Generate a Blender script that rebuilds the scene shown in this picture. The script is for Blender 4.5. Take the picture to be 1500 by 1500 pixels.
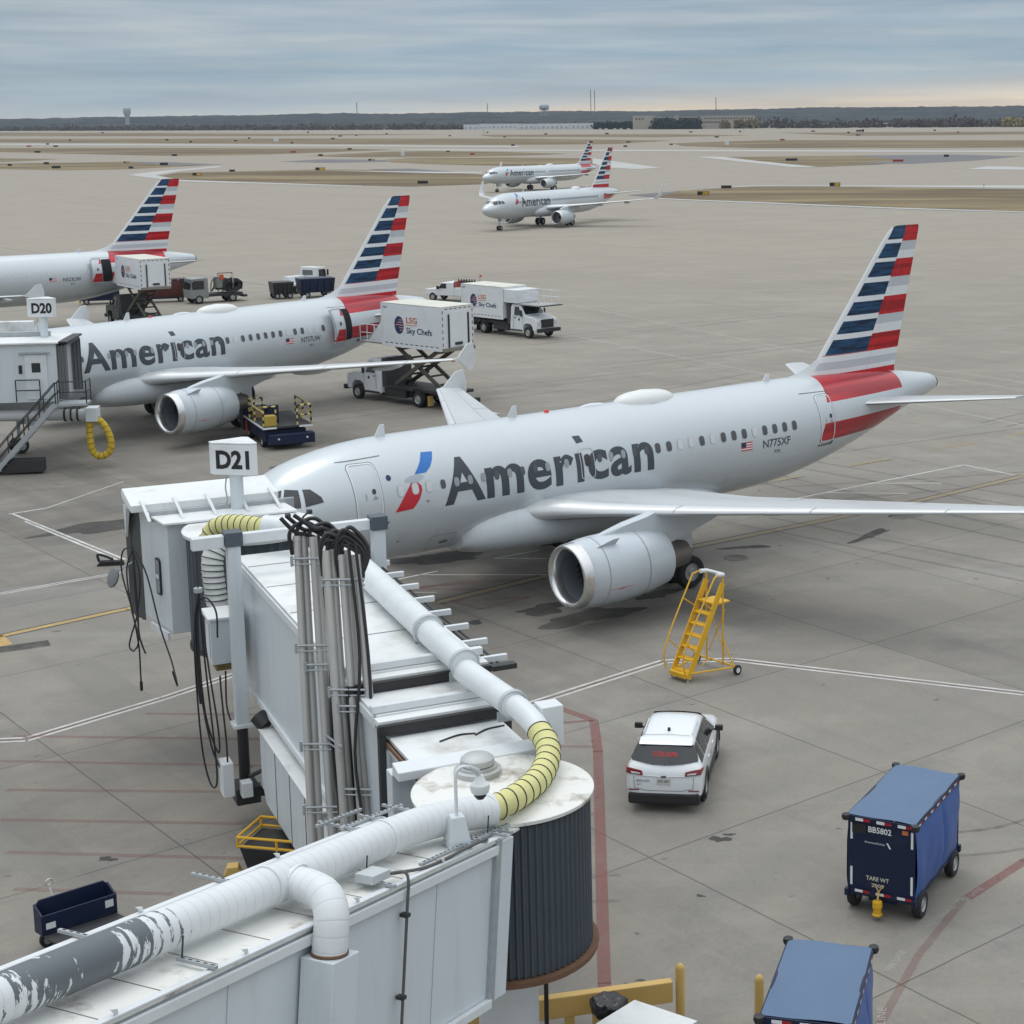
import bpy, bmesh, math, random
from mathutils import Vector, Matrix, Euler
random.seed(7)
PI = math.pi
scene = bpy.context.scene
for o in list(bpy.data.objects): bpy.data.objects.remove(o)
COL = scene.collection

# ---------------------------------------------------------------- camera
F_PX, CX, CY, CAM_H = 2492.39, 1023.52, 578.32, 16.2525
PITCH, ROLL = 0.1583452, -0.0083070
fw = Vector((0, math.cos(PITCH), -math.sin(PITCH)))
r0 = Vector((1, 0, 0)); u0 = r0.cross(fw)
rr_ = r0*math.cos(ROLL) + u0*math.sin(ROLL)
uu_ = -r0*math.sin(ROLL) + u0*math.cos(ROLL)
cam = bpy.data.cameras.new('camera'); camo = bpy.data.objects.new('camera', cam); COL.objects.link(camo)
camo.matrix_world = Matrix(((rr_.x, uu_.x, -fw.x, 0), (rr_.y, uu_.y, -fw.y, 0), (rr_.z, uu_.z, -fw.z, CAM_H), (0, 0, 0, 1)))
cam.sensor_width = 36; cam.sensor_fit = 'HORIZONTAL'; cam.lens = F_PX/1500*36
cam.shift_x = (750-CX)/1500; cam.shift_y = (CY-750)/1500
cam.clip_start = 0.5; cam.clip_end = 30000
scene.camera = camo
scene.render.resolution_x = 1024; scene.render.resolution_y = 1024
scene.view_settings.view_transform = 'Standard'; scene.view_settings.look = 'None'
scene.view_settings.exposure = 0.0; scene.view_settings.gamma = 1

# ---------------------------------------------------------------- sky and light
SUN_EL, SUN_AZ = math.radians(66), math.radians(-35)      # azimuth from +Y, clockwise
world = bpy.data.worlds.new('World'); scene.world = world; world.use_nodes = True
nt = world.node_tree; nt.nodes.clear()
def N(tree, typ, **kw):
    n = tree.nodes.new(typ)
    for k, v in kw.items(): setattr(n, k, v)
    return n
def MATH(tree, op, a, b=None, c=None, clamp=False):
    n = tree.nodes.new('ShaderNodeMath'); n.operation = op; n.use_clamp = clamp
    for i, x in enumerate((a, b, c)):
        if x is None: continue
        if isinstance(x, (int, float)): n.inputs[i].default_value = x
        else: tree.links.new(x, n.inputs[i])
    return n.outputs[0]
def MIX(tree, fac, a, b, blend='MIX'):
    n = tree.nodes.new('ShaderNodeMix'); n.data_type = 'RGBA'; n.blend_type = blend
    for i, x in ((0, fac), (6, a), (7, b)):
        if isinstance(x, (int, float)): n.inputs[i].default_value = x
        elif isinstance(x, (tuple, list)): n.inputs[i].default_value = (*x[:3], 1)
        else: tree.links.new(x, n.inputs[i])
    return n.outputs[2]
def RAMP(tree, fac, stops, interp='LINEAR'):
    n = tree.nodes.new('ShaderNodeValToRGB'); cr = n.color_ramp; cr.interpolation = interp
    stops = [(p, (c, c, c) if isinstance(c, (int, float)) else c) for p, c in stops]
    cr.elements[0].position = stops[0][0]; cr.elements[0].color = (*stops[0][1], 1)
    cr.elements[1].position = stops[-1][0]; cr.elements[1].color = (*stops[-1][1], 1)
    for p, c in stops[1:-1]:
        e = cr.elements.new(p); e.color = (*c, 1)
    tree.links.new(fac, n.inputs[0]); return n.outputs[0]
def NOISE(tree, vec, scale, detail=4, rough=.55):
    n = tree.nodes.new('ShaderNodeTexNoise'); n.inputs['Scale'].default_value = scale
    n.inputs['Detail'].default_value = detail; n.inputs['Roughness'].default_value = rough
    if vec is not None: tree.links.new(vec, n.inputs['Vector'])
    return n.outputs['Fac']
def MAPV(tree, vec, scale=(1, 1, 1), loc=(0, 0, 0), rot=(0, 0, 0)):
    n = tree.nodes.new('ShaderNodeMapping'); tree.links.new(vec, n.inputs[0])
    n.inputs['Scale'].default_value = scale; n.inputs['Location'].default_value = loc; n.inputs['Rotation'].default_value = rot
    return n.outputs[0]
tc = N(nt, 'ShaderNodeTexCoord'); sep = N(nt, 'ShaderNodeSeparateXYZ'); nt.links.new(tc.outputs['Generated'], sep.inputs[0])
zel = sep.outputs['Z']; xaz = sep.outputs['X']
cl1 = NOISE(nt, MAPV(nt, tc.outputs['Generated'], (5, 5, 75), (1.3, 0, .2)), 1.0, 6, .55)
cl2 = NOISE(nt, MAPV(nt, tc.outputs['Generated'], (7, 7, 110), (4.1, 2, 0)), 1.0, 4, .55)
cl3 = NOISE(nt, MAPV(nt, tc.outputs['Generated'], (3, 3, 20), (7, 1, 3)), 1.0, 3, .5)
zj = MATH(nt, 'ADD', zel, MATH(nt, 'MULTIPLY', MATH(nt, 'SUBTRACT', cl1, .5), .020))
zj = MATH(nt, 'SUBTRACT', zj, MATH(nt, 'MULTIPLY', xaz, .034))
base = RAMP(nt, zj, [(0.0, (.80, .60, .42)), (0.0085, (1.05, .80, .52)), (.014, (.66, .63, .57)), (.022, (.38, .475, .54)),
                     (.038, (.29, .40, .49)), (.06, (.265, .355, .445)), (.14, (.29, .35, .41)), (.35, (.35, .37, .395)), (1.0, (.40, .41, .425))])
bright = RAMP(nt, cl2, [(.35, 0.0), (.75, 1.0)])
c = MIX(nt, MATH(nt, 'MULTIPLY', bright, .46), base, (.68, .68, .62))
c = MIX(nt, MATH(nt, 'MULTIPLY', RAMP(nt, cl1, [(.38, 1.0), (.60, 0.0)]), .42), c, (.205, .27, .34))
lum = MATH(nt, 'ADD', 1.0, MATH(nt, 'MULTIPLY', MATH(nt, 'MAXIMUM', zel, 0), 3.1))
lum = MATH(nt, 'MULTIPLY', lum, MATH(nt, 'ADD', .92, MATH(nt, 'MULTIPLY', cl3, .16)))
vm = N(nt, 'ShaderNodeVectorMath', operation='SCALE'); nt.links.new(c, vm.inputs[0]); nt.links.new(lum, vm.inputs['Scale'])
bg1 = N(nt, 'ShaderNodeBackground'); nt.links.new(vm.outputs[0], bg1.inputs[0]); bg1.inputs[1].default_value = 0.93
sky = N(nt, 'ShaderNodeTexSky', sky_type='NISHITA', sun_disc=False, sun_elevation=SUN_EL, sun_rotation=SUN_AZ)
bg2 = N(nt, 'ShaderNodeBackground'); nt.links.new(sky.outputs[0], bg2.inputs[0]); bg2.inputs[1].default_value = 0.006
ad = N(nt, 'ShaderNodeAddShader'); nt.links.new(bg1.outputs[0], ad.inputs[0]); nt.links.new(bg2.outputs[0], ad.inputs[1])
wo = N(nt, 'ShaderNodeOutputWorld'); nt.links.new(ad.outputs[0], wo.inputs[0])
sl = bpy.data.lights.new('sun', 'SUN'); sl.energy = 0.62; sl.angle = math.radians(22); sl.color = (1, .96, .90)
so = bpy.data.objects.new('sun', sl); COL.objects.link(so)
so.rotation_euler = (math.radians(90)-SUN_EL, 0, -SUN_AZ+PI)

# ---------------------------------------------------------------- materials
MC = {}
def mat(name, col, rough=.5, metal=0., var=.06, scale=1.5, dirt=0., dcol=(.12, .09, .06), bump=0., dscale=.8, stretch=(1, 1, 1), spec=.5, coat=0.):
    if name in MC: return MC[name]
    m = bpy.data.materials.new(name); m.use_nodes = True; t = m.node_tree
    b = t.nodes['Principled BSDF']; tcn = N(t, 'ShaderNodeTexCoord'); v = MAPV(t, tcn.outputs['Object'], stretch)
    n1 = NOISE(t, v, scale, 5)
    lo = tuple(x*(1-var) for x in col); hi = tuple(min(1, x*(1+var)) for x in col)
    c = MIX(t, n1, lo, hi)
    if dirt:
        n2 = NOISE(t, MAPV(t, v, (1, 1, 1), (5, 3, 1)), dscale, 8, .65)
        f = RAMP(t, n2, [(.52, 0.), (.72, 1.)])
        c = MIX(t, MATH(t, 'MULTIPLY', f, dirt), c, dcol)
    t.links.new(c, b.inputs['Base Color'])
    b.inputs['Metallic'].default_value = metal; b.inputs['Specular IOR Level'].default_value = spec
    b.inputs['Coat Weight'].default_value = coat
    n3 = NOISE(t, v, scale*3, 3)
    t.links.new(MATH(t, 'MULTIPLY_ADD', n3, .14, rough-.07, clamp=True), b.inputs['Roughness'])
    if bump:
        bn = N(t, 'ShaderNodeBump'); bn.inputs['Strength'].default_value = bump; bn.inputs['Distance'].default_value = .03
        t.links.new(NOISE(t, v, scale*6, 5), bn.inputs['Height']); t.links.new(bn.outputs[0], b.inputs['Normal'])
    MC[name] = m; return m
white = mat('white_paint', (.66, .69, .71), .42, dirt=.25, dcol=(.36, .34, .30), dscale=.9)
whiteroof = mat('white_roof_paint', (.72, .74, .74), .5, dirt=.55, dcol=(.30, .25, .19), dscale=.7, bump=.08)
whiterot = mat('stained_roof_paint', (.72, .72, .69), .55, dirt=.9, dcol=(.20, .15, .10), dscale=1.6, bump=.1)
wallwhite = mat('bridge_wall_paint', (.58, .63, .665), .38, var=.04, scale=.9, dirt=.30, dcol=(.40, .41, .40), dscale=1.1, stretch=(2.2, 2.2, .3))
truckwhite = mat('truck_white', (.68, .71, .73), .35, dirt=.15, dcol=(.3, .28, .25))
carwhite = mat('car_white', (.74, .77, .79), .22, var=.02, coat=.6)
glass = mat('dark_glass', (.018, .022, .026), .08, spec=.7)
black = mat('black_plastic', (.018, .018, .02), .5)
tyre = mat('tyre_rubber', (.016, .016, .017), .75, bump=.1)
steel = mat('steel', (.42, .42, .41), .38, .75, var=.12, scale=4)
galv = mat('galvanised_steel', (.40, .43, .45), .5, .4, var=.15, scale=6)
alu = mat('aluminium_tube', (.47, .465, .445), .40, .3, var=.14, scale=2, stretch=(1, 1, .3), dirt=.3, dcol=(.15, .14, .13))
navy = mat('navy_paint', (.010, .018, .050), .45, spec=.3, dirt=.3, dcol=(.05, .05, .06))
slate = mat('slate_curtain', (.056, .071, .084), .55, var=.12, scale=2, dirt=.15, dcol=(.1, .1, .1))
rust = mat('rusty_steel', (.16, .085, .05), .8, var=.3, scale=5)
yellow = mat('safety_yellow', (.70, .40, .015), .45, dirt=.25, dcol=(.25, .14, .03))
paleyellow = mat('faded_yellow_paint', (.60, .40, .13), .6, dirt=.35, dcol=(.35, .20, .07))
hosey = mat('yellow_hose_fabric', (.62, .60, .27), .8, var=.12, scale=3, bump=.4)
red = mat('red_paint', (.48, .02, .02), .4)
darkmetal = mat('dark_metal', (.045, .046, .048), .55, .3, var=.2, dirt=.3, dcol=(.02, .02, .02))
chassis = mat('dark_chassis', (.028, .028, .03), .6, var=.3, dirt=.3, dcol=(.08, .07, .06))
rimw = mat('wheel_rim', (.36, .37, .375), .45, .3, dirt=.4)
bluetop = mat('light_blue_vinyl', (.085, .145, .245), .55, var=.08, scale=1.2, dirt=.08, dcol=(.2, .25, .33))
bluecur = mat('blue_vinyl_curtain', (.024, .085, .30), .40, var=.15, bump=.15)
refw = mat('reflective_white', (.72, .74, .76), .4); refr = mat('reflective_red', (.32, .015, .02), .4)
ink = mat('dark_grey_ink', (.045, .055, .068), .45); inkb = mat('black_ink', (.012, .012, .013), .5)
inkw = mat('white_ink', (.75, .76, .78), .5); inkn = mat('navy_ink', (.015, .03, .10), .5); inko = mat('orange_ink', (.55, .16, .06), .5)
inkr = mat('red_ink', (.5, .03, .03), .5)

# ---------------------------------------------------------------- mesh tools
class MB:
    def __init__(s, M=None): s.v = []; s.f = []; s.m = []; s.M = M
    def add(s, vs, fs, m=0):
        o = len(s.v)
        for p in vs:
            p = Vector(p); s.v.append(s.M @ p if s.M is not None else p)
        for f in fs: s.f.append([o+i for i in f]); s.m.append(m)
        return s
    def box(s, x0, x1, y0, y1, z0, z1, m=0):
        return s.add([(x, y, z) for x in (x0, x1) for y in (y0, y1) for z in (z0, z1)],
                     [(0, 1, 3, 2), (4, 6, 7, 5), (0, 4, 5, 1), (2, 3, 7, 6), (0, 2, 6, 4), (1, 5, 7, 3)], m)
    def rbox(s, c, size, rot=(0, 0, 0), m=0):
        R = Euler(rot).to_matrix(); c = Vector(c); sx, sy, sz = (q/2 for q in size)
        return s.add([c+R @ Vector((x, y, z)) for x in (-sx, sx) for y in (-sy, sy) for z in (-sz, sz)],
                     [(0, 1, 3, 2), (4, 6, 7, 5), (0, 4, 5, 1), (2, 3, 7, 6), (0, 2, 6, 4), (1, 5, 7, 3)], m)
    def prism(s, pts, ax, a0, a1, m=0):
        n = len(pts)
        def mk(p, a): return {'x': (a, p[0], p[1]), 'y': (p[0], a, p[1]), 'z': (p[0], p[1], a)}[ax]
        return s.add([mk(p, a0) for p in pts]+[mk(p, a1) for p in pts],
                     [tuple(range(n))[::-1], tuple(range(n, 2*n))]+[(i, (i+1) % n, n+(i+1) % n, n+i) for i in range(n)], m)
    def loft(s, rings, m=0, caps=True, closed=True, ms=None):
        n = len(rings[0]); vs = [p for r in rings for p in r]; fs = []; mm = []
        for k in range(len(rings)-1):
            for i in range(n if closed else n-1):
                fs.append((k*n+i, k*n+(i+1) % n, (k+1)*n+(i+1) % n, (k+1)*n+i)); mm.append(ms(k, i) if ms else m)
        if caps and closed: fs += [tuple(range(n))[::-1], tuple(range((len(rings)-1)*n, len(rings)*n))]; mm += [m, m]
        o = len(s.f); s.add(vs, fs, m); s.m[o:] = mm; return s
    def tube(s, pts, r, n=8, m=0, caps=True):
        pts = [Vector(p) for p in pts]; rs = r if isinstance(r, (list, tuple)) else [r]*len(pts)
        t = (pts[1]-pts[0]).normalized(); a = Vector((0, 0, 1)) if abs(t.z) < .9 else Vector((1, 0, 0))
        u = t.cross(a).normalized(); rings = []
        for i, p in enumerate(pts):
            if i == 0: t2 = t
            elif i == len(pts)-1: t2 = (pts[i]-pts[i-1]).normalized()
            else: t2 = ((pts[i+1]-pts[i]).normalized()+(pts[i]-pts[i-1]).normalized()).normalized()
            u = (u-t2*u.dot(t2)).normalized(); w = t2.cross(u)
            rings.append([p+(u*math.cos(2*PI*k/n)+w*math.sin(2*PI*k/n))*rs[i] for k in range(n)])
        return s.loft(rings, m, caps)
    def lathe(s, prof, org, ax, n=24, m=0, ms=None, caps=False):
        ax = Vector(ax).normalized(); a = Vector((0, 0, 1)) if abs(ax.z) < .9 else Vector((1, 0, 0))
        u = ax.cross(a).normalized(); w = ax.cross(u); org = Vector(org)
        rings = [[org+ax*h+(u*math.cos(2*PI*k/n)+w*math.sin(2*PI*k/n))*max(r, 1e-4) for k in range(n)] for h, r in prof]
        return s.loft(rings, m, caps, True, (lambda k, i: ms[k]) if ms else None)
    def build(s, name, mats, parent=None, smooth=35, bevel=0, recalc=True):
        me = bpy.data.meshes.new(name); me.from_pydata([tuple(p) for p in s.v], [], s.f)
        for m in (mats if isinstance(mats, (list, tuple)) else [mats]): me.materials.append(m)
        me.polygons.foreach_set('material_index', s.m)
        if recalc:
            b = bmesh.new(); b.from_mesh(me); bmesh.ops.remove_doubles(b, verts=b.verts, dist=1e-5)
            bmesh.ops.recalc_face_normals(b, faces=b.faces); b.to_mesh(me); b.free()
        if smooth:
            me.polygons.foreach_set('use_smooth', [True]*len(me.polygons)); me.set_sharp_from_angle(angle=math.radians(smooth))
        o = bpy.data.objects.new(name, me); COL.objects.link(o)
        if parent is not None: o.parent = parent
        if bevel:
            bv = o.modifiers.new('bevel', 'BEVEL'); bv.width = bevel; bv.segments = 2; bv.limit_method = 'ANGLE'; bv.angle_limit = math.radians(40)
        return o
def thing(name, label, cat, loc=(0, 0, 0), rz=0, group=None):
    o = bpy.data.objects.new(name, None); COL.objects.link(o); o.location = loc; o.rotation_euler = (0, 0, rz)
    o.empty_display_size = .3
    return tag(o, label, cat, group)
def tag(o, label, cat, group=None):
    o['label'] = label; o['category'] = cat
    if group: o['group'] = group
    return o
def struct(o, kind='structure', label=None):
    o['kind'] = kind
    if label: o['label'] = label
    return o
def copy_tree(o, parent=None):
    c = o.copy(); COL.objects.link(c); c.parent = parent
    for ch in list(o.children): copy_tree(ch, c)
    return c
def bez(p0, p1, p2, p3, n=12):
    p0, p1, p2, p3 = map(Vector, (p0, p1, p2, p3)); r = []
    for i in range(n+1):
        t = i/n; r.append(p0*(1-t)**3+p1*3*t*(1-t)**2+p2*3*t*t*(1-t)+p3*t**3)
    return r
def smoothpath(pts, k=4):
    P = [Vector(p) for p in pts]; P = [P[0]*2-P[1]]+P+[P[-1]*2-P[-2]]; out = []
    for i in range(1, len(P)-2):
        for j in range(k):
            t = j/k; a, b, c, d = P[i-1:i+3]
            out.append(.5*((2*b)+(c-a)*t+(2*a-5*b+4*c-d)*t*t+(3*b-3*c+d-a)*t**3))
    out.append(P[-2]); return out
def rrect(cx, cz, w, h, r, n=4):
    pts = []
    for sx, sz, a0 in ((1, 1, 0), (-1, 1, 90), (-1, -1, 180), (1, -1, 270)):
        for i in range(n+1):
            a = math.radians(a0+90*i/n); pts.append((cx+sx*(w/2-r)+r*math.cos(a), cz+sz*(h/2-r)+r*math.sin(a)))
    return pts
TXT = {}
def text_raw(s, bold=0.0, res=4, shear=0.0, space=1.0):
    key = (s, bold, res, shear, space)
    if key in TXT: return TXT[key]
    cu = bpy.data.curves.new('txt', 'FONT'); cu.body = s; cu.size = 1; cu.offset = bold; cu.resolution_u = res; cu.shear = shear
    cu.space_character = space
    cu.fill_mode = 'FRONT'
    o = bpy.data.objects.new('txt', cu); COL.objects.link(o); dg = bpy.context.evaluated_depsgraph_get()
    me = bpy.data.meshes.new_from_object(o.evaluated_get(dg)); vs = [tuple(v.co) for v in me.vertices]; fs = [tuple(p.vertices) for p in me.polygons]
    bpy.data.objects.remove(o); bpy.data.curves.remove(cu); bpy.data.meshes.remove(me)
    x0 = min(v[0] for v in vs); x1 = max(v[0] for v in vs); y0 = min(v[1] for v in vs); y1 = max(v[1] for v in vs)
    TXT[key] = (vs, fs, (x0, x1, y0, y1)); return TXT[key]
def text_mb(mb, s, org, ux, uz, width=None, height=None, m=0, bold=0., shear=0., space=1.0):
    """flat text: org = lower left corner, ux/uz unit vectors"""
    vs, fs, (x0, x1, y0, y1) = text_raw(s, bold, 3, shear, space)
    org, ux, uz = Vector(org), Vector(ux), Vector(uz)
    kx = width/(x1-x0) if width else height/(y1-y0); kz = height/(y1-y0) if height else kx
    mb.add([org+ux*(v[0]-x0)*kx+uz*(v[1]-y0)*kz for v in vs], fs, m)
def wheel(parent, c, r, w, n=24, rimm=None, name='wheel', inner=True):
    """axle along local y; c = centre"""
    t = MB(); h = w/2
    t.lathe([(-h*.9, r*.55), (-h, r*.72), (-h*.95, r*.93), (-h*.6, r), (h*.6, r), (h*.95, r*.93), (h, r*.72), (h*.9, r*.55), (-h*.9, r*.55)], c, (0, 1, 0), n)
    wo_ = t.build(name, tyre, parent, 50)
    t = MB()
    t.lathe([(-h*.8, 0), (-h*.8, r*.2), (-h*.55, r*.3), (-h*.6, r*.5), (-h*.93, r*.56), (h*.93, r*.56), (h*.6, r*.5), (h*.55, r*.3), (h*.8, r*.2), (h*.8, 0)], c, (0, 1, 0), n)
    t.build('rim', rimm or rimw, wo_, 40)
    return wo_
GRASS = [[[-177.41,565.11],[-181.24,600.34],[-158.76,613.24],[-137.42,627.26],[-112.29,612.6],[-88.48,583.95],[-69.16,551.9],[-53.19,512.03],[-59.23,472.06],[-77.09,459.6],[-94.25,472.28],[-130.44,504.8],[-159.64,530.53]],[[-140.29,766.29],[-131.76,788.26],[-84.42,784.94],[-48.53,760.04],[-39.18,710.75],[-36.4,650.38],[-70.11,651.12],[-102.83,679.25],[-127.01,716.87]],[[-314.24,752.48],[-288.51,755.61],[-253.29,767.24],[-229.27,748.47],[-196.98,707.12],[-208.66,663.57],[-218.2,644.87],[-237.6,641.83],[-281.99,674.91]],[[-361.5,866.14],[-308.62,834.68],[-309.73,803.01],[-324.86,778.01]],[[-503.53,1207.69],[-423.35,1184.48],[-286.83,1110.74],[-230.47,1074.04],[-177.08,1007.75],[-204.3,951.66],[-229.19,893.72],[-271.14,885.76],[-335.95,949.84],[-445.22,1067.47]],[[-194.55,858.25],[-173.48,948.43],[-145.85,965.08],[-97.73,909.39],[-64.79,855.74],[-88.17,820.02],[-121.66,804.4],[-162.86,818.71]],[[-779.04,1870.29],[-409.16,1662.82],[-155.03,1500.7],[-18.21,1295.03],[-55.24,1155.32],[-128.07,1150.38],[-322.11,1308.28],[-647.76,1554.57]],[[-16.38,1163.92],[50.29,1272.76],[222.8,1170.49],[236.39,1146.2],[189.27,917.33],[103.88,935.92],[30.57,968.72],[-8.58,1053.85]],[[-1266.97,3043.73],[-762.09,2495.73],[-284.49,1937.23],[-468.23,1903.36],[-929.81,2232.87]],[[-236.98,1865.42],[-28.33,1770.34],[50.14,1587.42],[-36.35,1517.45],[-196.98,1653.37]],[[86.23,1817.2],[355.95,1727.04],[309.56,1501.7],[136.39,1497.26]],[[7.12,766.03],[27.19,765.41],[70.17,769.74],[94.39,767.62],[79.58,716.62],[85.22,671.14],[67.36,628.89],[41.75,602.32],[32.86,639.1],[21.8,691.33]],[[-10.06,381.63],[-5.91,411.31],[6.72,432.45],[15.6,439.79],[31.13,436.29],[83.76,404.77],[63.25,305.18],[36.56,328.46],[12.61,355.82],[-3.13,371.69]]]
LIGHT = [[[-192.2,578.57],[-194.1,618.6],[-189.7,680.85],[-183.86,665.52],[-186.09,616.52],[-180.6,572.42],[-157.82,524.44],[-129.03,499.28],[-91.35,467.04],[-90.16,460.91],[-126.96,491.23],[-154.96,512.81]],[[-9.97,378.11],[-3.12,370.01],[36.42,327.15],[63.01,304.04],[62.32,300.68],[35.9,322.5],[-3.08,365.06],[-10.64,374.8]],[[-1.43,775.52],[11.96,764.33],[24.52,690.47],[42.93,601.99],[33.49,604.63]],[[-3.55,423.51],[14.09,447.37],[89.0,430.24],[85.44,412.92],[31.33,439.09],[15.69,442.16],[6.76,434.74]],[[-46.06,759.21],[-29.68,686.79],[-12.79,609.42],[-20.33,595.73],[-31.98,614.72],[-40.71,670.37]],[[88.84,566.32],[100.25,593.9],[106.99,591.98],[116.96,566.05],[113.47,549.06]],[[-131.2,609.86],[-88.7,585.44],[-72.64,579.89],[-70.86,565.55],[-86.29,569.41]],[[-189.03,1033.81],[-152.22,1007.41],[172.12,833.99],[166.09,804.73],[-147.39,975.33]],[[-606.86,1456.2],[-308.96,1254.75],[-114.2,1104.34],[-110.24,1065.91],[-296.85,1205.41],[-579.41,1390.2]]]
DARK = [[[-253.29,767.24],[-225.99,747.46],[-193.36,701.08],[-213.65,697.24],[-233.21,728.15]],[[70.17,769.74],[116.56,773.04],[138.11,732.42],[109.64,673.63],[79.3,634.34],[58.83,645.12],[83.88,681.96]],[[-119.01,622.31],[-104.87,626.58],[-72.25,565.9],[-87.37,576.59]],[[-15.87,393.7],[-5.91,411.31],[-3.52,419.19],[-9.26,379.72]],[[-180.71,744.47],[-171.26,782.61],[-140.29,766.29],[-129.02,728.26],[-154.78,720.13]]]
SIGNS =  [[-282.0,704.9,1.58,1.05,"k"],[-275.8,728.3,2.22,1.09,"k"],[-247.4,663.0,3.37,1.13,"k"],[-384.2,1002.0,3.46,1.18,"k"],[-588.9,1617.6,2.3,1.38,"k"],[-510.6,1353.4,2.48,1.16,"k"],[-457.0,1226.4,3.24,1.18,"k"],[-481.8,1241.3,3.53,1.06,"r"],[-246.1,740.7,2.26,0.79,"y"],[-214.9,652.0,1.72,0.97,"k"],[-216.7,698.4,3.27,1.19,"k"],[-266.2,875.8,2.67,1.12,"k"],[-163.1,602.3,1.96,0.9,"k"],[-163.8,562.3,2.97,1.08,"y"],[-482.2,1566.6,2.87,1.34,"k"],[-415.3,1412.6,2.3,1.36,"k"],[-391.7,1462.0,2.38,1.25,"k"],[-429.8,1652.9,2.35,1.41,"k"],[-877.4,2544.1,3.62,1.9,"k"],[-351.9,1439.5,3.8,2.46,"w"],[-304.3,1293.3,1.58,1.52,"k"],[-328.2,1553.5,3.47,1.33,"k"],[-369.4,1784.7,3.63,1.33,"k"],[-520.5,2306.6,2.81,1.97,"k"],[-362.4,1833.8,2.24,1.17,"k"],[-359.3,1995.7,2.43,1.49,"k"],[-205.2,1016.1,2.69,1.08,"k"],[-220.8,940.7,3.06,1.0,"r"],[-185.4,847.0,2.24,1.08,"k"],[-141.0,744.5,2.72,0.95,"y"],[-133.9,610.0,3.35,1.17,"y"],[-144.3,843.3,1.54,2.16,"w"],[-76.1,475.8,2.9,0.96,"k"],[-133.4,921.9,1.69,0.89,"k"],[-110.5,845.9,2.41,0.9,"r"],[-248.0,1729.3,2.46,1.29,"k"],[-251.1,2067.4,2.52,1.54,"k"],[-176.6,1584.0,2.58,1.18,"k"],[-117.9,1103.6,2.24,1.18,"k"],[-158.8,1813.7,2.95,1.55,"k"],[-93.6,1796.9,3.65,1.53,"k"],[-48.1,1210.0,2.71,1.03,"k"],[-42.8,1032.0,2.31,1.1,"k"],[-16.1,1089.7,2.22,1.05,"k"],[-6.5,1919.7,3.9,1.43,"k"],[16.9,1449.1,3.54,1.24,"k"],[47.9,1902.5,2.32,1.62,"k"],[19.0,1082.0,2.64,2.54,"w"],[1.4,386.3,2.67,1.07,"y"],[7.3,425.9,2.6,0.91,"k"],[37.8,685.5,4.72,1.13,"k"],[77.2,658.6,4.12,1.01,"r"],[105.9,728.7,2.13,1.12,"k"],[34.9,433.5,2.71,1.14,"y"],[62.5,1255.5,3.41,1.1,"r"],[127.6,1884.3,4.72,1.44,"k"],[151.5,1717.1,2.51,1.5,"k"],[140.1,1493.4,3.74,1.31,"k"],[257.5,1860.8,2.72,1.63,"k"],[252.0,1658.8,2.42,1.27,"r"]]
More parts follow.
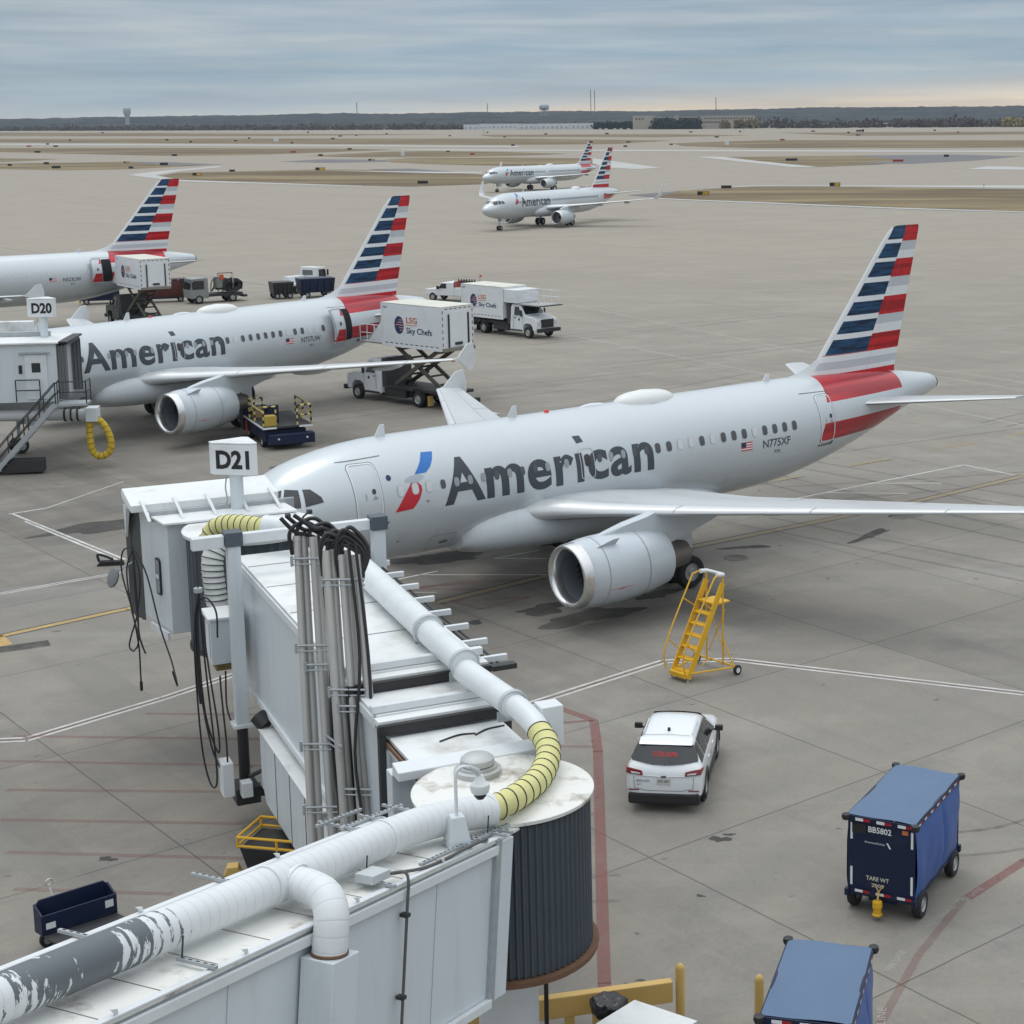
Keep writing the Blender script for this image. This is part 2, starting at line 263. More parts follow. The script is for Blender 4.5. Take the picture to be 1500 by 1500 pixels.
# ---------------------------------------------------------------- ground
K_SL, Y_SL = .004, 450.
def terr(y): return max(0., y-Y_SL)*K_SL
GA = math.radians(40.6)
def ground_mat():
    m = bpy.data.materials.new('apron_concrete'); m.use_nodes = True; t = m.node_tree; b = t.nodes['Principled BSDF']
    g = N(t, 'ShaderNodeNewGeometry').outputs['Position']
    mp = N(t, 'ShaderNodeMapping'); mp.vector_type = 'TEXTURE'
    mp.inputs['Location'].default_value = (-1.196, 36.045, 0); mp.inputs['Rotation'].default_value = (0, 0, GA)
    t.links.new(g, mp.inputs[0]); loc = mp.outputs[0]
    s = N(t, 'ShaderNodeSeparateXYZ'); t.links.new(loc, s.inputs[0]); u, v = s.outputs[0], s.outputs[1]
    wob = MATH(t, 'MULTIPLY', MATH(t, 'SUBTRACT', NOISE(t, loc, .8, 3), .5), .05)
    def grid(x, P, w):
        q = MATH(t, 'MULTIPLY', MATH(t, 'PINGPONG', MATH(t, 'ADD', x, wob), P/2), 1.0)     # distance to nearest multiple of P
        return MATH(t, 'LESS_THAN', q, w)
    def gridp(x, P, w): return grid(x, P, w)
    j = MATH(t, 'MAXIMUM', gridp(u, 7.62, .020), gridp(v, 7.62, .020))
    j2 = MATH(t, 'MAXIMUM', gridp(MATH(t, 'ADD', u, 3.0), 60.96, .16), gridp(MATH(t, 'ADD', v, 9.0), 45.72, .13))
    wn = N(t, 'ShaderNodeTexWhiteNoise', noise_dimensions='2D'); cb = N(t, 'ShaderNodeCombineXYZ')
    t.links.new(MATH(t, 'FLOOR', MATH(t, 'DIVIDE', u, 7.62)), cb.inputs[0]); t.links.new(MATH(t, 'FLOOR', MATH(t, 'DIVIDE', v, 7.62)), cb.inputs[1])
    t.links.new(cb.outputs[0], wn.inputs['Vector'])
    big = NOISE(t, MAPV(t, loc, (.05, .02, 1)), 1, 5, .6)
    med = NOISE(t, MAPV(t, loc, (.25, .6, 1), (3, 1, 0)), 1, 6, .65)
    fine = NOISE(t, loc, 9, 6, .7)
    streak = NOISE(t, MAPV(t, loc, (.9, .05, 1), (3, 9, 0)), 1, 5, .6)
    streak2 = NOISE(t, MAPV(t, g, (.03, .35, 1), (13, 9, 0)), 1, 5, .6)
    c = MIX(t, big, (.142, .125, .101), (.292, .264, .218))
    c = MIX(t, MATH(t, 'MULTIPLY', RAMP(t, med, [(.42, 0.), (.62, 1.)]), .66), c, (.155, .148, .138))
    pal = NOISE(t, MAPV(t, loc, (.12, .16, 1), (23, 5, 0)), 1, 6, .7)
    c = MIX(t, MATH(t, 'MULTIPLY', RAMP(t, pal, [(.50, 0.), (.66, 1.)]), .45), c, (.37, .340, .29))
    c = MIX(t, MATH(t, 'MULTIPLY', RAMP(t, streak, [(.50, 0.), (.68, 1.)]), .45), c, (.115, .108, .100))
    c = MIX(t, MATH(t, 'MULTIPLY', RAMP(t, streak2, [(.50, 0.), (.72, 1.)]), .34), c, (.36, .35, .325))
    c = MIX(t, MATH(t, 'MULTIPLY', wn.outputs[0], .22), c, (.33, .305, .26))
    c = MIX(t, .22, c, MIX(t, fine, (.08, .08, .08), (.42, .41, .39)))
    sp = NOISE(t, MAPV(t, loc, (1.3, 1.3, 1), (30, 4, 0)), 1, 2, .5)
    c = MIX(t, MATH(t, 'MULTIPLY', RAMP(t, sp, [(.73, 0.), (.76, 1.)]), .7), c, (.06, .057, .055))
    # broad darker zones around the aircraft stands, broken up by noise
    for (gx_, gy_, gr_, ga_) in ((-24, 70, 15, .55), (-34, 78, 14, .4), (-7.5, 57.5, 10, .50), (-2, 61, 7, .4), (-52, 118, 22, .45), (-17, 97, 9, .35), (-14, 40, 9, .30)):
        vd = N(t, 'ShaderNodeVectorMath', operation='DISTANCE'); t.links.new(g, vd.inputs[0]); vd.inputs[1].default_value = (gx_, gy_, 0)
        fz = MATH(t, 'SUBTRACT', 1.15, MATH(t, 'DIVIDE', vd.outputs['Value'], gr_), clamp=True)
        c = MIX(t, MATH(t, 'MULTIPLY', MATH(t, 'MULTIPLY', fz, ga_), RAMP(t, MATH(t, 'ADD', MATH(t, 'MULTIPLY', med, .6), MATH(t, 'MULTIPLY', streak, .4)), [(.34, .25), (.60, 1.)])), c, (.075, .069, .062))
    # scrubbed pale swirls and tyre arcs
    ln = NOISE(t, MAPV(t, g, (.5, .18, 1), (0, 40, 0), (0, 0, .5)), 1, 6, .75)
    c = MIX(t, MATH(t, 'MULTIPLY', RAMP(t, MATH(t, 'ABSOLUTE', MATH(t, 'SUBTRACT', ln, .5)), [(0., 1.), (.012, 0.)]), .10), c, (.09, .088, .085))
    c = MIX(t, MATH(t, 'MULTIPLY', j, .62), c, (.045, .043, .04))
    c = MIX(t, MATH(t, 'MULTIPLY', MATH(t, 'MULTIPLY', j2, MATH(t, 'MULTIPLY', MATH(t, 'SUBTRACT', MATH(t, 'MULTIPLY', v, 1.), 70), .02, clamp=True)), .75), c, (.05, .048, .045))
    # paleness of haze and grazing view put into the colour; farther out, tan pavement
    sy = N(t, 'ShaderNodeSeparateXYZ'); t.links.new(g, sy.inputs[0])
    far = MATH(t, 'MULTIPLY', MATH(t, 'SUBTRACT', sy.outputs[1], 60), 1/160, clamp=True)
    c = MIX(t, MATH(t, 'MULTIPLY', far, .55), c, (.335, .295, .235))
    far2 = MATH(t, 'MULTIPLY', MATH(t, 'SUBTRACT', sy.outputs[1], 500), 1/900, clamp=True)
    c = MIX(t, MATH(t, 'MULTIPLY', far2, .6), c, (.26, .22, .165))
    t.links.new(c, b.inputs['Base Color'])
    t.links.new(MATH(t, 'MULTIPLY_ADD', med, -.25, .92), b.inputs['Roughness']); b.inputs['Specular IOR Level'].default_value = .3
    bn = N(t, 'ShaderNodeBump'); bn.inputs['Strength'].default_value = .15; bn.inputs['Distance'].default_value = .02
    t.links.new(fine, bn.inputs['Height']); t.links.new(bn.outputs[0], b.inputs['Normal'])
    return m
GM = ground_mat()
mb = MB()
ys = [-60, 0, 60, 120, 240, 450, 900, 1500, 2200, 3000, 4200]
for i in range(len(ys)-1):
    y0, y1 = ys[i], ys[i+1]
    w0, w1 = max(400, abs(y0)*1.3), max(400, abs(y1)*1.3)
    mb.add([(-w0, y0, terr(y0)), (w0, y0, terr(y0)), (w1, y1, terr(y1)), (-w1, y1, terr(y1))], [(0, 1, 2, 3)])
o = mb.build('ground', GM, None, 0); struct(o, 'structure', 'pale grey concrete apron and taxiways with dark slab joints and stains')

def sheet(name, polys, m, off, kind='structure', label=None):
    b = bmesh.new()
    for P in polys:
        vs = [b.verts.new((p[0], p[1], 0)) for p in P]; b.faces.new(vs)
    bmesh.ops.triangulate(b, faces=b.faces[:])
    bmesh.ops.bisect_plane(b, geom=b.verts[:]+b.edges[:]+b.faces[:], plane_co=(0, Y_SL, 0), plane_no=(0, 1, 0))
    for v in b.verts: v.co.z = terr(v.co.y)+off
    for f in b.faces:
        if f.normal.z < 0: f.normal_flip()
    me = bpy.data.meshes.new(name); b.to_mesh(me); b.free(); me.materials.append(m)
    ob = bpy.data.objects.new(name, me); COL.objects.link(ob); return struct(ob, kind, label)
def rough(P, step=14, amp=1.2, rs=3):
    rnd = random.Random(rs); out = []
    for i, p in enumerate(P):
        q = P[(i+1) % len(P)]; L = math.hypot(q[0]-p[0], q[1]-p[1]); n = max(1, int(L/step)); out.append(p)
        for k in range(1, n):
            t = k/n; out.append([p[0]+(q[0]-p[0])*t+rnd.uniform(-amp, amp), p[1]+(q[1]-p[1])*t+rnd.uniform(-amp, amp)*1.5])
    return out
def grass_mat():
    m = bpy.data.materials.new('dry_grass'); m.use_nodes = True; t = m.node_tree; b = t.nodes['Principled BSDF']
    g = N(t, 'ShaderNodeNewGeometry').outputs['Position']
    n1 = NOISE(t, MAPV(t, g, (.006, .03, 0)), 1, 6, .65); n2 = NOISE(t, MAPV(t, g, (.02, .12, 0), (5, 2, 0)), 1, 7, .7); n3 = NOISE(t, MAPV(t, g, (.6, .6, 0)), 1, 4, .7)
    c = MIX(t, RAMP(t, n1, [(.42, 0.), (.58, 1.)]), (.120, .085, .058), (.275, .218, .130))
    c = MIX(t, MATH(t, 'MULTIPLY', RAMP(t, n2, [(.48, 0.), (.58, 1.)]), .65), c, (.10, .074, .052))
    c = MIX(t, .25, c, MIX(t, n3, (.06, .05, .03), (.34, .29, .18)))
    t.links.new(c, b.inputs['Base Color']); b.inputs['Roughness'].default_value = .95; b.inputs['Specular IOR Level'].default_value = .1
    return m
GR = grass_mat()
sheet('infield_grass', [rough(P, 25 if P[0][1] < 700 else 90, 1.5, i) for i, P in enumerate(GRASS)], GR, .035, 'stuff', 'dry tan grass islands between the taxiways')
pale = mat('pale_concrete', (.40, .40, .385), .85, var=.12, scale=.05, dirt=.2, dcol=(.3, .28, .26), dscale=.03)
asph = mat('asphalt_shoulder', (.13, .13, .135), .9, var=.15, scale=.03)
sheet('shoulder_paving', LIGHT, pale, .06, label='pale concrete shoulder strips along the grass')
sheet('asphalt_shoulder', DARK, asph, .05, label='dark asphalt wedges at the taxiway corners')

# painted markings
def worn(name, col, cover=.85, sc=1.6):
    m = bpy.data.materials.new(name); m.use_nodes = True; t = m.node_tree; b = t.nodes['Principled BSDF']
    g = N(t, 'ShaderNodeNewGeometry').outputs['Position']
    n = NOISE(t, g, sc, 8, .75); n2 = NOISE(t, MAPV(t, g, (1, 1, 1), (7, 7, 7)), sc*.25, 3, .6)
    b.inputs['Base Color'].default_value = (*col, 1); b.inputs['Roughness'].default_value = .8
    a = RAMP(t, MATH(t, 'ADD', MATH(t, 'MULTIPLY', n, .6), MATH(t, 'MULTIPLY', n2, .4)), [(max(0, .62-cover*.28), cover), (.95-.30*(1-cover), 0.)])
    tr = N(t, 'ShaderNodeBsdfTransparent'); ms = N(t, 'ShaderNodeMixShader'); t.links.new(a, ms.inputs[0])
    t.links.new(tr.outputs[0], ms.inputs[1]); t.links.new(b.outputs[0], ms.inputs[2])
    t.links.new(ms.outputs[0], t.nodes['Material Output'].inputs[0]); return m
Wm = worn('white_marking', (.66, .66, .64), .92); Wf = worn('faded_white_marking', (.55, .55, .52), .5)
Rm = worn('red_marking', (.27, .115, .105), .62); Rf = worn('faded_red_marking', (.26, .11, .10), .24)
Ym = worn('yellow_marking', (.58, .40, .14), .9); Yf = worn('faded_yellow_marking', (.46, .36, .19), .40)
Dm = worn('dark_marking_border', (.05, .05, .05), .65)
def strip(pts, w, side=0.):
    """quad strip along a polyline"""
    out = []
    for a, b in zip(pts, pts[1:]):
        d = Vector((b[0]-a[0], b[1]-a[1])).normalized(); n = Vector((-d.y, d.x))
        p = [Vector(a[:2])+n*(side-w/2)-d*w*.1, Vector(b[:2])+n*(side-w/2)+d*w*.1, Vector(b[:2])+n*(side+w/2)+d*w*.1, Vector(a[:2])+n*(side+w/2)-d*w*.1]
        out.append([list(q) for q in p])
    return out
dbl = [(-26, 43.1), (-18.2, 43.84), (-15.5, 47.1), (-13.4, 50.1), (-6.9, 44.4), (-5.06, 46.13), (-1.14, 50.11), (1.0, 50.22), (9.27, 46.88), (19, 42.6)]
sheet('white_marking', strip(dbl, .11, .13)+strip(dbl, .11, -.13), Wm, .004, label='double white zone line painted on the concrete')
sheet('red_centre_marking', strip(dbl, .12), Rf, .003)
redl = [(-4.62, 46.58), (-2.97, 44.95), (-2.72, 42.6), (-1.9, 30.4), (-1.5, 26)]
sheet('red_marking', strip(redl, .26)+strip([(-4.6, 44.6), (-3.0, 44.95)], .16)+strip([(7.14, 35.67), (9.4, 38.0)], .24)+strip([(5.6, 33.9), (7.14, 35.67)], .24), Rm, .005)
rows = [[(-18.65, 44.1), (-11.7, 43.7)], [(-18.27, 42.26), (-11.0, 41.76)], [(-17.3, 40.3), (-11.8, 40.06)], [(-16.7, 38.45), (-10.9, 38.1)], [(-15.8, 36.6), (-10.1, 36.15)], [(-14.9, 34.7), (-11.4, 34.4)],
        [(-15.6, 45.8), (-11.5, 45.6)], [(-4.4, 43.0), (-2.8, 42.95)], [(-4.6, 38.5), (-2.6, 38.5)], [(3.2, 28.8), (4.24, 31.4)], [(4.24, 31.4), (5.5, 33.8)]]
sheet('faded_red_marking', sum([strip(r, .17) for r in rows], [])+strip([(-10.0, 58.8), (-6.5, 59.8)], .3)+strip([(-10, 58.8), (-7.7, 59.8)], .2)+strip([(-9.9, 58.6), (-7.4, 58.4)], .25)
      + strip([(-8.6, 57.0), (-7.47, 55.95), (-5.97, 57.4), (-8.4, 57.0)], .22), Rf, .005)
sheet('yellow_marking', strip([(-30, 46.8), (-22.73, 53.3), (-19.64, 56.35), (-18.5, 57.3)], .26)+strip([(-22.9, 53.3), (-22.2, 52.3)], .5), Ym, .006)
sheet('faded_yellow_marking', strip([(-9.1, 56.8), (-5.62, 60.2), (8.5, 71.2), (15.03, 77.2), (24, 85)], .30)+sum([strip(q, .34) for q in
      ([(2.6, 75.9), (4.7, 77.6)], [(7.1, 79.9), (9.25, 81.5)], [(11.84, 83.85), (14, 85.4)], [(16.3, 87.4), (18.4, 89.3)], [(-1.2, 71.6), (.8, 73.4)], [(-14.7, 107), (-13.2, 108.4)])], []), Yf, .006)
sheet('dark_marking_border', strip([(-30, 46.8), (-22.73, 53.3), (-19.64, 56.35), (-18.5, 57.3)], .09, .2)+strip([(-30, 46.8), (-22.73, 53.3), (-19.64, 56.35), (-18.5, 57.3)], .09, -.2)
      + strip([(-9.1, 56.8), (-5.62, 60.2), (8.5, 71.2), (15.03, 77.2)], .08, .24)+strip([(-9.1, 56.8), (-5.62, 60.2), (8.5, 71.2), (15.03, 77.2)], .08, -.24)
      + strip([(-22.6, 51.6), (-20.9, 52.5)], .7)+strip([(2.6, 75.9), (4.7, 77.6)], .08, -.25)+strip([(7.1, 79.9), (9.25, 81.5)], .08, -.25), Dm, .005)
wl = [strip([(3.97, 72.55), (12.66, 79.84), (14.6, 77.4)], .12), strip([(8.1, 75.8), (11.0, 75.7)], .1), strip([(5.6, 73.9), (9.2, 73.6)], .1),
      strip([(-29.5, 71.0), (-22.0, 63.0)], .12, .12), strip([(-28.2, 69.7), (-22.0, 63.0)], .12, -.12), strip([(-29.5, 71.0), (-28.3, 72.1)], .12), strip([(-28.3, 72.1), (-26.8, 77.6)], .08),
      strip([(-24.8, 58.4), (-21.4, 61.2)], .08, .1), strip([(-24.8, 58.4), (-21.4, 61.2)], .08, -.1),
      strip([(-11.4, 59.5), (-9.7, 61.0)], .12), strip([(-10.3, 60.5), (-5.6, 60.36)], .09), strip([(-7.8, 62.8), (-5.8, 62.7)], .09), strip([(-7.8, 62.8), (-6.2, 64.0)], .09), strip([(-10.6, 58.13), (-9.3, 58.1)], .09)]
sheet('white_stand_marking', sum(wl, []), Wm, .007)
sheet('white_service_road_marking', sum([strip(q, .16) for q in ([(-19.6, 146.3), (7.93, 104.7)], [(7.93, 104.7), (19.8, 87)], [(-26.1, 153.5), (-18.5, 142.1)], [(-12.0, 155.3), (8.1, 119.9)], [(-60.4, 199.6), (-37.1, 166.9)],
      [(-48, 174.9), (-41.9, 167.3)], [(6.3, 123), (20.4, 105.7)], [(-10.9, 144.1), (-4, 134.8)], [(3.5, 124.5), (19.8, 102.4)], [(-8.0, 96.8), (-18.2, 84.8)])], []), Wf, .006)
tm = MB()
text_mb(tm, 'NO PARKING', (4.62, 32.55, .009), Vector((.60, .80, 0)), Vector((-.8, .6, 0)), width=1.15, height=.13)
text_mb(tm, 'FIRE LANE', (5.42, 33.62, .009), Vector((.66, .75, 0)), Vector((-.75, .66, 0)), width=.95, height=.15)
text_mb(tm, 'FIRE LANE', (3.62, 30.75, .009), Vector((.45, .89, 0)), Vector((-.89, .45, 0)), width=.9, height=.13)
text_mb(tm, 'LINE', (3.3, 28.8, .009), Vector((.15, .98, 0)), Vector((-.98, .15, 0)), width=.6, height=.16)
struct(tm.build('lane_lettering', Wf, None, 0, recalc=False), label='small white lettering painted along the faded red line')
# irregular oil and water stains that were wet on the concrete
def stain(cx, cy, rx, ry, a, seed, name='oil_stain', col=(.035, .033, .032), cov=.8):
    rnd = random.Random(seed); P = []
    ph = [rnd.uniform(0, 6.28) for _ in range(4)]
    for k in range(40):
        t = 2*PI*k/40; r = 1+.25*math.sin(2*t+ph[0])+.18*math.sin(3*t+ph[1])+.12*math.sin(5*t+ph[2])+.08*math.sin(9*t+ph[3])
        x, y = rx*r*math.cos(t), ry*r*math.sin(t); P.append([cx+x*math.cos(a)-y*math.sin(a), cy+x*math.sin(a)+y*math.cos(a)])
    return P
Om = worn('wet_oil_stain', (.045, .043, .042), .62, .9)
sheet('oil_stain', [stain(-9.9, 63.0, 1.6, 1.0, .3, 1), stain(-5.3, 55.9, .9, .6, .5, 2), stain(-3.7, 55.0, 1.5, .8, .6, 3), stain(-1.6, 57.6, .8, .5, .6, 4),
                    stain(-24.7, 68.5, 2.6, .9, .7, 5), stain(-7.5, 54.4, .35, .2, .6, 6), stain(.4, 37.0, .22, .16, 0, 7), stain(.62, 37.25, .12, .08, 0, 8), stain(-13.4, 36.2, .2, .12, 0, 9),
                    stain(-.05, 34.1, .1, .06, 0, 10), stain(-1.45, 30.3, .14, .09, 0, 11), stain(-1.2, 30.5, .1, .06, 0, 12), stain(1.8, 64.2, .8, .3, .2, 13), stain(6.8, 66, 1.2, .3, .9, 14)], Om, .003)
Sm = worn('scraped_pale_patch', (.33, .315, .28), .34, 1.2)
sheet('scraped_pale_patch', [[[-19.9, 50.4], [-18.9, 51.0], [-15.6, 46.9], [-17.0, 46.3]], [[-22, 45.5], [-21, 46.2], [-16.4, 39.0], [-17.3, 38.5]], [[-16.9, 37.6], [-16.4, 37.9], [-13.4, 34.9], [-13.9, 34.4]]], Sm, .003)

rub = worn('tyre_rubber_marks', (.06, .058, .055), .16, 1.1)
rn = random.Random(9); tm_ = []
for k in range(26):
    x0, y0 = rn.uniform(-30, 22), rn.uniform(62, 200); a = rn.choice((GA, GA, -.85, .2))+rn.uniform(-.15, .15); c_ = rn.uniform(-.02, .02); P = []
    for j in range(12): P.append((x0, y0)); x0 += 2.2*math.cos(a); y0 += 2.2*math.sin(a); a += c_
    tm_ += strip(P, .22)+([] if k % 2 else strip(P, .22, 1.7))
for k in range(2):
    x0, y0 = rn.uniform(-8, 9), rn.uniform(31, 48); a = rn.uniform(0, 3.1); c_ = rn.uniform(-.25, .25); P = []
    for j in range(7): P.append((x0, y0)); x0 += .7*math.cos(a); y0 += .7*math.sin(a); a += c_
    tm_ += strip(P, .13)+strip(P, .13, 1.25)
sheet('tyre_marks', tm_, rub, .002, label='faint rubber tyre marks curving across the concrete')

# manhole covers
for i, (x, y) in enumerate([(1.35, 62.6), (-20.3, 80.6), (3.3, 100)]):
    q = MB(); q.lathe([(0, 0), (.0, .36), (.012, .38), (.012, .46), (0, .48)], (0, 0, .002), (0, 0, 1), 28)
    o = q.build('manhole_cover', mat('cast_iron', (.12, .115, .10), .7, .3, var=.3, scale=8)); o.location = (x, y, 0)
    tag(o, ['round iron manhole cover in the concrete behind the nearest main wheel', 'round manhole cover beside the nose of the near airliner', 'manhole cover on the far apron past the near wing'][i], 'manhole cover', 'manhole covers in the apron')

# airfield signs
signlab = {'k': 'black airfield sign', 'y': 'yellow airfield sign', 'r': 'red airfield sign', 'w': 'white cabinet'}
sy_, sr_ = mat('sign_yellow', (.60, .38, .05), .5), mat('sign_red', (.30, .035, .03), .5)
def where(x, y):
    a = x/y; s = 'far left' if a < -.33 else 'left' if a < -.2 else 'centre left' if a < -.1 else 'centre' if a < 0 else 'centre right' if a < .08 else 'far right'
    d = 'nearest' if y < 420 else 'near' if y < 560 else 'middle' if y < 900 else 'far' if y < 1400 else 'farthest'
    return s, d
SIGNS.sort(key=lambda q: (q[1]))
seen = {}; cnt = {}; ORD = ['first', 'second', 'third', 'fourth', 'fifth', 'sixth', 'seventh', 'eighth', 'ninth', 'tenth', 'eleventh', 'twelfth', 'thirteenth', 'fourteenth', 'fifteenth', 'sixteenth']
for i, (x, y, w, h, t) in enumerate(SIGNS):
    r = thing('airfield_sign' if t != 'w' else 'equipment_cabinet', '', 'sign' if t != 'w' else 'cabinet', (x, y, terr(y)), 0, 'airfield guidance signs' if t != 'w' else 'white cabinets on the infield')
    s, d = where(x, y); k = seen.get((t, s, d), 0); seen[(t, s, d)] = k+1
    kk = (t, s); cnt[kk] = cnt.get(kk, 0)+1; r['label'] = '%s, %s nearest of its colour in the %s of the field' % (signlab[t], ORD[cnt[kk]-1], s)
    q = MB(); z0 = .18
    if t == 'w': q.box(-w/2, w/2, -.6, .6, 0, h)
    else: q.box(-w/2, w/2, -.12, .12, z0, h)
    body = q.build('panel' if t != 'w' else 'body', black if t in 'ky' else sr_ if t == 'r' else white, r, 0, bevel=.04)
    if t != 'w':
        q = MB(); n = max(2, int(w/1.1))
        for j in range(n): q.box(-w/2+(j+.5)*w/n-.05, -w/2+(j+.5)*w/n+.05, -.05, .05, -.1, z0)
        q.build('leg', galv, r, 0)
    if t == 'y':
        q = MB(); q.box(-w*.05, w*.46, -.15, -.121, z0+.1, h-.1); q.build('yellow_face', sy_, r, 0)
        q = MB()
        if y < 520: text_mb(q, 'K', (w*.02, -.154, z0+.2), (1, 0, 0), (0, 0, 1), height=h-z0-.4); text_mb(q, '<', (w*.25, -.154, z0+.2), (1, 0, 0), (0, 0, 1), height=h-z0-.4)
        if q.v: q.build('sign_lettering', inkb, r, 0, recalc=False)
# thin pole markers and mast on the right
for i, (x, y, h) in enumerate([(67, 400, 1.4), (-235, 1900, 9)]):
    q = MB(); q.tube([(0, 0, 0), (0, 0, h)], .06 if h < 3 else .3, 8); q.box(-.1, .1, -.1, .1, h, h+.25)
    o = q.build('marker_pole', galv); o.location = (x, y, terr(y)); tag(o, ['thin marker pole at the far right edge of the field', 'tall thin mast in front of the white cargo building'][i], 'pole')

# ---------------------------------------------------------------- far country
def hill_mat():
    m = bpy.data.materials.new('wooded_hills'); m.use_nodes = True; t = m.node_tree; b = t.nodes['Principled BSDF']
    g = N(t, 'ShaderNodeNewGeometry').outputs['Position']
    n1 = NOISE(t, MAPV(t, g, (.006, .006, .05)), 1, 6, .7); n2 = NOISE(t, MAPV(t, g, (.03, .01, .2), (9, 0, 0)), 1, 5, .8)
    c = MIX(t, RAMP(t, n1, [(.35, 0.), (.65, 1.)]), (.030, .034, .034), (.075, .076, .070))
    c = MIX(t, MATH(t, 'MULTIPLY', RAMP(t, n2, [(.62, 0.), (.70, 1.)]), .6), c, (.35, .33, .30))
    t.links.new(c, b.inputs['Base Color']); b.inputs['Roughness'].default_value = 1; b.inputs['Specular IOR Level'].default_value = 0
    return m
from mathutils import noise as mnoise
def hz(x, y):
    # wooded ridge rising beyond the airfield
    t = min(1, max(0, (y-3300)/2000)); t = t*t*(3-2*t)
    top = 47+.0045*(x+2200)*(1 if x < 1500 else .2)+3*mnoise.noise(Vector((x*.0012, 3.1, 0)))
    z = terr(3000)-3+t*(top-8)
    z += 5*t*mnoise.noise(Vector((x*.004, y*.004, 0)))+(2.8*mnoise.noise(Vector((x*.02, y*.02, 2)))+2.2*mnoise.noise(Vector((x*.06, y*.05, 5))))*(.4+.6*t)
    return z
mb = MB(); nx, ny = 620, 26
Y = [2250+(5300-2250)*(j/(ny-1)) for j in range(ny)]
vs = []; fs = []
for j, y in enumerate(Y):
    for i in range(nx):
        x = y*(-.50+.80*i/(nx-1)); z = hz(x, y)
        if y < 3300: z = min(z, terr(y)-2+0*x) if y < 3000 else z
        vs.append((x, y, z))
for j in range(ny-1):
    for i in range(nx-1): a = j*nx+i; fs.append((a, a+1, a+nx+1, a+nx))
mb.add(vs, fs); o = mb.build('hills', hill_mat(), None, 60); struct(o, 'structure', 'low wooded hills along the horizon')

# tree belt at the edge of the airfield
def crownmat(name, c1, c2):
    m = bpy.data.materials.new(name); m.use_nodes = True; t = m.node_tree; b = t.nodes['Principled BSDF']
    g = N(t, 'ShaderNodeNewGeometry').outputs['Position']
    n1 = NOISE(t, MAPV(t, g, (.02, .02, .02)), 1, 3, .6)
    n2 = NOISE(t, g, .35, 5, .7)
    c = MIX(t, RAMP(t, n1, [(.35, 0.), (.65, 1.)]), c1, c2); c = MIX(t, .4, c, MIX(t, n2, tuple(x*.4 for x in c1), tuple(min(1, x*1.7) for x in c2)))
    t.links.new(c, b.inputs['Base Color']); b.inputs['Roughness'].default_value = 1; b.inputs['Specular IOR Level'].default_value = 0; return m
def clump(mb, x, y, z, rx, rz, rnd, n=26):
    for k in range(n):
        a = rnd.uniform(0, 2*PI); e = rnd.uniform(0, 1); r = rnd.uniform(.35, 1)
        p = Vector((x+rx*r*math.cos(a)*math.sqrt(1-e*e*.8), y+rx*r*math.sin(a)*math.sqrt(1-e*e*.8), z+rz*e*r+rz*.1)); s = rnd.uniform(.18, .36)*rx
        u = Vector((rnd.gauss(0, 1), rnd.gauss(0, 1), rnd.gauss(0, 1))).normalized(); w = u.orthogonal().normalized(); v = u.cross(w)
        mb.add([p+w*s, p+v*s*.8, p-w*s*.9, p-v*s, p+u*s*.7], [(0, 1, 4), (1, 2, 4), (2, 3, 4), (3, 0, 4), (0, 3, 2, 1)])
edge = [(-1900, 3900), (-1391, 3441), (-760, 2972), (-280, 2640), (95, 2430), (441, 2330), (700, 2290)]
rnd = random.Random(11)
def edge_y(x):
    for (x0, y0), (x1, y1) in zip(edge, edge[1:]):
        if x0 <= x <= x1: return y0+(y1-y0)*(x-x0)/(x1-x0)
    return 2300
mb = MB()
for i in range(1500):
    x = rnd.uniform(-1900, 700); y = edge_y(x)+rnd.uniform(0, 160)
    if -365 < x < 110 and y < edge_y(x)+60 and not (100 < x): y += 90
    s = rnd.uniform(5, 10)*(1.15 if x > 100 else .9); clump(mb, x, y, terr(y)-1, s, s*rnd.uniform(.9, 1.5), rnd, 16)
o = mb.build('distant_woods', crownmat('bare_winter_trees', (.045, .038, .034), (.10, .080, .062)), None, 0, recalc=False); struct(o, 'stuff', 'belt of bare winter trees along the far edge of the airfield')
mb = MB()
for i in range(90):      # evergreens beside the office building
    x = rnd.uniform(-150, -80); y = edge_y(x)-rnd.uniform(8, 40); s = rnd.uniform(6, 8); clump(mb, x, y, terr(y)-1, s, s*1.5, rnd, 26)
for i in range(60):
    x = rnd.uniform(-65, 5); y = edge_y(x)-30-rnd.uniform(8, 40); s = rnd.uniform(6, 8.5); clump(mb, x, y, terr(y)-1, s, s*1.9, rnd, 26)
o = mb.build('evergreen_grove', crownmat('dark_evergreen', (.012, .022, .016), (.03, .045, .03)), None, 0, recalc=False); struct(o, 'stuff', 'dark evergreen grove beside the far office building')
for i, (x, dy, s, lab) in enumerate([(60, -35, 9, 'large tan leafed tree just right of the far office building'), (78, -30, 10, 'second tan tree right of the far office building, a little taller'), (40, -30, 8, 'russet tree in front of the far office windows'),
                                (420, -15, 9, 'pale yellow tree standing out of the far woods at the right'), (432, -18, 8, 'smaller pale yellow tree at the far right woods')]):
    y = edge_y(x)+dy; r = thing('tree', lab, 'tree', (x, y, terr(y)), 0, 'single trees at the far edge')
    q = MB(); q.tube([(0, 0, -1), (0, 0, s*.8)], [.5, .25], 7); q.build('trunk', mat('bark', (.07, .05, .04), .9), r, 40)
    q = MB(); clump(q, 0, 0, s*.1, s, s*1.3, rnd, 220); q.build('crown', crownmat('tan_leaves%d' % (i > 2), (.12, .09, .05) if i < 3 else (.20, .17, .07), (.20, .15, .08) if i < 3 else (.30, .26, .12)), r, 0, recalc=False)
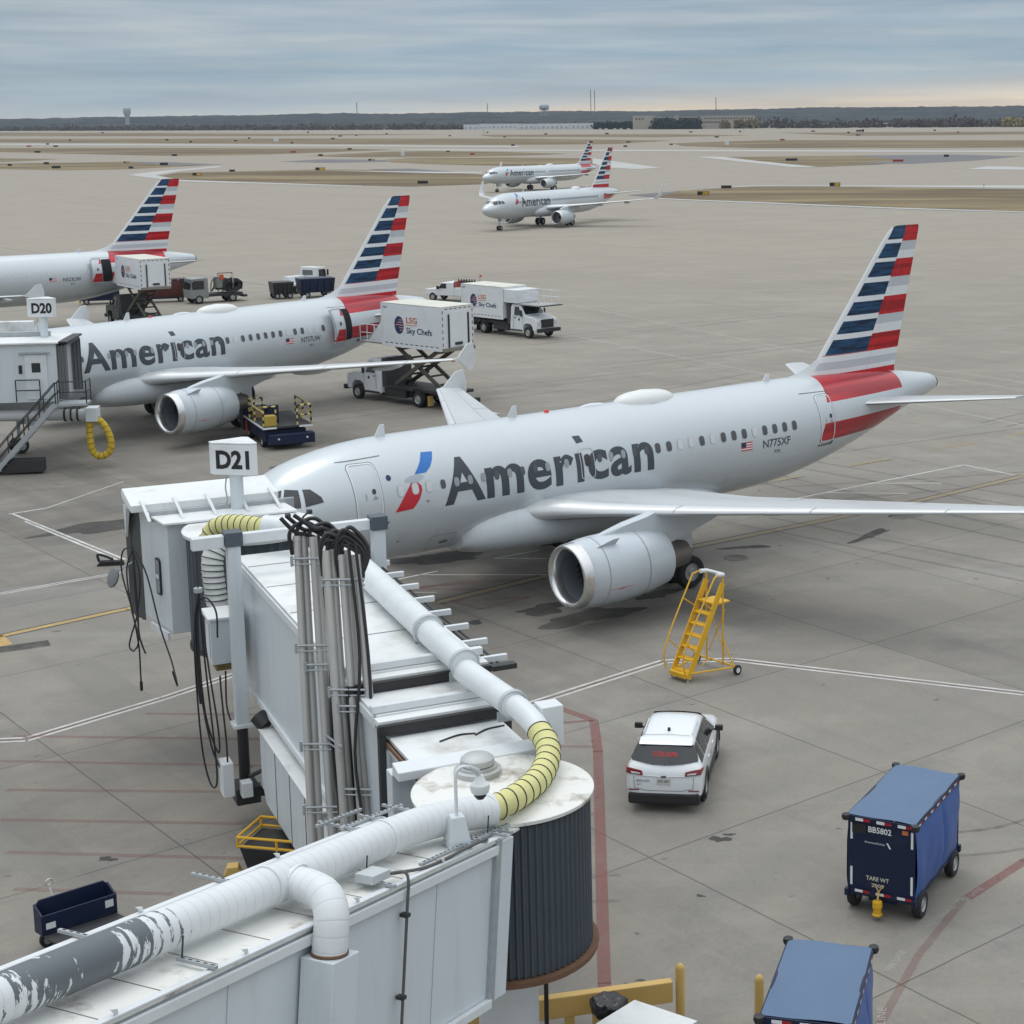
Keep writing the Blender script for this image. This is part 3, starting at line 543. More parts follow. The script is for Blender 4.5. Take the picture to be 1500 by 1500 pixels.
# water towers
def conc(): return mat('pale_tower_paint', (.36, .38, .40), .7, var=.03)
r = thing('water_tower', 'single stemmed concrete water tower on the left horizon', 'water tower', (-1320, 4000, 14)); r.scale = (.62, .62, 1); q = MB()
q.lathe([(0, 9), (6, 7.5), (22, 7), (30, 9.5), (36, 13.5), (46, 14), (48, 12), (49, 0)], (0, 0, 0), (0, 0, 1), 24); q.build('tower_body', conc(), r, 50)
r = thing('water_tower', 'legged water tower with a wide tank on the middle horizon', 'water tower', (-397, 4500, 20)); q = MB()
q.lathe([(32, 0), (33, 8), (38, 13), (44, 13), (48, 9), (50, 0)], (0, 0, 0), (0, 0, 1), 24); q.build('tank', conc(), r, 50)
for k in range(6):
    q = MB(); a = k*PI/3; q.tube([(12*math.cos(a), 12*math.sin(a), 0), (11*math.cos(a), 11*math.sin(a), 40)], .7, 6); q.build('leg', conc(), r, 40)
q = MB(); q.tube([(0, 0, 0), (0, 0, 33)], 1.6, 10); q.build('riser_pipe', conc(), r, 40)
for x, y, h, lab in [(-885, 4500, 62, 'lattice radio mast on the left half of the horizon'), (-275, 4500, 90, 'left one of the pair of thin radio masts right of the legged tower'), (-265, 4500, 88, 'right one of the pair of thin radio masts right of the legged tower'), (50, 4400, 66, 'thin mast on the horizon above the far office building'), (-545, 4500, 56, 'short mast on the horizon left of the legged tower')]:
    q = MB(); q.prism([(-.9, -.8), (.9, -.8), (0, .9)], 'z', 0, h); q.box(-2, 2, -.5, .5, h*.8, h*.8+1)
    o = q.build('radio_mast', mat('mast_grey', (.12, .12, .13), .7)); o.location = (x, y, 15); tag(o, lab, 'mast', 'radio masts on the horizon')
# far buildings
shw = mat('shed_white', (.58, .60, .62), .6, var=.1, scale=.05); shg = mat('shed_grey', (.30, .32, .34), .6)
def shed(x0, x1, lab, h, seed, base=0):
    y = edge_y((x0+x1)/2)-20; r = thing('cargo_building', lab, 'building', ((x0+x1)/2, y, terr(y)), -.34, 'row of white cargo buildings'); w = (x1-x0)/2*1.0
    q = MB(); q.box(-w, w, 0, 30, -1, h); q.build('wall', shw, r, 0)
    q = MB(); q.box(-w-.3, w+.3, -.4, 30.4, h, h+.5); q.build('roof', shg, r, 0)
    rn = random.Random(seed); nd = int(2*w/7)
    for k in range(nd):
        xx = -w+(k+.5)*2*w/nd; q = MB(); q.box(xx-2, xx+2, -.25, -.02, h*.15 if seed != 2 else h*.3, h*rn.choice((.5, .62, .62))); q.build('dock_door', mat('door_grey', (.34, .37, .40), .5), r, 0)
shed(-362, -338, 'short grey white cargo shed at the left end of the far row', 8.2, 1)
shed(-335, -272, 'long bright white cargo building left of the middle of the far row', 9.0, 2)
shed(-269, -245, 'low grey white cargo shed in the middle of the far row', 8.6, 3)
shed(-242, -190, 'long white cargo building right of the middle of the far row', 9.0, 4)
shed(-187, -158, 'white cargo shed at the right end of the far row', 9.2, 5)
r = thing('office_building', 'tan concrete office building with dark window bands on the far horizon', 'building', (-2, 2470, terr(2470)), -.10)
tan = mat('tan_concrete', (.36, .32, .27), .8); dkw = mat('window_band', (.035, .045, .055), .3)
q = MB(); q.box(-90, -62, 0, 25, 0, 19.5).box(-62, 8, 6, 25, 0, 17.5).box(8, 84, 3, 25, 0, 18.2).box(-30, -24, 0, 8, 0, 19.4); q.build('wall', tan, r, 0)
for k in range(3): q = MB(); q.box(-86+k*4.5, -83.5+k*4.5, -.3, -.02, 13.5, 16); q.build('window', dkw, r, 0)
q = MB(); q.box(-60, 6, 5.6, 5.98, 2, 16); q.build('glass_wall', dkw, r, 0)
for k in range(17): q = MB(); q.box(13+k*4.2, 15.4+k*4.2, 2.7, 2.98, 13.8, 15.6); q.build('window', dkw, r, 0)
for k in range(12): q = MB(); q.box(10+k*3.0, 11.9+k*3.0, 2.7, 2.98, 8.5, 10.4); q.build('window', dkw, r, 0)
for i, x in enumerate([-152, -140, -131, -118, -109, -98]):
    q = MB(); q.prism([(-2.4, .3), (-2.2, 1.1), (-1.3, 1.6), (.8, 1.6), (1.6, 1.0), (2.4, .9), (2.4, .3)], 'y', -.9, .9)
    o = q.build('parked_car', shw, None, 0); y = edge_y(x)-60; o.location = (x, y, terr(y)+.1)
    tag(o, 'tiny white car parked beneath the far evergreen grove', 'car', 'cars parked by the far grove')
r = thing('parked_truck', 'small dark truck crossing the far runway at the right', 'truck', (170, 1790, terr(1790)))
q = MB(); q.box(-4, 2, -1.2, 1.2, .9, 2.6); q.build('body', chassis, r, 0); q = MB(); q.box(2.1, 4, -1.2, 1.2, .6, 3.2); q.build('cab', black, r, 0)
for x in (-3, 0, 3): wheel(r, (x, -1.1, .5), .5, .3, 12)
# ---------------------------------------------------------------- airliners
def pchip(tab, x):
    n = len(tab)
    if x <= tab[0][0]: return tab[0][1]
    if x >= tab[-1][0]: return tab[-1][1]
    for i in range(n-1):
        if tab[i][0] <= x <= tab[i+1][0]: break
    def sl(k): return (tab[k+1][1]-tab[k][1])/(tab[k+1][0]-tab[k][0])
    def d(k):
        if k == 0: return sl(0)
        if k == n-1: return sl(n-2)
        a, b = sl(k-1), sl(k)
        return 0 if a*b <= 0 else 2*a*b/(a+b)
    h = tab[i+1][0]-tab[i][0]; t = (x-tab[i][0])/h
    return (tab[i][1]*(2*t**3-3*t*t+1)+h*d(i)*(t**3-2*t*t+t)+tab[i+1][1]*(-2*t**3+3*t*t)+h*d(i+1)*(t**3-t*t))
NT = [(0, -.50), (.05, -.34), (.15, -.20), (.3, -.05), (.6, .16), (1, .36), (1.5, .60), (2, .95), (2.5, 1.27), (3, 1.5), (3.5, 1.66), (4, 1.78), (5, 1.95), (6, 2.04), (7, 2.07)]
NB = [(0, -.50), (.05, -.66), (.15, -.82), (.3, -.97), (.6, -1.18), (1, -1.38), (1.5, -1.56), (2, -1.69), (2.5, -1.79), (3, -1.87), (4, -1.98), (5, -2.05), (6, -2.07)]
NW = [(0, 0), (.05, .17), (.15, .34), (.3, .53), (.6, .80), (1, 1.06), (1.5, 1.31), (2, 1.49), (2.5, 1.62), (3, 1.72), (4, 1.87), (5, 1.95), (6, 1.975)]
TT = [(0, 1.30), (.25, 1.42), (1, 1.55), (2, 1.70), (3.5, 1.88), (5, 1.99), (7, 2.06), (9, 2.07)]
TB = [(0, .72), (.25, .64), (1, .42), (2, .14), (3, -.16), (4, -.50), (6, -1.10), (8, -1.58), (10, -1.92), (11, -2.01), (12.5, -2.07)]
TW = [(0, .28), (.25, .38), (1, .55), (2, .76), (3, .96), (4, 1.16), (6, 1.52), (8, 1.80), (10, 1.94), (11.5, 1.975)]
class Fus:
    def __init__(s, L, zc=4.05, kw=1., kh=1.): s.L, s.zc, s.kw, s.kh = L, zc, kw, kh
    def dims(s, X):
        if X < 7.5: t, b, w = pchip(NT, X), pchip(NB, X), pchip(NW, X)
        else: d = s.L-X; t, b, w = pchip(TT, d), pchip(TB, d), pchip(TW, d)
        c = max(min((t+b)/2, t), b) if (X < 7.5 or t+b > .3) else 0
        if X < 7.5: c = (t+b)/2*max(0, 1-X/7)
        else: c = (t+b)/2
        return s.zc+c*s.kh, (t-c)*s.kh, (c-b)*s.kh, w*s.kw
    def ring(s, X, n=48):
        zc, u, d, w = s.dims(X)
        return [Vector((X, w*math.sin(a), zc+(u if math.cos(a) > 0 else d)*math.cos(a))) for a in (2*PI*k/n for k in range(n))]
    def side(s, X, z, sd, off):
        zc, u, d, w = s.dims(X); h = u if z > zc else d; q = (z-zc)/h; q = max(-.999, min(.999, q))
        y = w*math.sqrt(1-q*q); nrm = Vector((0, y/w/w if w > 0 else 0, q/h)).normalized()
        return Vector((X, sd*(y+off*nrm.y), z+off*nrm.z))
    def decal(s, mb, vs, fs, sd, off=.006, m=0, dz=.16):
        b = bmesh.new(); bv = [b.verts.new((v[0], 0, v[1])) for v in vs]
        for f in fs:
            try: b.faces.new([bv[i] for i in f])
            except ValueError: pass
        z0 = min(v[1] for v in vs); z1 = max(v[1] for v in vs); k = int((z1-z0)/dz)+1
        for j in range(1, k):
            bmesh.ops.bisect_plane(b, geom=b.verts[:]+b.edges[:]+b.faces[:], plane_co=(0, 0, z0+(z1-z0)*j/k), plane_no=(0, 0, 1))
        x0 = min(v[0] for v in vs); x1 = max(v[0] for v in vs)
        if x0 < 6 or x1 > s.L-12:
            k = int((x1-x0)/.25)+1
            for j in range(1, k):
                bmesh.ops.bisect_plane(b, geom=b.verts[:]+b.edges[:]+b.faces[:], plane_co=(x0+(x1-x0)*j/k, 0, 0), plane_no=(1, 0, 0))
        b.verts.index_update()
        mb.add([s.side(v.co.x, v.co.z, sd, off) for v in b.verts], [tuple(v.index for v in f.verts) for f in b.faces], m); b.free()
    def poly(s, mb, pts, sd, off=.006, m=0): s.decal(mb, pts, [tuple(range(len(pts)))], sd, off, m)
    def outline(s, mb, pts, wd, sd, off=.006, m=0):
        cx = sum(p[0] for p in pts)/len(pts); cz = sum(p[1] for p in pts)/len(pts); q = []
        w = max(p[0] for p in pts)-min(p[0] for p in pts); h = max(p[1] for p in pts)-min(p[1] for p in pts)
        for p in pts: q.append((cx+(p[0]-cx)*(1-2*wd/w), cz+(p[1]-cz)*(1-2*wd/h)))
        n = len(pts)
        for i in range(n):
            a, b_ = pts[i], pts[(i+1) % n]; c_, d_ = q[(i+1) % n], q[i]; L = math.hypot(b_[0]-a[0], b_[1]-a[1]); k = max(1, int(L/.15))
            for j in range(k):
                t0, t1 = j/k, (j+1)/k; lp = lambda u, v, t: (u[0]+(v[0]-u[0])*t, u[1]+(v[1]-u[1])*t)
                qs = [lp(a, b_, t0), lp(a, b_, t1), lp(d_, c_, t1), lp(d_, c_, t0)]
                mb.add([s.side(x, z, sd, off) for x, z in qs], [(0, 1, 2, 3)], m)
def skin_mat(o, zt=0., kind='a'):
    nm = 'airliner_skin_%g_%s' % (o, kind)
    if nm in MC: return MC[nm]
    m = bpy.data.materials.new(nm); m.use_nodes = True; t = m.node_tree; b = t.nodes['Principled BSDF']
    tcn = N(t, 'ShaderNodeTexCoord'); s = N(t, 'ShaderNodeSeparateXYZ'); t.links.new(tcn.outputs['Object'], s.inputs[0])
    X = MATH(t, 'SUBTRACT', s.outputs[0], o); Z = MATH(t, 'SUBTRACT', s.outputs[2], zt)
    if kind == 'a':
        le = MATH(t, 'ADD', 25.2, MATH(t, 'MULTIPLY', MATH(t, 'SUBTRACT', Z, 3.75), .45)); xm = 31.0
        zin = MATH(t, 'MAXIMUM', MATH(t, 'GREATER_THAN', Z, 5.22), MATH(t, 'MULTIPLY', MATH(t, 'GREATER_THAN', Z, 3.75), MATH(t, 'LESS_THAN', Z, 4.45)))
        ex = MATH(t, 'LESS_THAN', X, xm)
    else:
        le = MATH(t, 'ADD', 26.8, MATH(t, 'MULTIPLY', MATH(t, 'SUBTRACT', Z, 3.75), .15))
        zin = MATH(t, 'MULTIPLY', MATH(t, 'GREATER_THAN', Z, 3.95), MATH(t, 'LESS_THAN', Z, 4.85)); ex = MATH(t, 'LESS_THAN', X, 31.2)
    msk = MATH(t, 'MULTIPLY', MATH(t, 'MULTIPLY', zin, ex), MATH(t, 'GREATER_THAN', X, le))
    n1 = NOISE(t, MAPV(t, tcn.outputs['Object'], (.25, .6, .9)), 1, 4); n2 = NOISE(t, MAPV(t, tcn.outputs['Object'], (.12, .1, 2.6)), 1, 1)
    n3 = NOISE(t, MAPV(t, tcn.outputs['Object'], (2.2, 1, .8)), 1, 6, .7)
    c = MIX(t, n1, (.515, .56, .59), (.565, .605, .635))
    c = MIX(t, MATH(t, 'MULTIPLY', RAMP(t, n3, [(.55, 0.), (.75, 1.)]), MATH(t, 'MULTIPLY', MATH(t, 'LESS_THAN', Z, 3.2), .55)), c, (.40, .39, .37))
    # panel joints round the barrel and along it
    pj = MATH(t, 'LESS_THAN', MATH(t, 'PINGPONG', s.outputs[0], 2.665), .009)
    zj_ = MATH(t, 'LESS_THAN', MATH(t, 'ABSOLUTE', MATH(t, 'SUBTRACT', Z, 3.32)), .008)
    c = MIX(t, MATH(t, 'MULTIPLY', MATH(t, 'MAXIMUM', pj, zj_), .22), c, (.30, .32, .34))
    rc = MIX(t, RAMP(t, n2, [(.45, 0.), (.55, 1.)]), (.33, .012, .022), (.50, .022, .032))
    c = MIX(t, msk, c, rc); t.links.new(c, b.inputs['Base Color'])
    b.inputs['Roughness'].default_value = .30; b.inputs['Specular IOR Level'].default_value = .5; b.inputs['Coat Weight'].default_value = .3; b.inputs['Coat Roughness'].default_value = .12
    b.inputs['Metallic'].default_value = .22
    MC[nm] = m; return m
def fin_mat():
    if 'fin_livery' in MC: return MC['fin_livery']
    m = bpy.data.materials.new('fin_livery'); m.use_nodes = True; t = m.node_tree; b = t.nodes['Principled BSDF']
    tcn = N(t, 'ShaderNodeTexCoord'); s = N(t, 'ShaderNodeSeparateXYZ'); t.links.new(tcn.outputs['Object'], s.inputs[0]); X, Z = s.outputs[0], s.outputs[2]
    f = MATH(t, 'DIVIDE', MATH(t, 'SUBTRACT', Z, 5.), 8.)
    W_, G_ = (.66, .69, .71), (.47, .50, .54)
    n2 = NOISE(t, MAPV(t, tcn.outputs['Object'], (.9, .1, 7.5)), 1, 3, .5); n4 = NOISE(t, MAPV(t, tcn.outputs['Object'], (.10, .1, 2.6), (5, 3, 1)), 1, 1)
    blue = MIX(t, RAMP(t, n2, [(.40, 0.), (.60, 1.)]), (.004, .017, .045), (.012, .062, .145)); redc = MIX(t, RAMP(t, n4, [(.47, 0.), (.5, 1.)]), (.30, .008, .014), (.46, .014, .022))
    def z(v): return (v-5.)/8.
    bl = RAMP(t, f, [(0, 0.), (z(6.84), 1.), (z(7.42), 0.), (z(7.63), 1.), (z(8.13), 0.), (z(8.36), 1.), (z(8.89), 0.), (z(9.1), 1.), (z(9.64), 0.), (z(9.85), 1.), (z(10.44), 0.), (z(10.6), 1.), (z(11.2), 0.), (z(11.36), 1.)], 'CONSTANT')
    rd = RAMP(t, f, [(0, 1.), (z(6.06), 0.), (z(6.8), 1.), (z(7.51), 0.), (z(8.28), 1.), (z(9.02), 0.), (z(9.8), 1.), (z(10.54), 0.), (z(11.28), 1.)], 'CONSTANT')
    gr = RAMP(t, f, [(0, 0.), (z(6.25), 1.), (z(6.55), 0.), (z(7.51), 0.), (z(7.9), 1.), (z(8.28), 0.), (z(9.4), 1.), (z(9.8), 0.), (z(10.9), 1.), (z(11.28), 0.)], 'CONSTANT')
    wh = MIX(t, gr, W_, G_)
    xle = MATH(t, 'ADD', 26.18, MATH(t, 'MULTIPLY', MATH(t, 'SUBTRACT', Z, 5.92), .823)); xb = MATH(t, 'ADD', 29.51, MATH(t, 'MULTIPLY', MATH(t, 'SUBTRACT', Z, 6.78), .496))
    aft = MATH(t, 'GREATER_THAN', X, xb); low = MATH(t, 'LESS_THAN', Z, 6.84)
    left = MIX(t, bl, W_, blue); left = MIX(t, MATH(t, 'GREATER_THAN', MATH(t, 'SUBTRACT', X, xle), .20), (.60, .62, .63), left)
    right = MIX(t, rd, wh, redc)
    c = MIX(t, MATH(t, 'MAXIMUM', aft, low), left, right)
    c = MIX(t, MATH(t, 'MULTIPLY', MATH(t, 'LESS_THAN', MATH(t, 'SUBTRACT', X, xle), .10), low), c, (.60, .62, .63))
    hl = MATH(t, 'LESS_THAN', MATH(t, 'ABSOLUTE', MATH(t, 'SUBTRACT', X, MATH(t, 'ADD', xb, .35))), .012)
    c = MIX(t, MATH(t, 'MULTIPLY', hl, .4), c, (.15, .15, .17))
    t.links.new(c, b.inputs['Base Color']); b.inputs['Roughness'].default_value = .4; b.inputs['Specular IOR Level'].default_value = .3
    MC['fin_livery'] = m; return m
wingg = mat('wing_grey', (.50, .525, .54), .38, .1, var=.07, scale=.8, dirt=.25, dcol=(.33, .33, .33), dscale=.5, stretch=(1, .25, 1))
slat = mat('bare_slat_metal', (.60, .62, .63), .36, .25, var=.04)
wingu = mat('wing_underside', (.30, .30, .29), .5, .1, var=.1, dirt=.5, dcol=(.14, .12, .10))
gap = mat('panel_gap', (.10, .105, .11), .7)
nacm = mat('nacelle_paint', (.50, .55, .59), .34, .1, var=.05, scale=1.2, dirt=.2, dcol=(.32, .32, .32), coat=.2)
lipm = mat('polished_inlet_lip', (.66, .66, .66), .22, .9, var=.1, scale=3)
hotm = mat('exhaust_metal', (.20, .185, .17), .45, .6, var=.2, dirt=.4, dcol=(.08, .07, .06))
fanm = mat('fan_blades', (.07, .075, .08), .35, .6)
ductm = mat('inlet_duct_lining', (.17, .19, .21), .5, .1)
shade_w = mat('window_shade', (.60, .62, .63), .45); rimg = mat('window_rim', (.36, .39, .41), .4, .1)
AF = [(0, 0), (.006, .14), (.03, .29), (.08, .42), (.118, .47), (.128, .455), (.2, .5), (.35, .5), (.5, .44), (.66, .31), (.668, .29), (.85, .13), (1, .012),
      (.85, -.06), (.6, -.22), (.35, -.40), (.15, -.38), (.05, -.26), (.012, -.14)]
def section(x, y, z, ch, tc, vert=False):
    if vert: return [Vector((x+a*ch, b*ch*tc*1.0 if a > 0 else 0, z)) for a, b in AFS]
    return [Vector((x+a*ch, y, z+b*ch*tc)) for a, b in AF]
AFS = [(0, 0), (.012, .16), (.05, .3), (.15, .45), (.35, .5), (.6, .36), (.85, .14), (1, .01), (.85, -.14), (.6, -.36), (.35, -.5), (.15, -.45), (.05, -.3), (.012, -.16)]
def wing_sides(cfg):
    return cfg
DOTX = .36
def make_airliner(name, label, pose, o1=0., o2=0., kind='a', detail=2, reg=None, num=None, door_open=False, sharklet=False, wins=None, lettering=True, rzx=0):
    """body axes: x aft from the nose, y starboard, z up. o1 = forward plug, o2 = total plug"""
    L = 33.84+o2; fus = Fus(L, zc=4.05 if kind == 'a' else 3.72, kw=1 if kind == 'a' else .955, kh=1 if kind == 'a' else .97)
    R = thing(name, label, 'airliner', (pose[0], pose[1], 0), pose[2], 'airliners in the same silver, red and blue livery')
    sk = skin_mat(o2, 0 if kind == 'a' else -.2, kind); n = 48 if detail > 1 else 28
    xs = [0, .02, .05, .1, .2, .35, .6, .9, 1.3, 1.7, 2.1, 2.6, 3.1, 3.7, 4.4, 5.2, 6, 7]
    X = 8.
    while X < L-13: xs.append(X); X += 1.6
    xs += [L-d for d in (12.5, 11.5, 10.5, 9.5, 8.5, 7.5, 6.5, 5.5, 4.5, 3.5, 2.7, 2, 1.3, .7, .25)]
    mb = MB(); mb.loft([fus.ring(x, n) for x in xs]+[[v for v in fus.ring(L, n)]], 0, True); mb.build('fuselage', sk, R, 60)
    zc, u, d_, w = fus.dims(L); q = MB(); q.lathe([(-.02, u*.98), (.08, u*.9), (.0, u*.7), (-.3, u*.55), (-.3, 0)], (L, 0, zc), (1, 0, 0), 20); q.build('exhaust_nozzle', darkmetal, R, 40)
    # belly fairing
    fx = [8.7, 9.1, 9.6, 10.4, 11.4, 12.6, 14, 15.6, 17, 18.2, 19.2, 20.0, 20.5]; ft = [2.9, 3.35, 3.55, 3.68, 3.70, 3.64, 3.52, 3.42, 3.32, 3.15, 2.92, 2.6, 2.35]
    fb = [2.05, 1.85, 1.75, 1.66, 1.6, 1.58, 1.58, 1.58, 1.62, 1.7, 1.82, 1.95, 2.05]; fwid = [1.55, 1.85, 2.0, 2.12, 2.2, 2.24, 2.24, 2.22, 2.16, 2.05, 1.9, 1.7, 1.45]
    rings = []
    for x, t_, b_, w_ in zip(fx, ft, fb, fwid):
        c_ = (t_+b_)/2-.1; rings.append([Vector((x+o1, (w_*fus.kw)*math.copysign(abs(math.sin(a))**.8, math.sin(a)), c_+(t_-c_ if math.cos(a) > 0 else c_-b_)*math.copysign(abs(math.cos(a))**.85, math.cos(a)))) for a in (2*PI*k/32 for k in range(32))])
    mb = MB(); mb.loft(rings); mb.build('belly_fairing', mat('fairing_paint', (.55, .585, .61), .36, .05, dirt=.3, dcol=(.33, .32, .31)), R, 60)
    # wings
    dih = .0885; spn = 17.0 if kind == 'a' else 17.2
    for sd in (-1, 1):
        secs = []; ymax = spn-.15
        for y, in [(1.5,), (2.6,), (4.4,), (6.4,), (8.5,), (11,), (13.5,), (15.5,), (16.4,), (ymax,)]:
            xle = 11.3+.530*(y-1.95)+o1; te = 17.35+.02*(y-2) if y <= 6.4 else 17.44+(y-6.4)*(20.45-17.44)/(17-6.4)
            if y < 2.7: xle -= (2.7-y)*.35
            ch = te+o1-xle; tcv = .150 if y < 3 else .12 if y < 7 else .108
            secs.append([Vector((p.x, sd*y, p.z)) for p in section(xle, y, 3.05+dih*(y-1.9), ch, tcv)])
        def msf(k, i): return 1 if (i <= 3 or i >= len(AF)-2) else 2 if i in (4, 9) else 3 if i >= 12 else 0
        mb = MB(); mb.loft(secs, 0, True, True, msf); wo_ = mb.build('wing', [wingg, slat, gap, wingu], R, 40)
        # flap and spoiler joints across the chord
        if detail > 1:
            mb = MB()
            for y in (3.4, 6.5, 8.6, 10.7, 12.8, 14.6, 16.2):
                xle = 11.3+.530*(y-1.95)+o1; te = (17.35 if y <= 6.4 else 17.44+(y-6.4)*(20.45-17.44)/(17-6.4))+o1; ch = te-xle; zz = 3.05+dih*(y-1.9)
                tcv = .12 if y < 7 else .108; seg = [(a, b) for a, b in AF[:5]] if y in (3.4, 6.5, 10.7, 14.6) else [(a, b) for a, b in AF[9:13]]
                P = [Vector((xle+a*ch, sd*y, zz+b*ch*tcv+.004)) for a, b in seg]
                for p, q_ in zip(P, P[1:]): mb.add([p-Vector((0, .012, 0)), q_-Vector((0, .012, 0)), q_+Vector((0, .012, 0)), p+Vector((0, .012, 0))], [(0, 1, 2, 3)])
            mb.build('wing_panel_joints', gap, wo_, 0, recalc=False)
        tip = Vector((11.3+.530*(ymax-1.95)+o1, sd*ymax, 3.05+dih*(ymax-1.9)))
        if kind == 'b' or sharklet:
            pr = []; H_ = 2.4
            for t_ in (0, .12, .3, .6, 1):
                ang = min(1, t_/.3); yy = spn-.15+.55*math.sin(min(1, t_*2.2)*PI/2)*.8+t_*.25; zz = tip.z+H_*t_**1.3; xx = tip.x+.2+1.7*t_; ch = 1.55*(1-t_)+.55*t_
                pr.append([Vector((xx+a*ch, sd*(yy-(b*ch*.1)*ang), zz+b*ch*.1*(1-ang))) for a, b in AF])
            mb = MB(); mb.loft(pr); mb.build('winglet', white, wo_, 50)
        else:
            mb = MB(); px = [(0, 0), (.35, .10), (.95, .72), (1.35, .80), (1.50, .25), (1.50, -.2), (1.30, -.72), (.98, -.66), (.45, -.12)]
            mb.prism([(tip.x+a*1.08, tip.z+b) for a, b in px], 'y', sd*ymax-.02, sd*ymax+.035); mb.build('wingtip_fence', white, wo_, 30, .012)
            if detail > 1:
                q = MB(); q.lathe([(-.12, 0), (-.09, .05), (0, .07), (.1, .05), (.16, 0)], tip+Vector((.15, -sd*.1, -.05)), (1, 0, 0), 10); q.build('navigation_light', mat('red_lamp', (.6, .03, .02), .2) if sd < 0 else mat('green_lamp', (.02, .3, .08), .2), wo_, 40)
        for y, l in ((4.2, 2.4), (8.3, 2.9), (12.6, 2.3)):
            te = 17.4 if y < 6.5 else 17.44+(y-6.4)*.284; x0 = te+o1-l*.72; zz = 3.05+dih*(y-1.9)-.22
            mb = MB(); mb.lathe([(0, 0), (l*.1, .09), (l*.3, .17), (l*.6, .19), (l*.85, .11), (l, 0)], (x0, sd*y, zz), (1, 0, -.03), 12); mb.build('flap_track_fairing', wingg, wo_, 50)
    # engines
    for sd in (-1, 1):
        ey = (5.75 if kind == 'a' else 4.83)*sd; ex = 9.83+o1+(0 if kind == 'a' else -.1); ez = 1.85 if kind == 'a' else 1.62
        mb = MB(); k_ = 1. if kind == 'a' else .97
        mb.lathe([(0.10, .93), (.22, 1.03), (.5, 1.10), (1.0, 1.155), (1.7, 1.17), (2.5, 1.14), (3.2, 1.05), (3.85, .92), (3.80, .88), (3.3, .84), (3.0, .62)], (ex, ey, ez), (1, 0, 0), 40)
        E_ = mb.build('engine', nacm, R, 50)
        mb = MB(); mb.lathe([(.40, .82), (.16, .855), (.05, .90), (0, .955), (.01, 1.0), (.06, 1.035), (.20, 1.062), (.36, 1.083)], (ex, ey, ez), (1, 0, 0), 40); mb.build('inlet_lip', lipm, E_, 60)
        mb = MB(); mb.lathe([(.38, .825), (.8, .83), (1.15, .85), (1.15, .0)], (ex, ey, ez), (1, 0, 0), 36); mb.build('inlet_duct', ductm, E_, 50)
        mb = MB(); mb.lathe([(.72, 0), (.80, .09), (1.0, .2), (1.12, .26)], (ex, ey, ez), (1, 0, 0), 20)
        if detail > 1:
            for j in range(24):
                a = 2*PI*j/24; ca, sa = math.cos(a), math.sin(a); c2, s2 = math.cos(a+.17), math.sin(a+.17)
                mb.add([(ex+.98, ey+.2*ca, ez+.2*sa), (ex+1.0, ey+.80*ca, ez+.80*sa), (ex+1.12, ey+.80*c2, ez+.80*s2), (ex+1.10, ey+.2*c2, ez+.2*s2)], [(0, 1, 2, 3)])
        mb.build('fan', fanm, E_, 30)
        mb = MB(); mb.lathe([(3.0, .66), (3.7, .60), (4.4, .50), (4.98, .41), (4.96, .38), (4.6, .36), (4.6, .25), (5.0, .2), (5.4, .02)], (ex, ey, ez-.02), (1, 0, 0), 28); mb.build('core_exhaust', hotm, E_, 40)
        wz = 3.05+dih*(abs(ey)-1.9); wle = 11.3+.53*(abs(ey)-1.95)+o1
        mb = MB(); rg = []
        for x, zb, zt, hw in ((ex+1.1, 2.88, 2.95, .06), (ex+1.5, 2.85, 3.08, .15), (ex+2.3, 2.75, 3.27, .19), (ex+3.2, 2.6, wz+.02, .2), (wle+.1, 2.35, wz+.12, .2), (wle+.7, 2.3, wz-.1, .2), (wle+2.0, 2.62, wz-.12, .18), (wle+3.2, 2.95, wz-.15, .12), (wle+3.9, 3.12, wz-.18, .03)):
            zt = max(zt, zb+.03); zb2 = zb-(.23 if kind == 'b' else 0)
            rg.append([Vector((x, ey-hw, zb2)), Vector((x, ey-hw, zt-.06)), Vector((x, ey-hw*.4, zt)), Vector((x, ey+hw*.4, zt)), Vector((x, ey+hw, zt-.06)), Vector((x, ey+hw, zb2))])
        mb.loft(rg); mb.build('pylon', nacm, E_, 50)
        if detail > 1:
            mb = MB(); a = 2.45 if sd < 0 else .69
            mb = MB()
            for aa in (math.radians(124 if sd < 0 else 56),):
                ca, sa = math.cos(aa), math.sin(aa)
                mb.add([(ex+.75, ey+1.135*ca, ez+1.135*sa), (ex+1.55, ey+1.16*ca, ez+1.16*sa), (ex+1.6, ey+1.42*ca, ez+1.42*sa), (ex+1.35, ey+1.40*ca, ez+1.40*sa)], [(0, 1, 2, 3)])
            mb.build('strake', nacm, E_, 0, recalc=False)
            for xx in (.95, 2.62):
                mb = MB(); rr2 = 1.157 if xx < 1 else 1.137; mb.lathe([(xx-.008, rr2), (xx+.008, rr2)], (ex, ey, ez), (1, 0, 0), 40); mb.build('cowl_joint', gap, E_, 50, recalc=False)
            mb = MB(); mb.add([(ex+1.0+.9*t_, ey+sd*1.175*math.cos(-.35), ez+1.175*math.sin(-.35)+dz_) for t_, dz_ in ((0, 0), (1, 0), (1, .012), (0, .012))], [(0, 1, 2, 3)])
            mb.add([(ex+1.35+.25*t_, ey+sd*1.18*math.cos(-.38), ez+1.18*math.sin(-.38)+dz_) for t_, dz_ in ((0, 0), (1, .02), (1, .05), (0, .04))], [(0, 1, 2, 3)], 0)
            mb.build('warning_mark', inkr, E_, 0, recalc=False)
    # landing gear
    gx = 16.28+o1 if kind == 'a' else 4.1+15.5; gy = 3.8 if kind == 'a' else 2.86; gr = .585
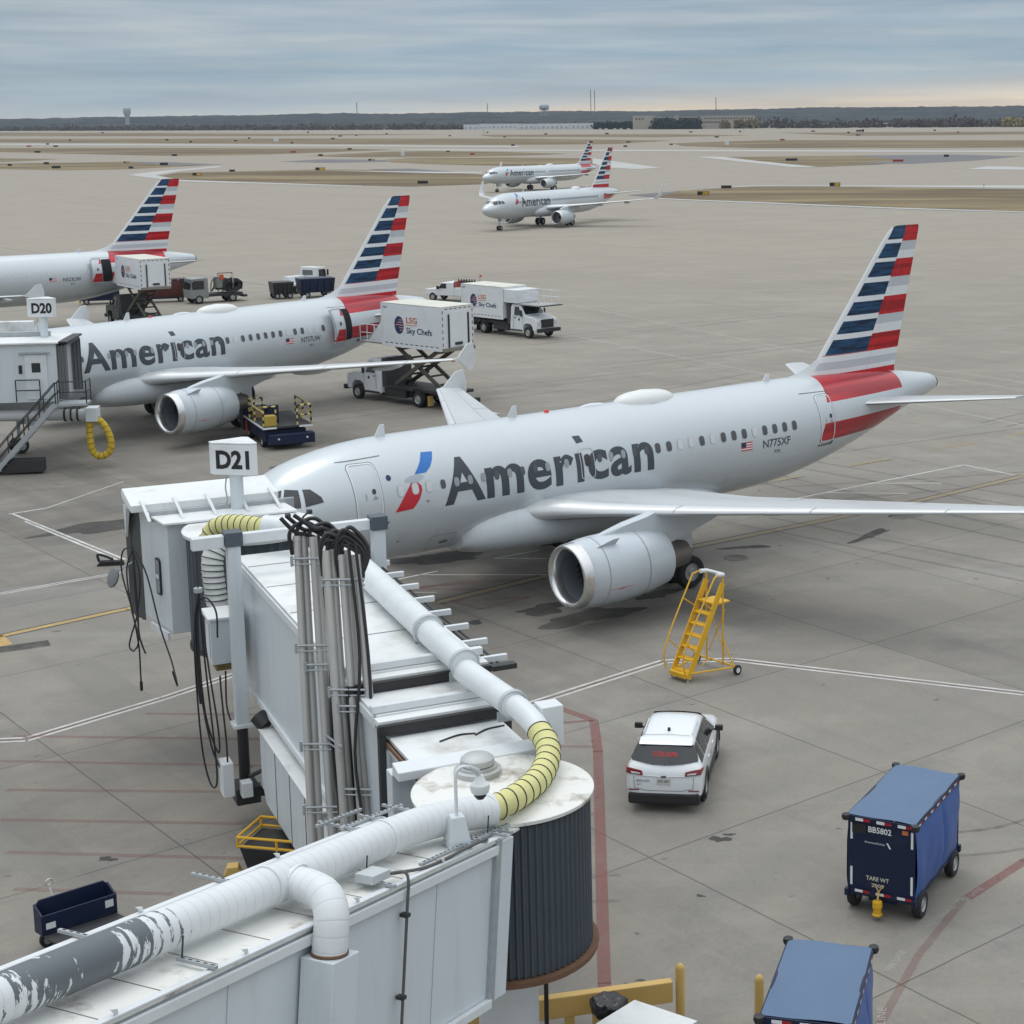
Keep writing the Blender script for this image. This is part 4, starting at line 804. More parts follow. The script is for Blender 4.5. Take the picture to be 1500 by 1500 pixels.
    for sd in (-1, 1):
        q = MB(); q.tube([(gx, sd*gy, gr), (gx-.05, sd*gy, 2.9)], .13, 12).tube([(gx, sd*(gy-.46), gr), (gx, sd*(gy+.46), gr)], .09, 10).tube([(gx+.1, sd*gy, 1.1), (gx+.2, sd*(gy-1.4), 2.7)], .07, 8)
        g_ = q.build('main_gear', galv, R, 40)
        q = MB(); q.box(gx-.35, gx+.35, sd*(gy+.22)-.02, sd*(gy+.22)+.02, 1.35, 3.0); q.build('gear_door', wingg, g_, 0)
        for dy in (-.46, .46): wheel(g_, (gx, sd*gy+dy, gr), gr, .42, 28)
    ngx = 5.07 if kind == 'a' else 4.1
    q = MB(); q.tube([(ngx, 0, .38), (ngx+.08, 0, 2.2)], .09, 10).tube([(ngx, -.25, .38), (ngx, .25, .38)], .06, 8); g_ = q.build('nose_gear', galv, R, 40)
    for dy in (-.25, .25): wheel(g_, (ngx, dy, .38), .38, .22, 20)
    q = MB(); q.box(ngx+.2, ngx+1.2, -.45, -.42, 1.35, 2.1).box(ngx+.2, ngx+1.2, .42, .45, 1.35, 2.1); q.build('gear_door', sk, g_, 0)
    # fin with dorsal fillet (mesh in short-body coordinates, object slid aft)
    zt = 11.94; rings = []
    for z, xl, xt in ((5.5, 25.9, 31.5), (5.95, 26.2, 31.42), (7, 27.07, 31.68), (8.4, 28.22, 32.02), (9.8, 29.37, 32.36), (11.2, 30.5, 32.72), (11.65, 30.92, 32.83), (11.86, 31.2, 32.86), (11.94, 31.5, 32.84)):
        ch = xt-xl; rings.append([Vector((xl+a*ch, b*ch*.105*(1 if z < 11.7 else .5 if z < 11.9 else .1), z)) for a, b in AFS])
    mb = MB(); mb.loft(rings); fin = mb.build('fin', fin_mat(), R, 50); fin.location = (o2, 0, 0)
    if kind == 'b': fin.scale = (1, 1, 1.035); fin.location = (o2-.35, 0, -.1)
    mb = MB(); rings = []
    for x, h, hw in ((23.9 if kind == 'a' else 21.5, -.08, .02), (24.8, .0, .08), (25.5, .10, .13), (26.1, .27, .16), (26.5, .46, .17), (26.95, .72, .15)):
        zb = 6.0 if kind == 'a' else 5.55
        rings.append([Vector((x+o2, -hw-.08, zb-.12)), Vector((x+o2, -hw*.5, zb+h*.6)), Vector((x+o2, 0, zb+.10+h)), Vector((x+o2, hw*.5, zb+h*.6)), Vector((x+o2, hw+.08, zb-.12))])
    mb.loft(rings); mb.build('dorsal_fillet', white, R, 60)
    # tailplane
    zs = 4.85 if kind == 'a' else 4.5
    for sd in (-1, 1):
        secs = []
        for y in (.5, 1.2, 2.5, 4, 5.4, 6.4, 6.6):
            xle = 27.9+.60*(y-.9)+o2; ch = 3.45-(3.45-1.25)*(y-.5)/5.75; zz = zs+.095*(y-1)
            secs.append([Vector((xle+a*ch, sd*y, zz+b*ch*.085)) for a, b in AF])
        mb = MB(); mb.loft(secs, 0, True, True, lambda k, i: 1 if i <= 2 else 2 if i == 9 else 3 if i >= 12 else 0); mb.build('tailplane', [wingg, slat, gap, wingu], R, 40)
    # top side items
    def lump(nm, x, l, w_, h, m_=white, zoff=0.):
        z = sum(fus.dims(x)[:2]); rg = []
        for t_ in (-1, -.92, -.75, -.5, 0, .5, .75, .92, 1):
            r_ = math.sqrt(max(.0004, 1-t_*t_)); rg.append([Vector((x+t_*l/2, w_/2*r_*math.sin(a), z-.08+zoff+(h+.08)*r_**.9*max(0, math.cos(a)) if math.cos(a) > 0 else z-.1+zoff)) for a in (2*PI*k/20 for k in range(20))])
        q = MB(); q.loft(rg); return q.build(nm, m_, R, 60)
    sx = 17.75+o2*.72 if kind == 'a' else 26.0
    lump('satcom_radome', sx, 2.75 if kind == 'a' else 2.2, 1.25, .34, mat('radome_white', (.70, .71, .69), .4)); 
    if kind == 'a': lump('antenna_fairing', 15.35+o2*.6, 1.3, .3, .10)
    def blade(x, h=.42):
        z = sum(fus.dims(x)[:2])-.03; q = MB(); q.prism([(x, z), (x+.42, z), (x+.40, z+h), (x+.24, z+h)], 'y', -.02, .02); q.build('blade_antenna', white, R, 0, .008)
    for x in ((6.3, 11.6) if kind == 'a' else (9., 18.)): blade(x+(0 if x < 8 else o1*.5))
    blade(23.75+o2, .3)
    q = MB(); z = sum(fus.dims(13.3+o1)[:2]); q.lathe([(0, .1), (.06, .09), (.11, .04), (.12, 0)], (13.3+o1, 0, z-.02), (0, 0, 1), 12); q.build('beacon', mat('red_lamp', (.6, .03, .02), .2), R, 40)
    # cockpit glazing
    dzf = fus.zc-4.05; kz = fus.kh
    cz = lambda P: [(x, fus.zc+z_*kz) for x, z_ in P]
    for sd in (-1, 1):
        for P in ([(2.18, .44), (2.78, .46), (2.86, .96), (2.52, .99)], [(2.92, .47), (3.50, .56), (3.46, .72), (3.20, .96), (2.98, .97)], [(1.58, .30), (2.10, .43), (2.44, .97), (2.2, .90), (1.62, .45)]):
            q = MB(); fus.poly(q, cz(P), sd, .010); q.build('cockpit_window', glass, R, 0, recalc=False)
        # windscreen half, wrapped round the front
        q = MB()
        g_ = [(1.50, 1.98), (1.62, 2.12), (1.78, 2.28)]; n_ = 6; vs = []
        for j in range(n_+1):
            a = math.radians(4+34*j/n_)
            for t_ in range(5):
                x = (1.43+.20*(j/n_)**1.5)*(1-t_/4)+(2.06+.22*(j/n_)**1.5)*t_/4; zc_, u_, dd, w_ = fus.dims(x)
                vs.append((x, sd*(w_*math.sin(a)+.008), zc_+u_*math.cos(a)+.012))
        fs = [(j*5+t_, j*5+t_+1, (j+1)*5+t_+1, (j+1)*5+t_) for j in range(n_) for t_ in range(4)]
        q.add(vs, fs); q.build('windscreen', glass, R, 60, recalc=False)
    # cabin windows
    zw = 4.61+dzf; rnd = random.Random(len(label))
    if wins is None:
        wx = []; x = 6.15
        while x < 25.0+o2: wx.append(x); x += .53
    else: wx = wins
    drs = [(5.0, .96), (25.68+o2, .86)]
    if o2 > 5 and kind == 'a': drs += [(13.0, .86), (21.9, .86)]
    wx = [x for x in wx if all(abs(x-dx) > .75 for dx, _ in drs)]
    for sd in ((-1, 1) if detail > 1 else (-1,)):
        for i, x in enumerate(wx):
            op = (rnd.random() < (.62 if x > 16.7 else .2 if x < 7.7 else .4)) if wins is not None else rnd.random() < .35
            if kind == 'b' or detail < 2: op = True
            q = MB(); inl = lettering and sd < 0 and 7.7 < x < 16.7
            if not inl: fus.poly(q, rrect(x, zw, .262, .378, .12, 3), sd, .009, 0)
            fus.poly(q, rrect(x+.0, zw, .235 if not inl else .19, .35 if not inl else .30, .093, 4), sd, .014, 1)
            q.build('cabin_window', [rimg, mat('cabin_glass', (.085, .085, .09), .15) if op else (shade_w if not inl else mat('shade_over_lettering', (.30, .32, .335), .45))], R, 0, recalc=False)
    # doors
    for sd in (-1, 1):
        for dx, dw_ in drs:
            sp = door_open and sd < 0 and dx > 20+o2*.8
            z0, z1 = (3.67, 5.58) if dx < 10 else (3.68, 5.55)
            P = rrect(dx, (z0+z1)/2+dzf, dw_, z1-z0, .16, 4)
            if sp:
                q = MB(); fus.poly(q, rrect(dx, (z0+z1)/2, dw_*.93, (z1-z0)*.97, .14, 4), sd, .010); q.build('door_opening', mat('cabin_dark', (.012, .012, .014), .9), R, 0, recalc=False)
                vs = []; nn = 10
                for off in (0, .12):
                    for i in range(nn+1):
                        z = z0+(z1-z0)*i/nn
                        for xx in (dx-dw_/2, dx+dw_/2): vs.append(fus.side(xx, z, sd, off))
                k_ = (nn+1)*2; fs = [(2*i, 2*i+1, 2*i+3, 2*i+2) for i in range(nn)]+[(k_+2*i, k_+2*i+1, k_+2*i+3, k_+2*i+2) for i in range(nn)]+[(2*i, 2*i+2, k_+2*i+2, k_+2*i) for i in range(nn)]+[(2*i+1, 2*i+3, k_+2*i+3, k_+2*i+1) for i in range(nn)]+[(0, 1, k_+1, k_), (2*nn, 2*nn+1, k_+2*nn+1, k_+2*nn)]
                q = MB(); q.add(vs, fs); dr = q.build('open_door', sk, R, 50); dr.location = (-.98, -.42, 0)
                q = MB(); fus.outline(q, P, .035, sd, .13); q2 = q.build('door_edge', mat('door_outline', (.24, .26, .28), .4), dr, 0, recalc=False)
                q = MB(); fus.poly(q, rrect(dx+.05, 4.75, .14, .2, .05, 3), sd, .13); q.build('door_window', glass, dr, 0, recalc=False)
                q = MB(); q.tube([fus.side(dx-dw_/2-.02, 4.9, sd, .02), fus.side(dx-dw_/2-.25, 4.9, sd, .28), fus.side(dx-.75, 4.9, sd, .42)], .04, 6); q.build('door_hinge', galv, R, 0)
            else:
                q = MB(); fus.outline(q, P, .05 if detail > 1 else .045, sd, .007); d0 = q.build('door', mat('door_outline_white', (.74, .76, .78), .35), R, 0, recalc=False)
                if detail > 1:
                    q = MB(); fus.outline(q, [(dx+(x-dx)*1.01, z) for x, z in P], .014, sd, .010); q.build('door_joint', gap, d0, 0, recalc=False)
                    q = MB(); fus.poly(q, rrect(dx+.2, 4.72, .13, .17, .06, 3), sd, .010); q.build('door_window', glass, d0, 0, recalc=False)
                    q = MB(); fus.poly(q, [(dx-.1, 4.48), (dx-.08, 4.48), (dx-.08, 4.68), (dx-.1, 4.68)], sd, .010); fus.poly(q, [(dx+.12, 4.48), (dx+.32, 4.48), (dx+.22, 4.6)], sd, .010); q.build('handle', mat('door_mark_grey', (.30, .31, .33), .5), d0, 0, recalc=False)
                    if dx < 10: q = MB(); fus.poly(q, [(dx-.3, 3.60), (dx+.62, 3.60), (dx+.66, 3.7), (dx+.58, 3.70), (dx+.5, 3.645), (dx-.3, 3.64)], sd, .012); q.build('sill_strip', gap, d0, 0, recalc=False)
                    else: q = MB(); fus.poly(q, [(dx-.55, 3.56), (dx+.35, 3.56), (dx+.42, 3.7), (dx+.33, 3.70), (dx+.25, 3.62), (dx-.5, 3.62)], sd, .012); q.build('sill_strip', gap, d0, 0, recalc=False)
    if kind == 'a' and o2 < 1:
        q = MB(); P = rrect(13.65, 4.49, .62, 1.04, .12, 4); fus.outline(q, P, .026, -1, .014); q.build('overwing_exit', mat('exit_outline', (.52, .55, .57), .35), R, 0, recalc=False)
        q = MB(); fus.poly(q, rrect(13.66, 4.60, .26, .42, .11, 3), -1, .013); q.build('cabin_window', mat('exit_window', (.05, .035, .04), .2), R, 0, recalc=False)
    # lettering on the port side
    if lettering:
        vs, fs, (x0, x1, y0, y1) = text_raw('Amer\u0131can', .026, 5, 0., 1.07)
        tx0, tx1 = (7.74, 16.62) if kind == 'a' else (7.6, 15.6)
        capH = [v[1] for v in vs if v[0] < x0+(x1-x0)*.14]; ch = max(capH); zb, zt_ = (3.93, 5.36)
        kx = (tx1-tx0)/(x1-x0); kz_ = (zt_-zb)/ch
        V = [(tx0+(v[0]-x0)*kx, zb+dzf+v[1]*kz_) for v in vs]
        q = MB(); fus.decal(q, V, fs, -1, .005, 0); fus.poly(q, [(x_, z_+dzf) for x_, z_ in [(x9+DOTX, z9) for x9, z9 in ((12.95, 5.44), (13.26, 5.43), (13.32, 5.22), (13.02, 5.20))]], -1, .005) if kind == 'a' else None; q.build('airline_lettering', ink, R, 0, recalc=False)
        q = MB(); fus.poly(q, [(7.30, 5.64), (7.72, 5.62), (7.60, 5.42), (7.42, 5.20), (7.20, 5.05), (6.76, 5.04), (6.93, 5.20), (7.12, 5.40)], -1, .006, 0)
        fus.poly(q, [(6.57, 4.81), (6.81, 4.79), (6.92, 4.68), (6.93, 4.55), (6.81, 4.28), (6.66, 4.10), (6.53, 3.98), (5.87, 3.95), (6.17, 4.34), (6.38, 4.60)], -1, .006, 1)
        fus.poly(q, [(6.33, 4.87), (6.42, 4.96), (6.58, 5.02), (6.96, 5.02), (7.11, 4.95), (7.0, 4.88), (6.81, 4.79), (6.57, 4.81)], -1, .006, 2)
        q.build('airline_emblem', [mat('emblem_blue', (.02, .16, .50), .4), mat('emblem_red', (.50, .015, .03), .4), mat('emblem_grey', (.40, .45, .50), .4)], R, 0, recalc=False)
    if reg:
        def st(s_, xa, xb, z0, h, m_, nm):
            vs, fs, (x0, x1, y0, y1) = text_raw(s_, .012, 3); q = MB()
            fus.decal(q, [(xa+(v[0]-x0)*(xb-xa)/(x1-x0), z0+(v[1]-y0)*h/(y1-y0)) for v in vs], fs, -1, .006, 0); q.build(nm, m_, R, 0, recalc=False)
        st(reg, 22.0+o2, 23.46+o2, 3.93, .31, ink, 'registration'); st(num, 22.60+o2, 22.93+o2, 3.66, .13, ink, 'fleet_number')
        q = MB()
        for k in range(7): fus.poly(q, [(20.88+o2, 3.96+k*.046), (21.46+o2, 3.96+k*.046), (21.46+o2, 3.96+(k+.98)*.046), (20.88+o2, 3.96+(k+.98)*.046)], -1, .006, 0 if k % 2 == 0 else 1)
        fus.poly(q, [(20.88+o2, 4.10), (21.12+o2, 4.10), (21.12+o2, 4.285), (20.88+o2, 4.285)], -1, .009, 2); q.build('flag', [inkr, inkw, inkn], R, 0, recalc=False)
    if detail > 1 and kind == 'a':
        q = MB(); fus.poly(q, [(5.81+.09*math.cos(a), 5.06+.09*math.sin(a)) for a in (2*PI*k/14 for k in range(14))], -1, .006); q.build('round_emblem', inkn, R, 0, recalc=False)
        q = MB(); fus.poly(q, [(4.32, 5.64), (5.83, 5.70), (5.83, 5.715), (4.32, 5.655)], -1, .007); q.build('rain_gutter', gap, R, 0, recalc=False); q = MB(); fus.poly(q, [(24.6+o2, 5.66), (26.2+o2, 5.62), (26.2+o2, 5.635), (24.6+o2, 5.68)], -1, .007); q.build('rain_gutter', gap, R, 0, recalc=False)
        q = MB(); fus.outline(q, rrect(7.9, 2.55, 1.0, .6, .08, 3), .012, -1, .006); fus.poly(q, rrect(8.0, 2.53, .34, .12, .05, 3), -1, .007)
        for a_, b_ in ((6.1, 2.9), (5.6, 2.5), (7.1, 4.15)): fus.poly(q, rrect(a_, b_, .1, .05, .02, 2), -1, .01)
        q.build('service_panel', mat('panel_line', (.16, .17, .18), .5), R, 0, recalc=False)
    return R
W319 = [6.15+.527*k for k in range(12)]+[12.75, 14.19, 14.70, 15.25, 15.78, 16.32]+[16.85+.53*k for k in range(14)]
make_airliner('airliner', 'large silver white airliner in the foreground with the D21 bridge at its nose, registration N775XF', (-15.5289, 51.1591, .7092), reg='N775XF', num='775', wins=W319)
make_airliner('airliner', 'silver airliner at gate D20 with rear door open to a catering box, registration N757UW', (-37.5376, 80.8542, .9343), reg='N757UW', num='757', wins=W319, door_open=True)
make_airliner('airliner', 'silver white airliner cut by the left edge of the photo, registration N523UW', (-78.7475, 119.9591, .6557), o1=5.87, o2=10.67, reg='N523UW', num='523', door_open=True)
make_airliner('airliner', 'farther of the two taxiing airliners, with the longer body and striped tail', (-51.606, 413.66, .9726), o1=5.87, o2=10.67, detail=1, sharklet=True)
make_airliner('airliner', 'nearer of the two taxiing airliners, with tall upturned winglets', (-32.733, 261.86, 1.067), o1=3.0, o2=5.4, kind='b', detail=1)
# ---------------------------------------------------------------- near jet bridge (gate D21)
BA = math.radians(116.17)
J = thing('jet_bridge', 'white telescoping jet bridge reaching from the corrugated rotunda to the near airliner', 'jet bridge', (-3.28, 26.66, 0), BA)
q = MB(); q.lathe([(0, .75), (.05, .75), (.06, .52), (2.1, .50), (2.45, .78), (2.62, 1.05), (2.70, 1.05)], (0, 0, 0), (0, 0, 1), 36); ped = q.build('pedestal', white, J, 40)
q = MB(); q.lathe([(2.70, 1.2), (2.70, 1.52), (2.80, 1.54), (2.80, 1.35)], (0, 0, 0), (0, 0, 1), 72); q.build('base_ring', rust, J, 40)
# corrugated curtain
q = MB(); prof = []; nc = 76
for k in range(nc*4):
    a = 2*PI*k/(nc*4); r = 1.40+(.0, .035, .035, .0)[k % 4]; prof.append((r*math.cos(a), r*math.sin(a)))
q.loft([[Vector((x, y, z)) for x, y in prof] for z in (2.82, 5.36)], 0, False); q.build('curtain_wall', slate, J, 0)
q = MB(); q.lathe([(5.36, 1.40), (5.36, 1.455), (5.41, 1.455)], (0, 0, 0), (0, 0, 1), 72); q.build('curtain_track', black, J, 40)
q = MB(); q.lathe([(5.40, 0), (5.40, 1.49), (5.46, 1.50), (5.475, 1.47), (5.47, 0)], (0, 0, 0), (0, 0, 1), 72); q.build('rotunda_roof', whiterot, J, 30)
q = MB(); q.lathe([(0, .40), (.09, .40), (.11, .33), (.15, .33), (.16, .26), (.18, .29), (.27, .28), (.32, .22), (.34, 0)], (.80, .16, 5.47), (0, 0, 1), 32); q.build('roof_vent', mat('vent_grey', (.46, .47, .47), .5, .2, dirt=.3), J, 35)
def tunnel(nm, x0, x1, hw, z0, z1, yo=0., roof=whiteroof, fr=True, seams=(), lipc=rust):
    q = MB(); q.box(x0, x1, yo-hw, yo+hw, z0, z1); t_ = q.build(nm, wallwhite, J, 0)
    q = MB(); q.box(x0-.01, x1+.01, yo-hw-.03, yo+hw+.03, z1+.004, z1+.05); q.build('roof_deck', roof, t_, 0, .01)
    q = MB()
    for s in (-1, 1): q = MB(); q.box(x0, x1, yo+s*(hw+.02)-.05, yo+s*(hw+.02)+.05, z1-.20, z1-.02); q.build('edge_flange', white, t_, 0, .01)
    q = MB(); q.box(x0, x1, yo-hw-.06, yo+hw+.06, z0-.14, z0-.005); q.build('floor_beam', white, t_, 0, .01)
    for s in seams: q = MB(); q.box(s-.012, s+.012, yo-hw, yo+hw, z1+.052, z1+.062); q.build('roof_seam', mat('seam_sealant', (.30, .31, .31), .7), t_, 0)
    if fr:   # portal frame at the open end with a dark brush gap below it
        q = MB(); q.box(x0+.04, x0+.20, yo-hw-.10, yo+hw+.10, z1+.06, z1+.20); q.build('portal_beam', white, t_, 0, .01)
        q = MB(); q.box(x0-.30, x0-.02, yo-hw-.08, yo+hw+.08, z1-.10, z1+.02); q.build('portal_lip', whiteroof, t_, 0, .01)
        q = MB(); q.box(x0-.42, x0-.31, yo-hw-.10, yo+hw+.10, z1-.22, z1-.03); q.build('brush_seal', black, t_, 0)
        for s in (-1, 1):
            q = MB(); q.box(x0-.40, x0-.26, yo+s*(hw+.04)-.06, yo+s*(hw+.04)+.06, z0, z1-.1); q.build('portal_post', darkmetal, t_, 0)
    return t_
tunnel('tunnel_section', 1.35, 4.2, 1.02, 3.0, 5.38, -.06, fr=False)
tunnel('tunnel_section', 3.60, 7.2, 1.15, 2.96, 5.70, -.07)
tunnel('tunnel_section', 5.2, 15.4, 1.30, 3.02, 5.98, -.09, seams=(7.6, 9.9, 12.2, 14.2))
for s in (-1, 1):
    q = MB(); q.box(1.4, 5.2, s*1.06-.07, s*1.06-.0, 5.28, 5.36); q.build('guide_rail', rust, J, 0)
for P in ([(2.6, .25, 5.44), (2.75, -.15, 5.445), (2.7, -.45, 5.44)], [(2.62, -.42, 5.44), (2.8, -.7, 5.445), (2.85, -1.05, 5.44)]):
    q = MB(); q.tube(smoothpath(P), .018, 6); q.build('loose_cable', black, J, 40)
q = MB(); q.prism([(1.32, 5.34), (1.32, 5.50), (1.70, 5.56), (1.70, 5.34)], 'y', -1.55, 1.38); q.build('rotunda_beam', white, J, 0, .015)
q = MB(); q.box(1.66, 2.0, .95, 1.40, 2.9, 5.35); q.build('rotunda_post', wallwhite, J, 0, .01)
q = MB(); q.box(1.66, 2.0, -1.45, -1.1, 2.9, 5.35); q.build('rotunda_post', wallwhite, J, 0, .01)
# drive columns with cross head
for s, y in ((1, 1.62), (-1, -1.80)):
    q = MB(); q.box(13.58, 13.88, y-.15, y+.15, 2.45, 6.72); c_ = q.build('lift_column', wallwhite, J, 0, .015)
    q = MB(); q.box(13.50, 13.96, y-.23, y+.23, 2.36, 2.45); q.build('column_flange', white, c_, 0, .01)
    q = MB(); q.box(13.53, 13.93, y-.2, y+.2, 6.72, 7.05); q.build('column_cap', mat('cap_slate', (.07, .09, .115), .5), c_, 0, .01)
    q = MB(); q.tube([(13.73, y, .85), (13.73, y, 2.4)], .13, 20); q.build('piston', black, c_, 40)
    q = MB(); q.box(13.35, 14.1, y-.28, y+.28, .55, .95); q.build('bogie', darkmetal, c_, 0, .02)
q = MB(); q.box(13.62, 13.84, -1.59, 1.41, 6.74, 6.98); q.build('cross_head', white, J, 0, .012)
q = MB(); q.box(13.60, 13.86, 1.83, 2.55, 6.70, 6.98); q.build('cross_head_arm', white, J, 0, .012)
q = MB(); q.box(13.60, 13.86, -1.5, 1.5, .6, .85); ab = q.build('axle_beam', darkmetal, J, 0)
for w_ in (-.75, -.25): wheel(ab, (13.73, w_, .46), .46, .34, 24)
q = MB(); q.box(13.0, 13.5, 2.0, 2.25, .95, 1.75); q.build('drive_control_box', white, J, 0, .01)
q = MB(); q.box(12.9, 13.2, 1.6, 1.85, .9, 1.25); q.build('junction_box', white, J, 0, .01)
q = MB(); q.box(13.0, 13.3, 1.1, 1.35, 1.0, 1.35); q.build('junction_box', white, J, 0, .01)
q = MB(); q.tube(smoothpath([(13.2, 1.6, 1.3), (13.0, 1.2, 1.5), (13.3, .7, 1.4), (13.6, .3, 1.2)]), .05, 8); q.build('drive_hose', darkmetal, J, 40)
# white equipment cabinet on the left side
q = MB(); q.box(14.35, 15.05, 1.42, 2.12, 3.72, 4.80); cb_ = q.build('equipment_cabinet', wallwhite, J, 0, .015)
q = MB(); q.prism([(14.28, 4.81), (14.28, 4.87), (15.12, 4.93), (15.12, 4.81)], 'y', 1.36, 2.18); q.build('cabinet_lid', whiteroof, cb_, 0, .01)
q = MB(); q.box(14.5, 14.9, 2.125, 2.14, 3.85, 4.68); q.build('cabinet_door', white, cb_, 0)
q = MB(); q.box(14.55, 14.95, 1.5, 2.0, 3.5, 3.70); q.build('cabinet_drip_tray', mat('tray_olive', (.20, .16, .05), .7, var=.4, scale=8), cb_, 0, .02)
# cab: round bellows then the head
q = MB(); prof = []
for k in range(160):
    a = 2*PI*k/160; r = 1.62+(.0, .04, .04, .0)[k % 4]; prof.append((18.4+r*math.cos(a), .25+r*math.sin(a)))
q.loft([[Vector((x, y, z)) for x, y in prof] for z in (3.05, 5.92)], 0, False); q.build('cab_curtain', slate, J, 0)
q = MB(); q.lathe([(5.93, 0), (5.93, 1.74), (6.02, 1.76), (6.05, 1.7), (6.06, 0)], (18.4, .25, 0), (0, 0, 1), 64); q.build('cab_rotunda_roof', whiteroof, J, 30)
q = MB(); q.lathe([(2.95, 0), (2.95, 1.70), (3.04, 1.70), (3.04, 0)], (18.4, .25, 0), (0, 0, 1), 64); q.build('cab_floor_ring', darkmetal, J, 30)
q = MB(); q.prism([(19.5, 2.22), (21.7, 2.58), (21.7, -.75), (19.5, -1.0)], 'z', 3.1, 6.05); hd = q.build('cab', wallwhite, J, 0, .02)
q = MB(); q.prism([(19.3, 2.32), (21.8, 2.70), (21.8, -.9), (19.3, -1.15)], 'z', 6.065, 6.13); q.build('cab_roof', whiteroof, hd, 0, .015)
q = MB(); q.prism([(19.5, 2.35), (20.8, 2.6), (20.8, 2.53), (19.5, 2.28)], 'z', 2.95, 3.15); q.build('sill_bracket', white, hd, 0)
M_ = Matrix.Translation((20.3, 2.37, 4.5)) @ Matrix.Rotation(math.atan2(.36, 2.2), 4, 'Z')
q = MB(M_); q.prism(rrect(0, 0, .36, 1.0, .1, 4), 'y', .0, .03); q.build('window_frame', black, hd, 0)
q = MB(M_); q.prism(rrect(0, 0, .27, .9, .08, 4), 'y', .03, .036); q.build('window', mat('cab_window', (.20, .23, .25), .1), hd, 0)
q = MB(M_); q.prism(rrect(0, 0, .22, .12, .03, 3), 'y', .04, .046); q.build('window_sticker', white, hd, 0)
# aircraft canopy (bellows)
q = MB(); rings = []
for i in range(9):
    x = 21.7+i*.13; e = (.03 if i % 2 else -.03); rings.append([Vector((x, 2.60+e+i*.03, 2.95)), Vector((x, 2.62+e+i*.03, 6.0+e)), Vector((x, -.85-e, 6.0+e)), Vector((x, -.85-e, 2.95))])
q.loft(rings, 0, False, False); q.build('bellows', mat('bellows_fabric', (.085, .088, .09), .85, bump=.2), J, 0, recalc=False)
q = MB(); q.prism([(20.9, 6.14), (20.9, 6.34), (22.55, 6.5), (22.75, 6.36), (22.55, 6.20)], 'y', -1.0, 2.9); q.build('bellows_hood', whiteroof, J, 0, .02)
for k in range(5):
    q = MB(); y = -.8+k*.85; q.prism([(19.7, 6.14), (19.85, 6.14), (21.2, 6.40), (21.1, 6.44)], 'y', y-.04, y+.04); q.build('hood_brace', white, J, 0)
q = MB(); q.prism([(21.6, 6.12), (21.9, 6.12), (22.3, 5.2), (22.4, 6.1)], 'y', 2.84, 2.90); q.build('hood_cheek', white, J, 0)
q = MB(); q.prism([(20.35, 5.98), (20.35, 6.24), (20.45, 6.24), (20.45, 5.98)], 'y', -1.3, 2.5); q.build('hood_rail', galv, J, 0)
# round convex mirror on an arm
q = MB(); q.tube([(22.3, 2.7, 4.5), (22.3, 3.2, 4.25)], .02, 6); mr = q.build('mirror_arm', galv, J, 0)
q = MB(); q.lathe([(-.04, 0), (-.04, .26), (.0, .28), (.03, .26), (.06, .12), (.065, 0)], (22.3, 3.3, 4.1), (-.3, .95, .35), 20); q.build('mirror', mat('mirror_back', (.16, .17, .18), .5), mr, 40)
# preconditioned air duct on the roof, telescoping
def duct(nm, pts, r, parent, m=None, seams=0.9):
    q = MB(); q.tube(pts, r, 24); d = q.build(nm, m or mat('duct_white', (.66, .70, .72), .42, dirt=.25, dcol=(.40, .40, .38), dscale=1.2), parent, 40)
    return d
zA = 6.36
for (x0, x1, r, y0, y1, z) in ((14.3, 6.25, .285, -.86, -.72, 6.36), (6.35, 3.95, .255, -.72, -.70, 6.33), (4.05, 1.75, .235, -.70, -.86, 6.20)):
    d = duct('air_duct', [(x0, y0, z), (x1, y1, z)], r, J)
    q = MB(); q.lathe([(-.06, r), (-.06, r+.03), (.05, r+.03), (.05, r)], (x1+.05, y1, z), (1, 0, 0), 28); q.build('duct_collar', mat('collar_grey', (.5, .53, .55), .4, .2), d, 30)
    q = MB(); q.box(x1+.3, x1+.36, y1-.2, y1+.2, z-r-.15, z-r+.03); q.build('duct_saddle', galv, d, 0)
    q = MB(); q.box(x1+.02, x1+.08, y1-r-.14, y1-r-.04, z-r-.05, z-r+.1); q.build('duct_latch', darkmetal, d, 0)
d = duct('air_duct', smoothpath([(1.85, -.86, 6.20), (1.55, -.9, 6.18), (1.28, -.98, 6.08), (1.1, -1.01, 6.02), (.92, -1.02, 5.94)]), .20, J)
q = MB(); q.box(1.15, 1.55, -1.55, -1.15, 5.55, 6.28); q.build('duct_valve_box', white, J, 0, .015)
d = duct('air_duct', smoothpath([(14.3, -.86, 6.36), (14.75, -.72, 6.46), (14.95, -.45, 6.56), (15.15, .0, 6.62), (15.55, .5, 6.66)]), .27, J)
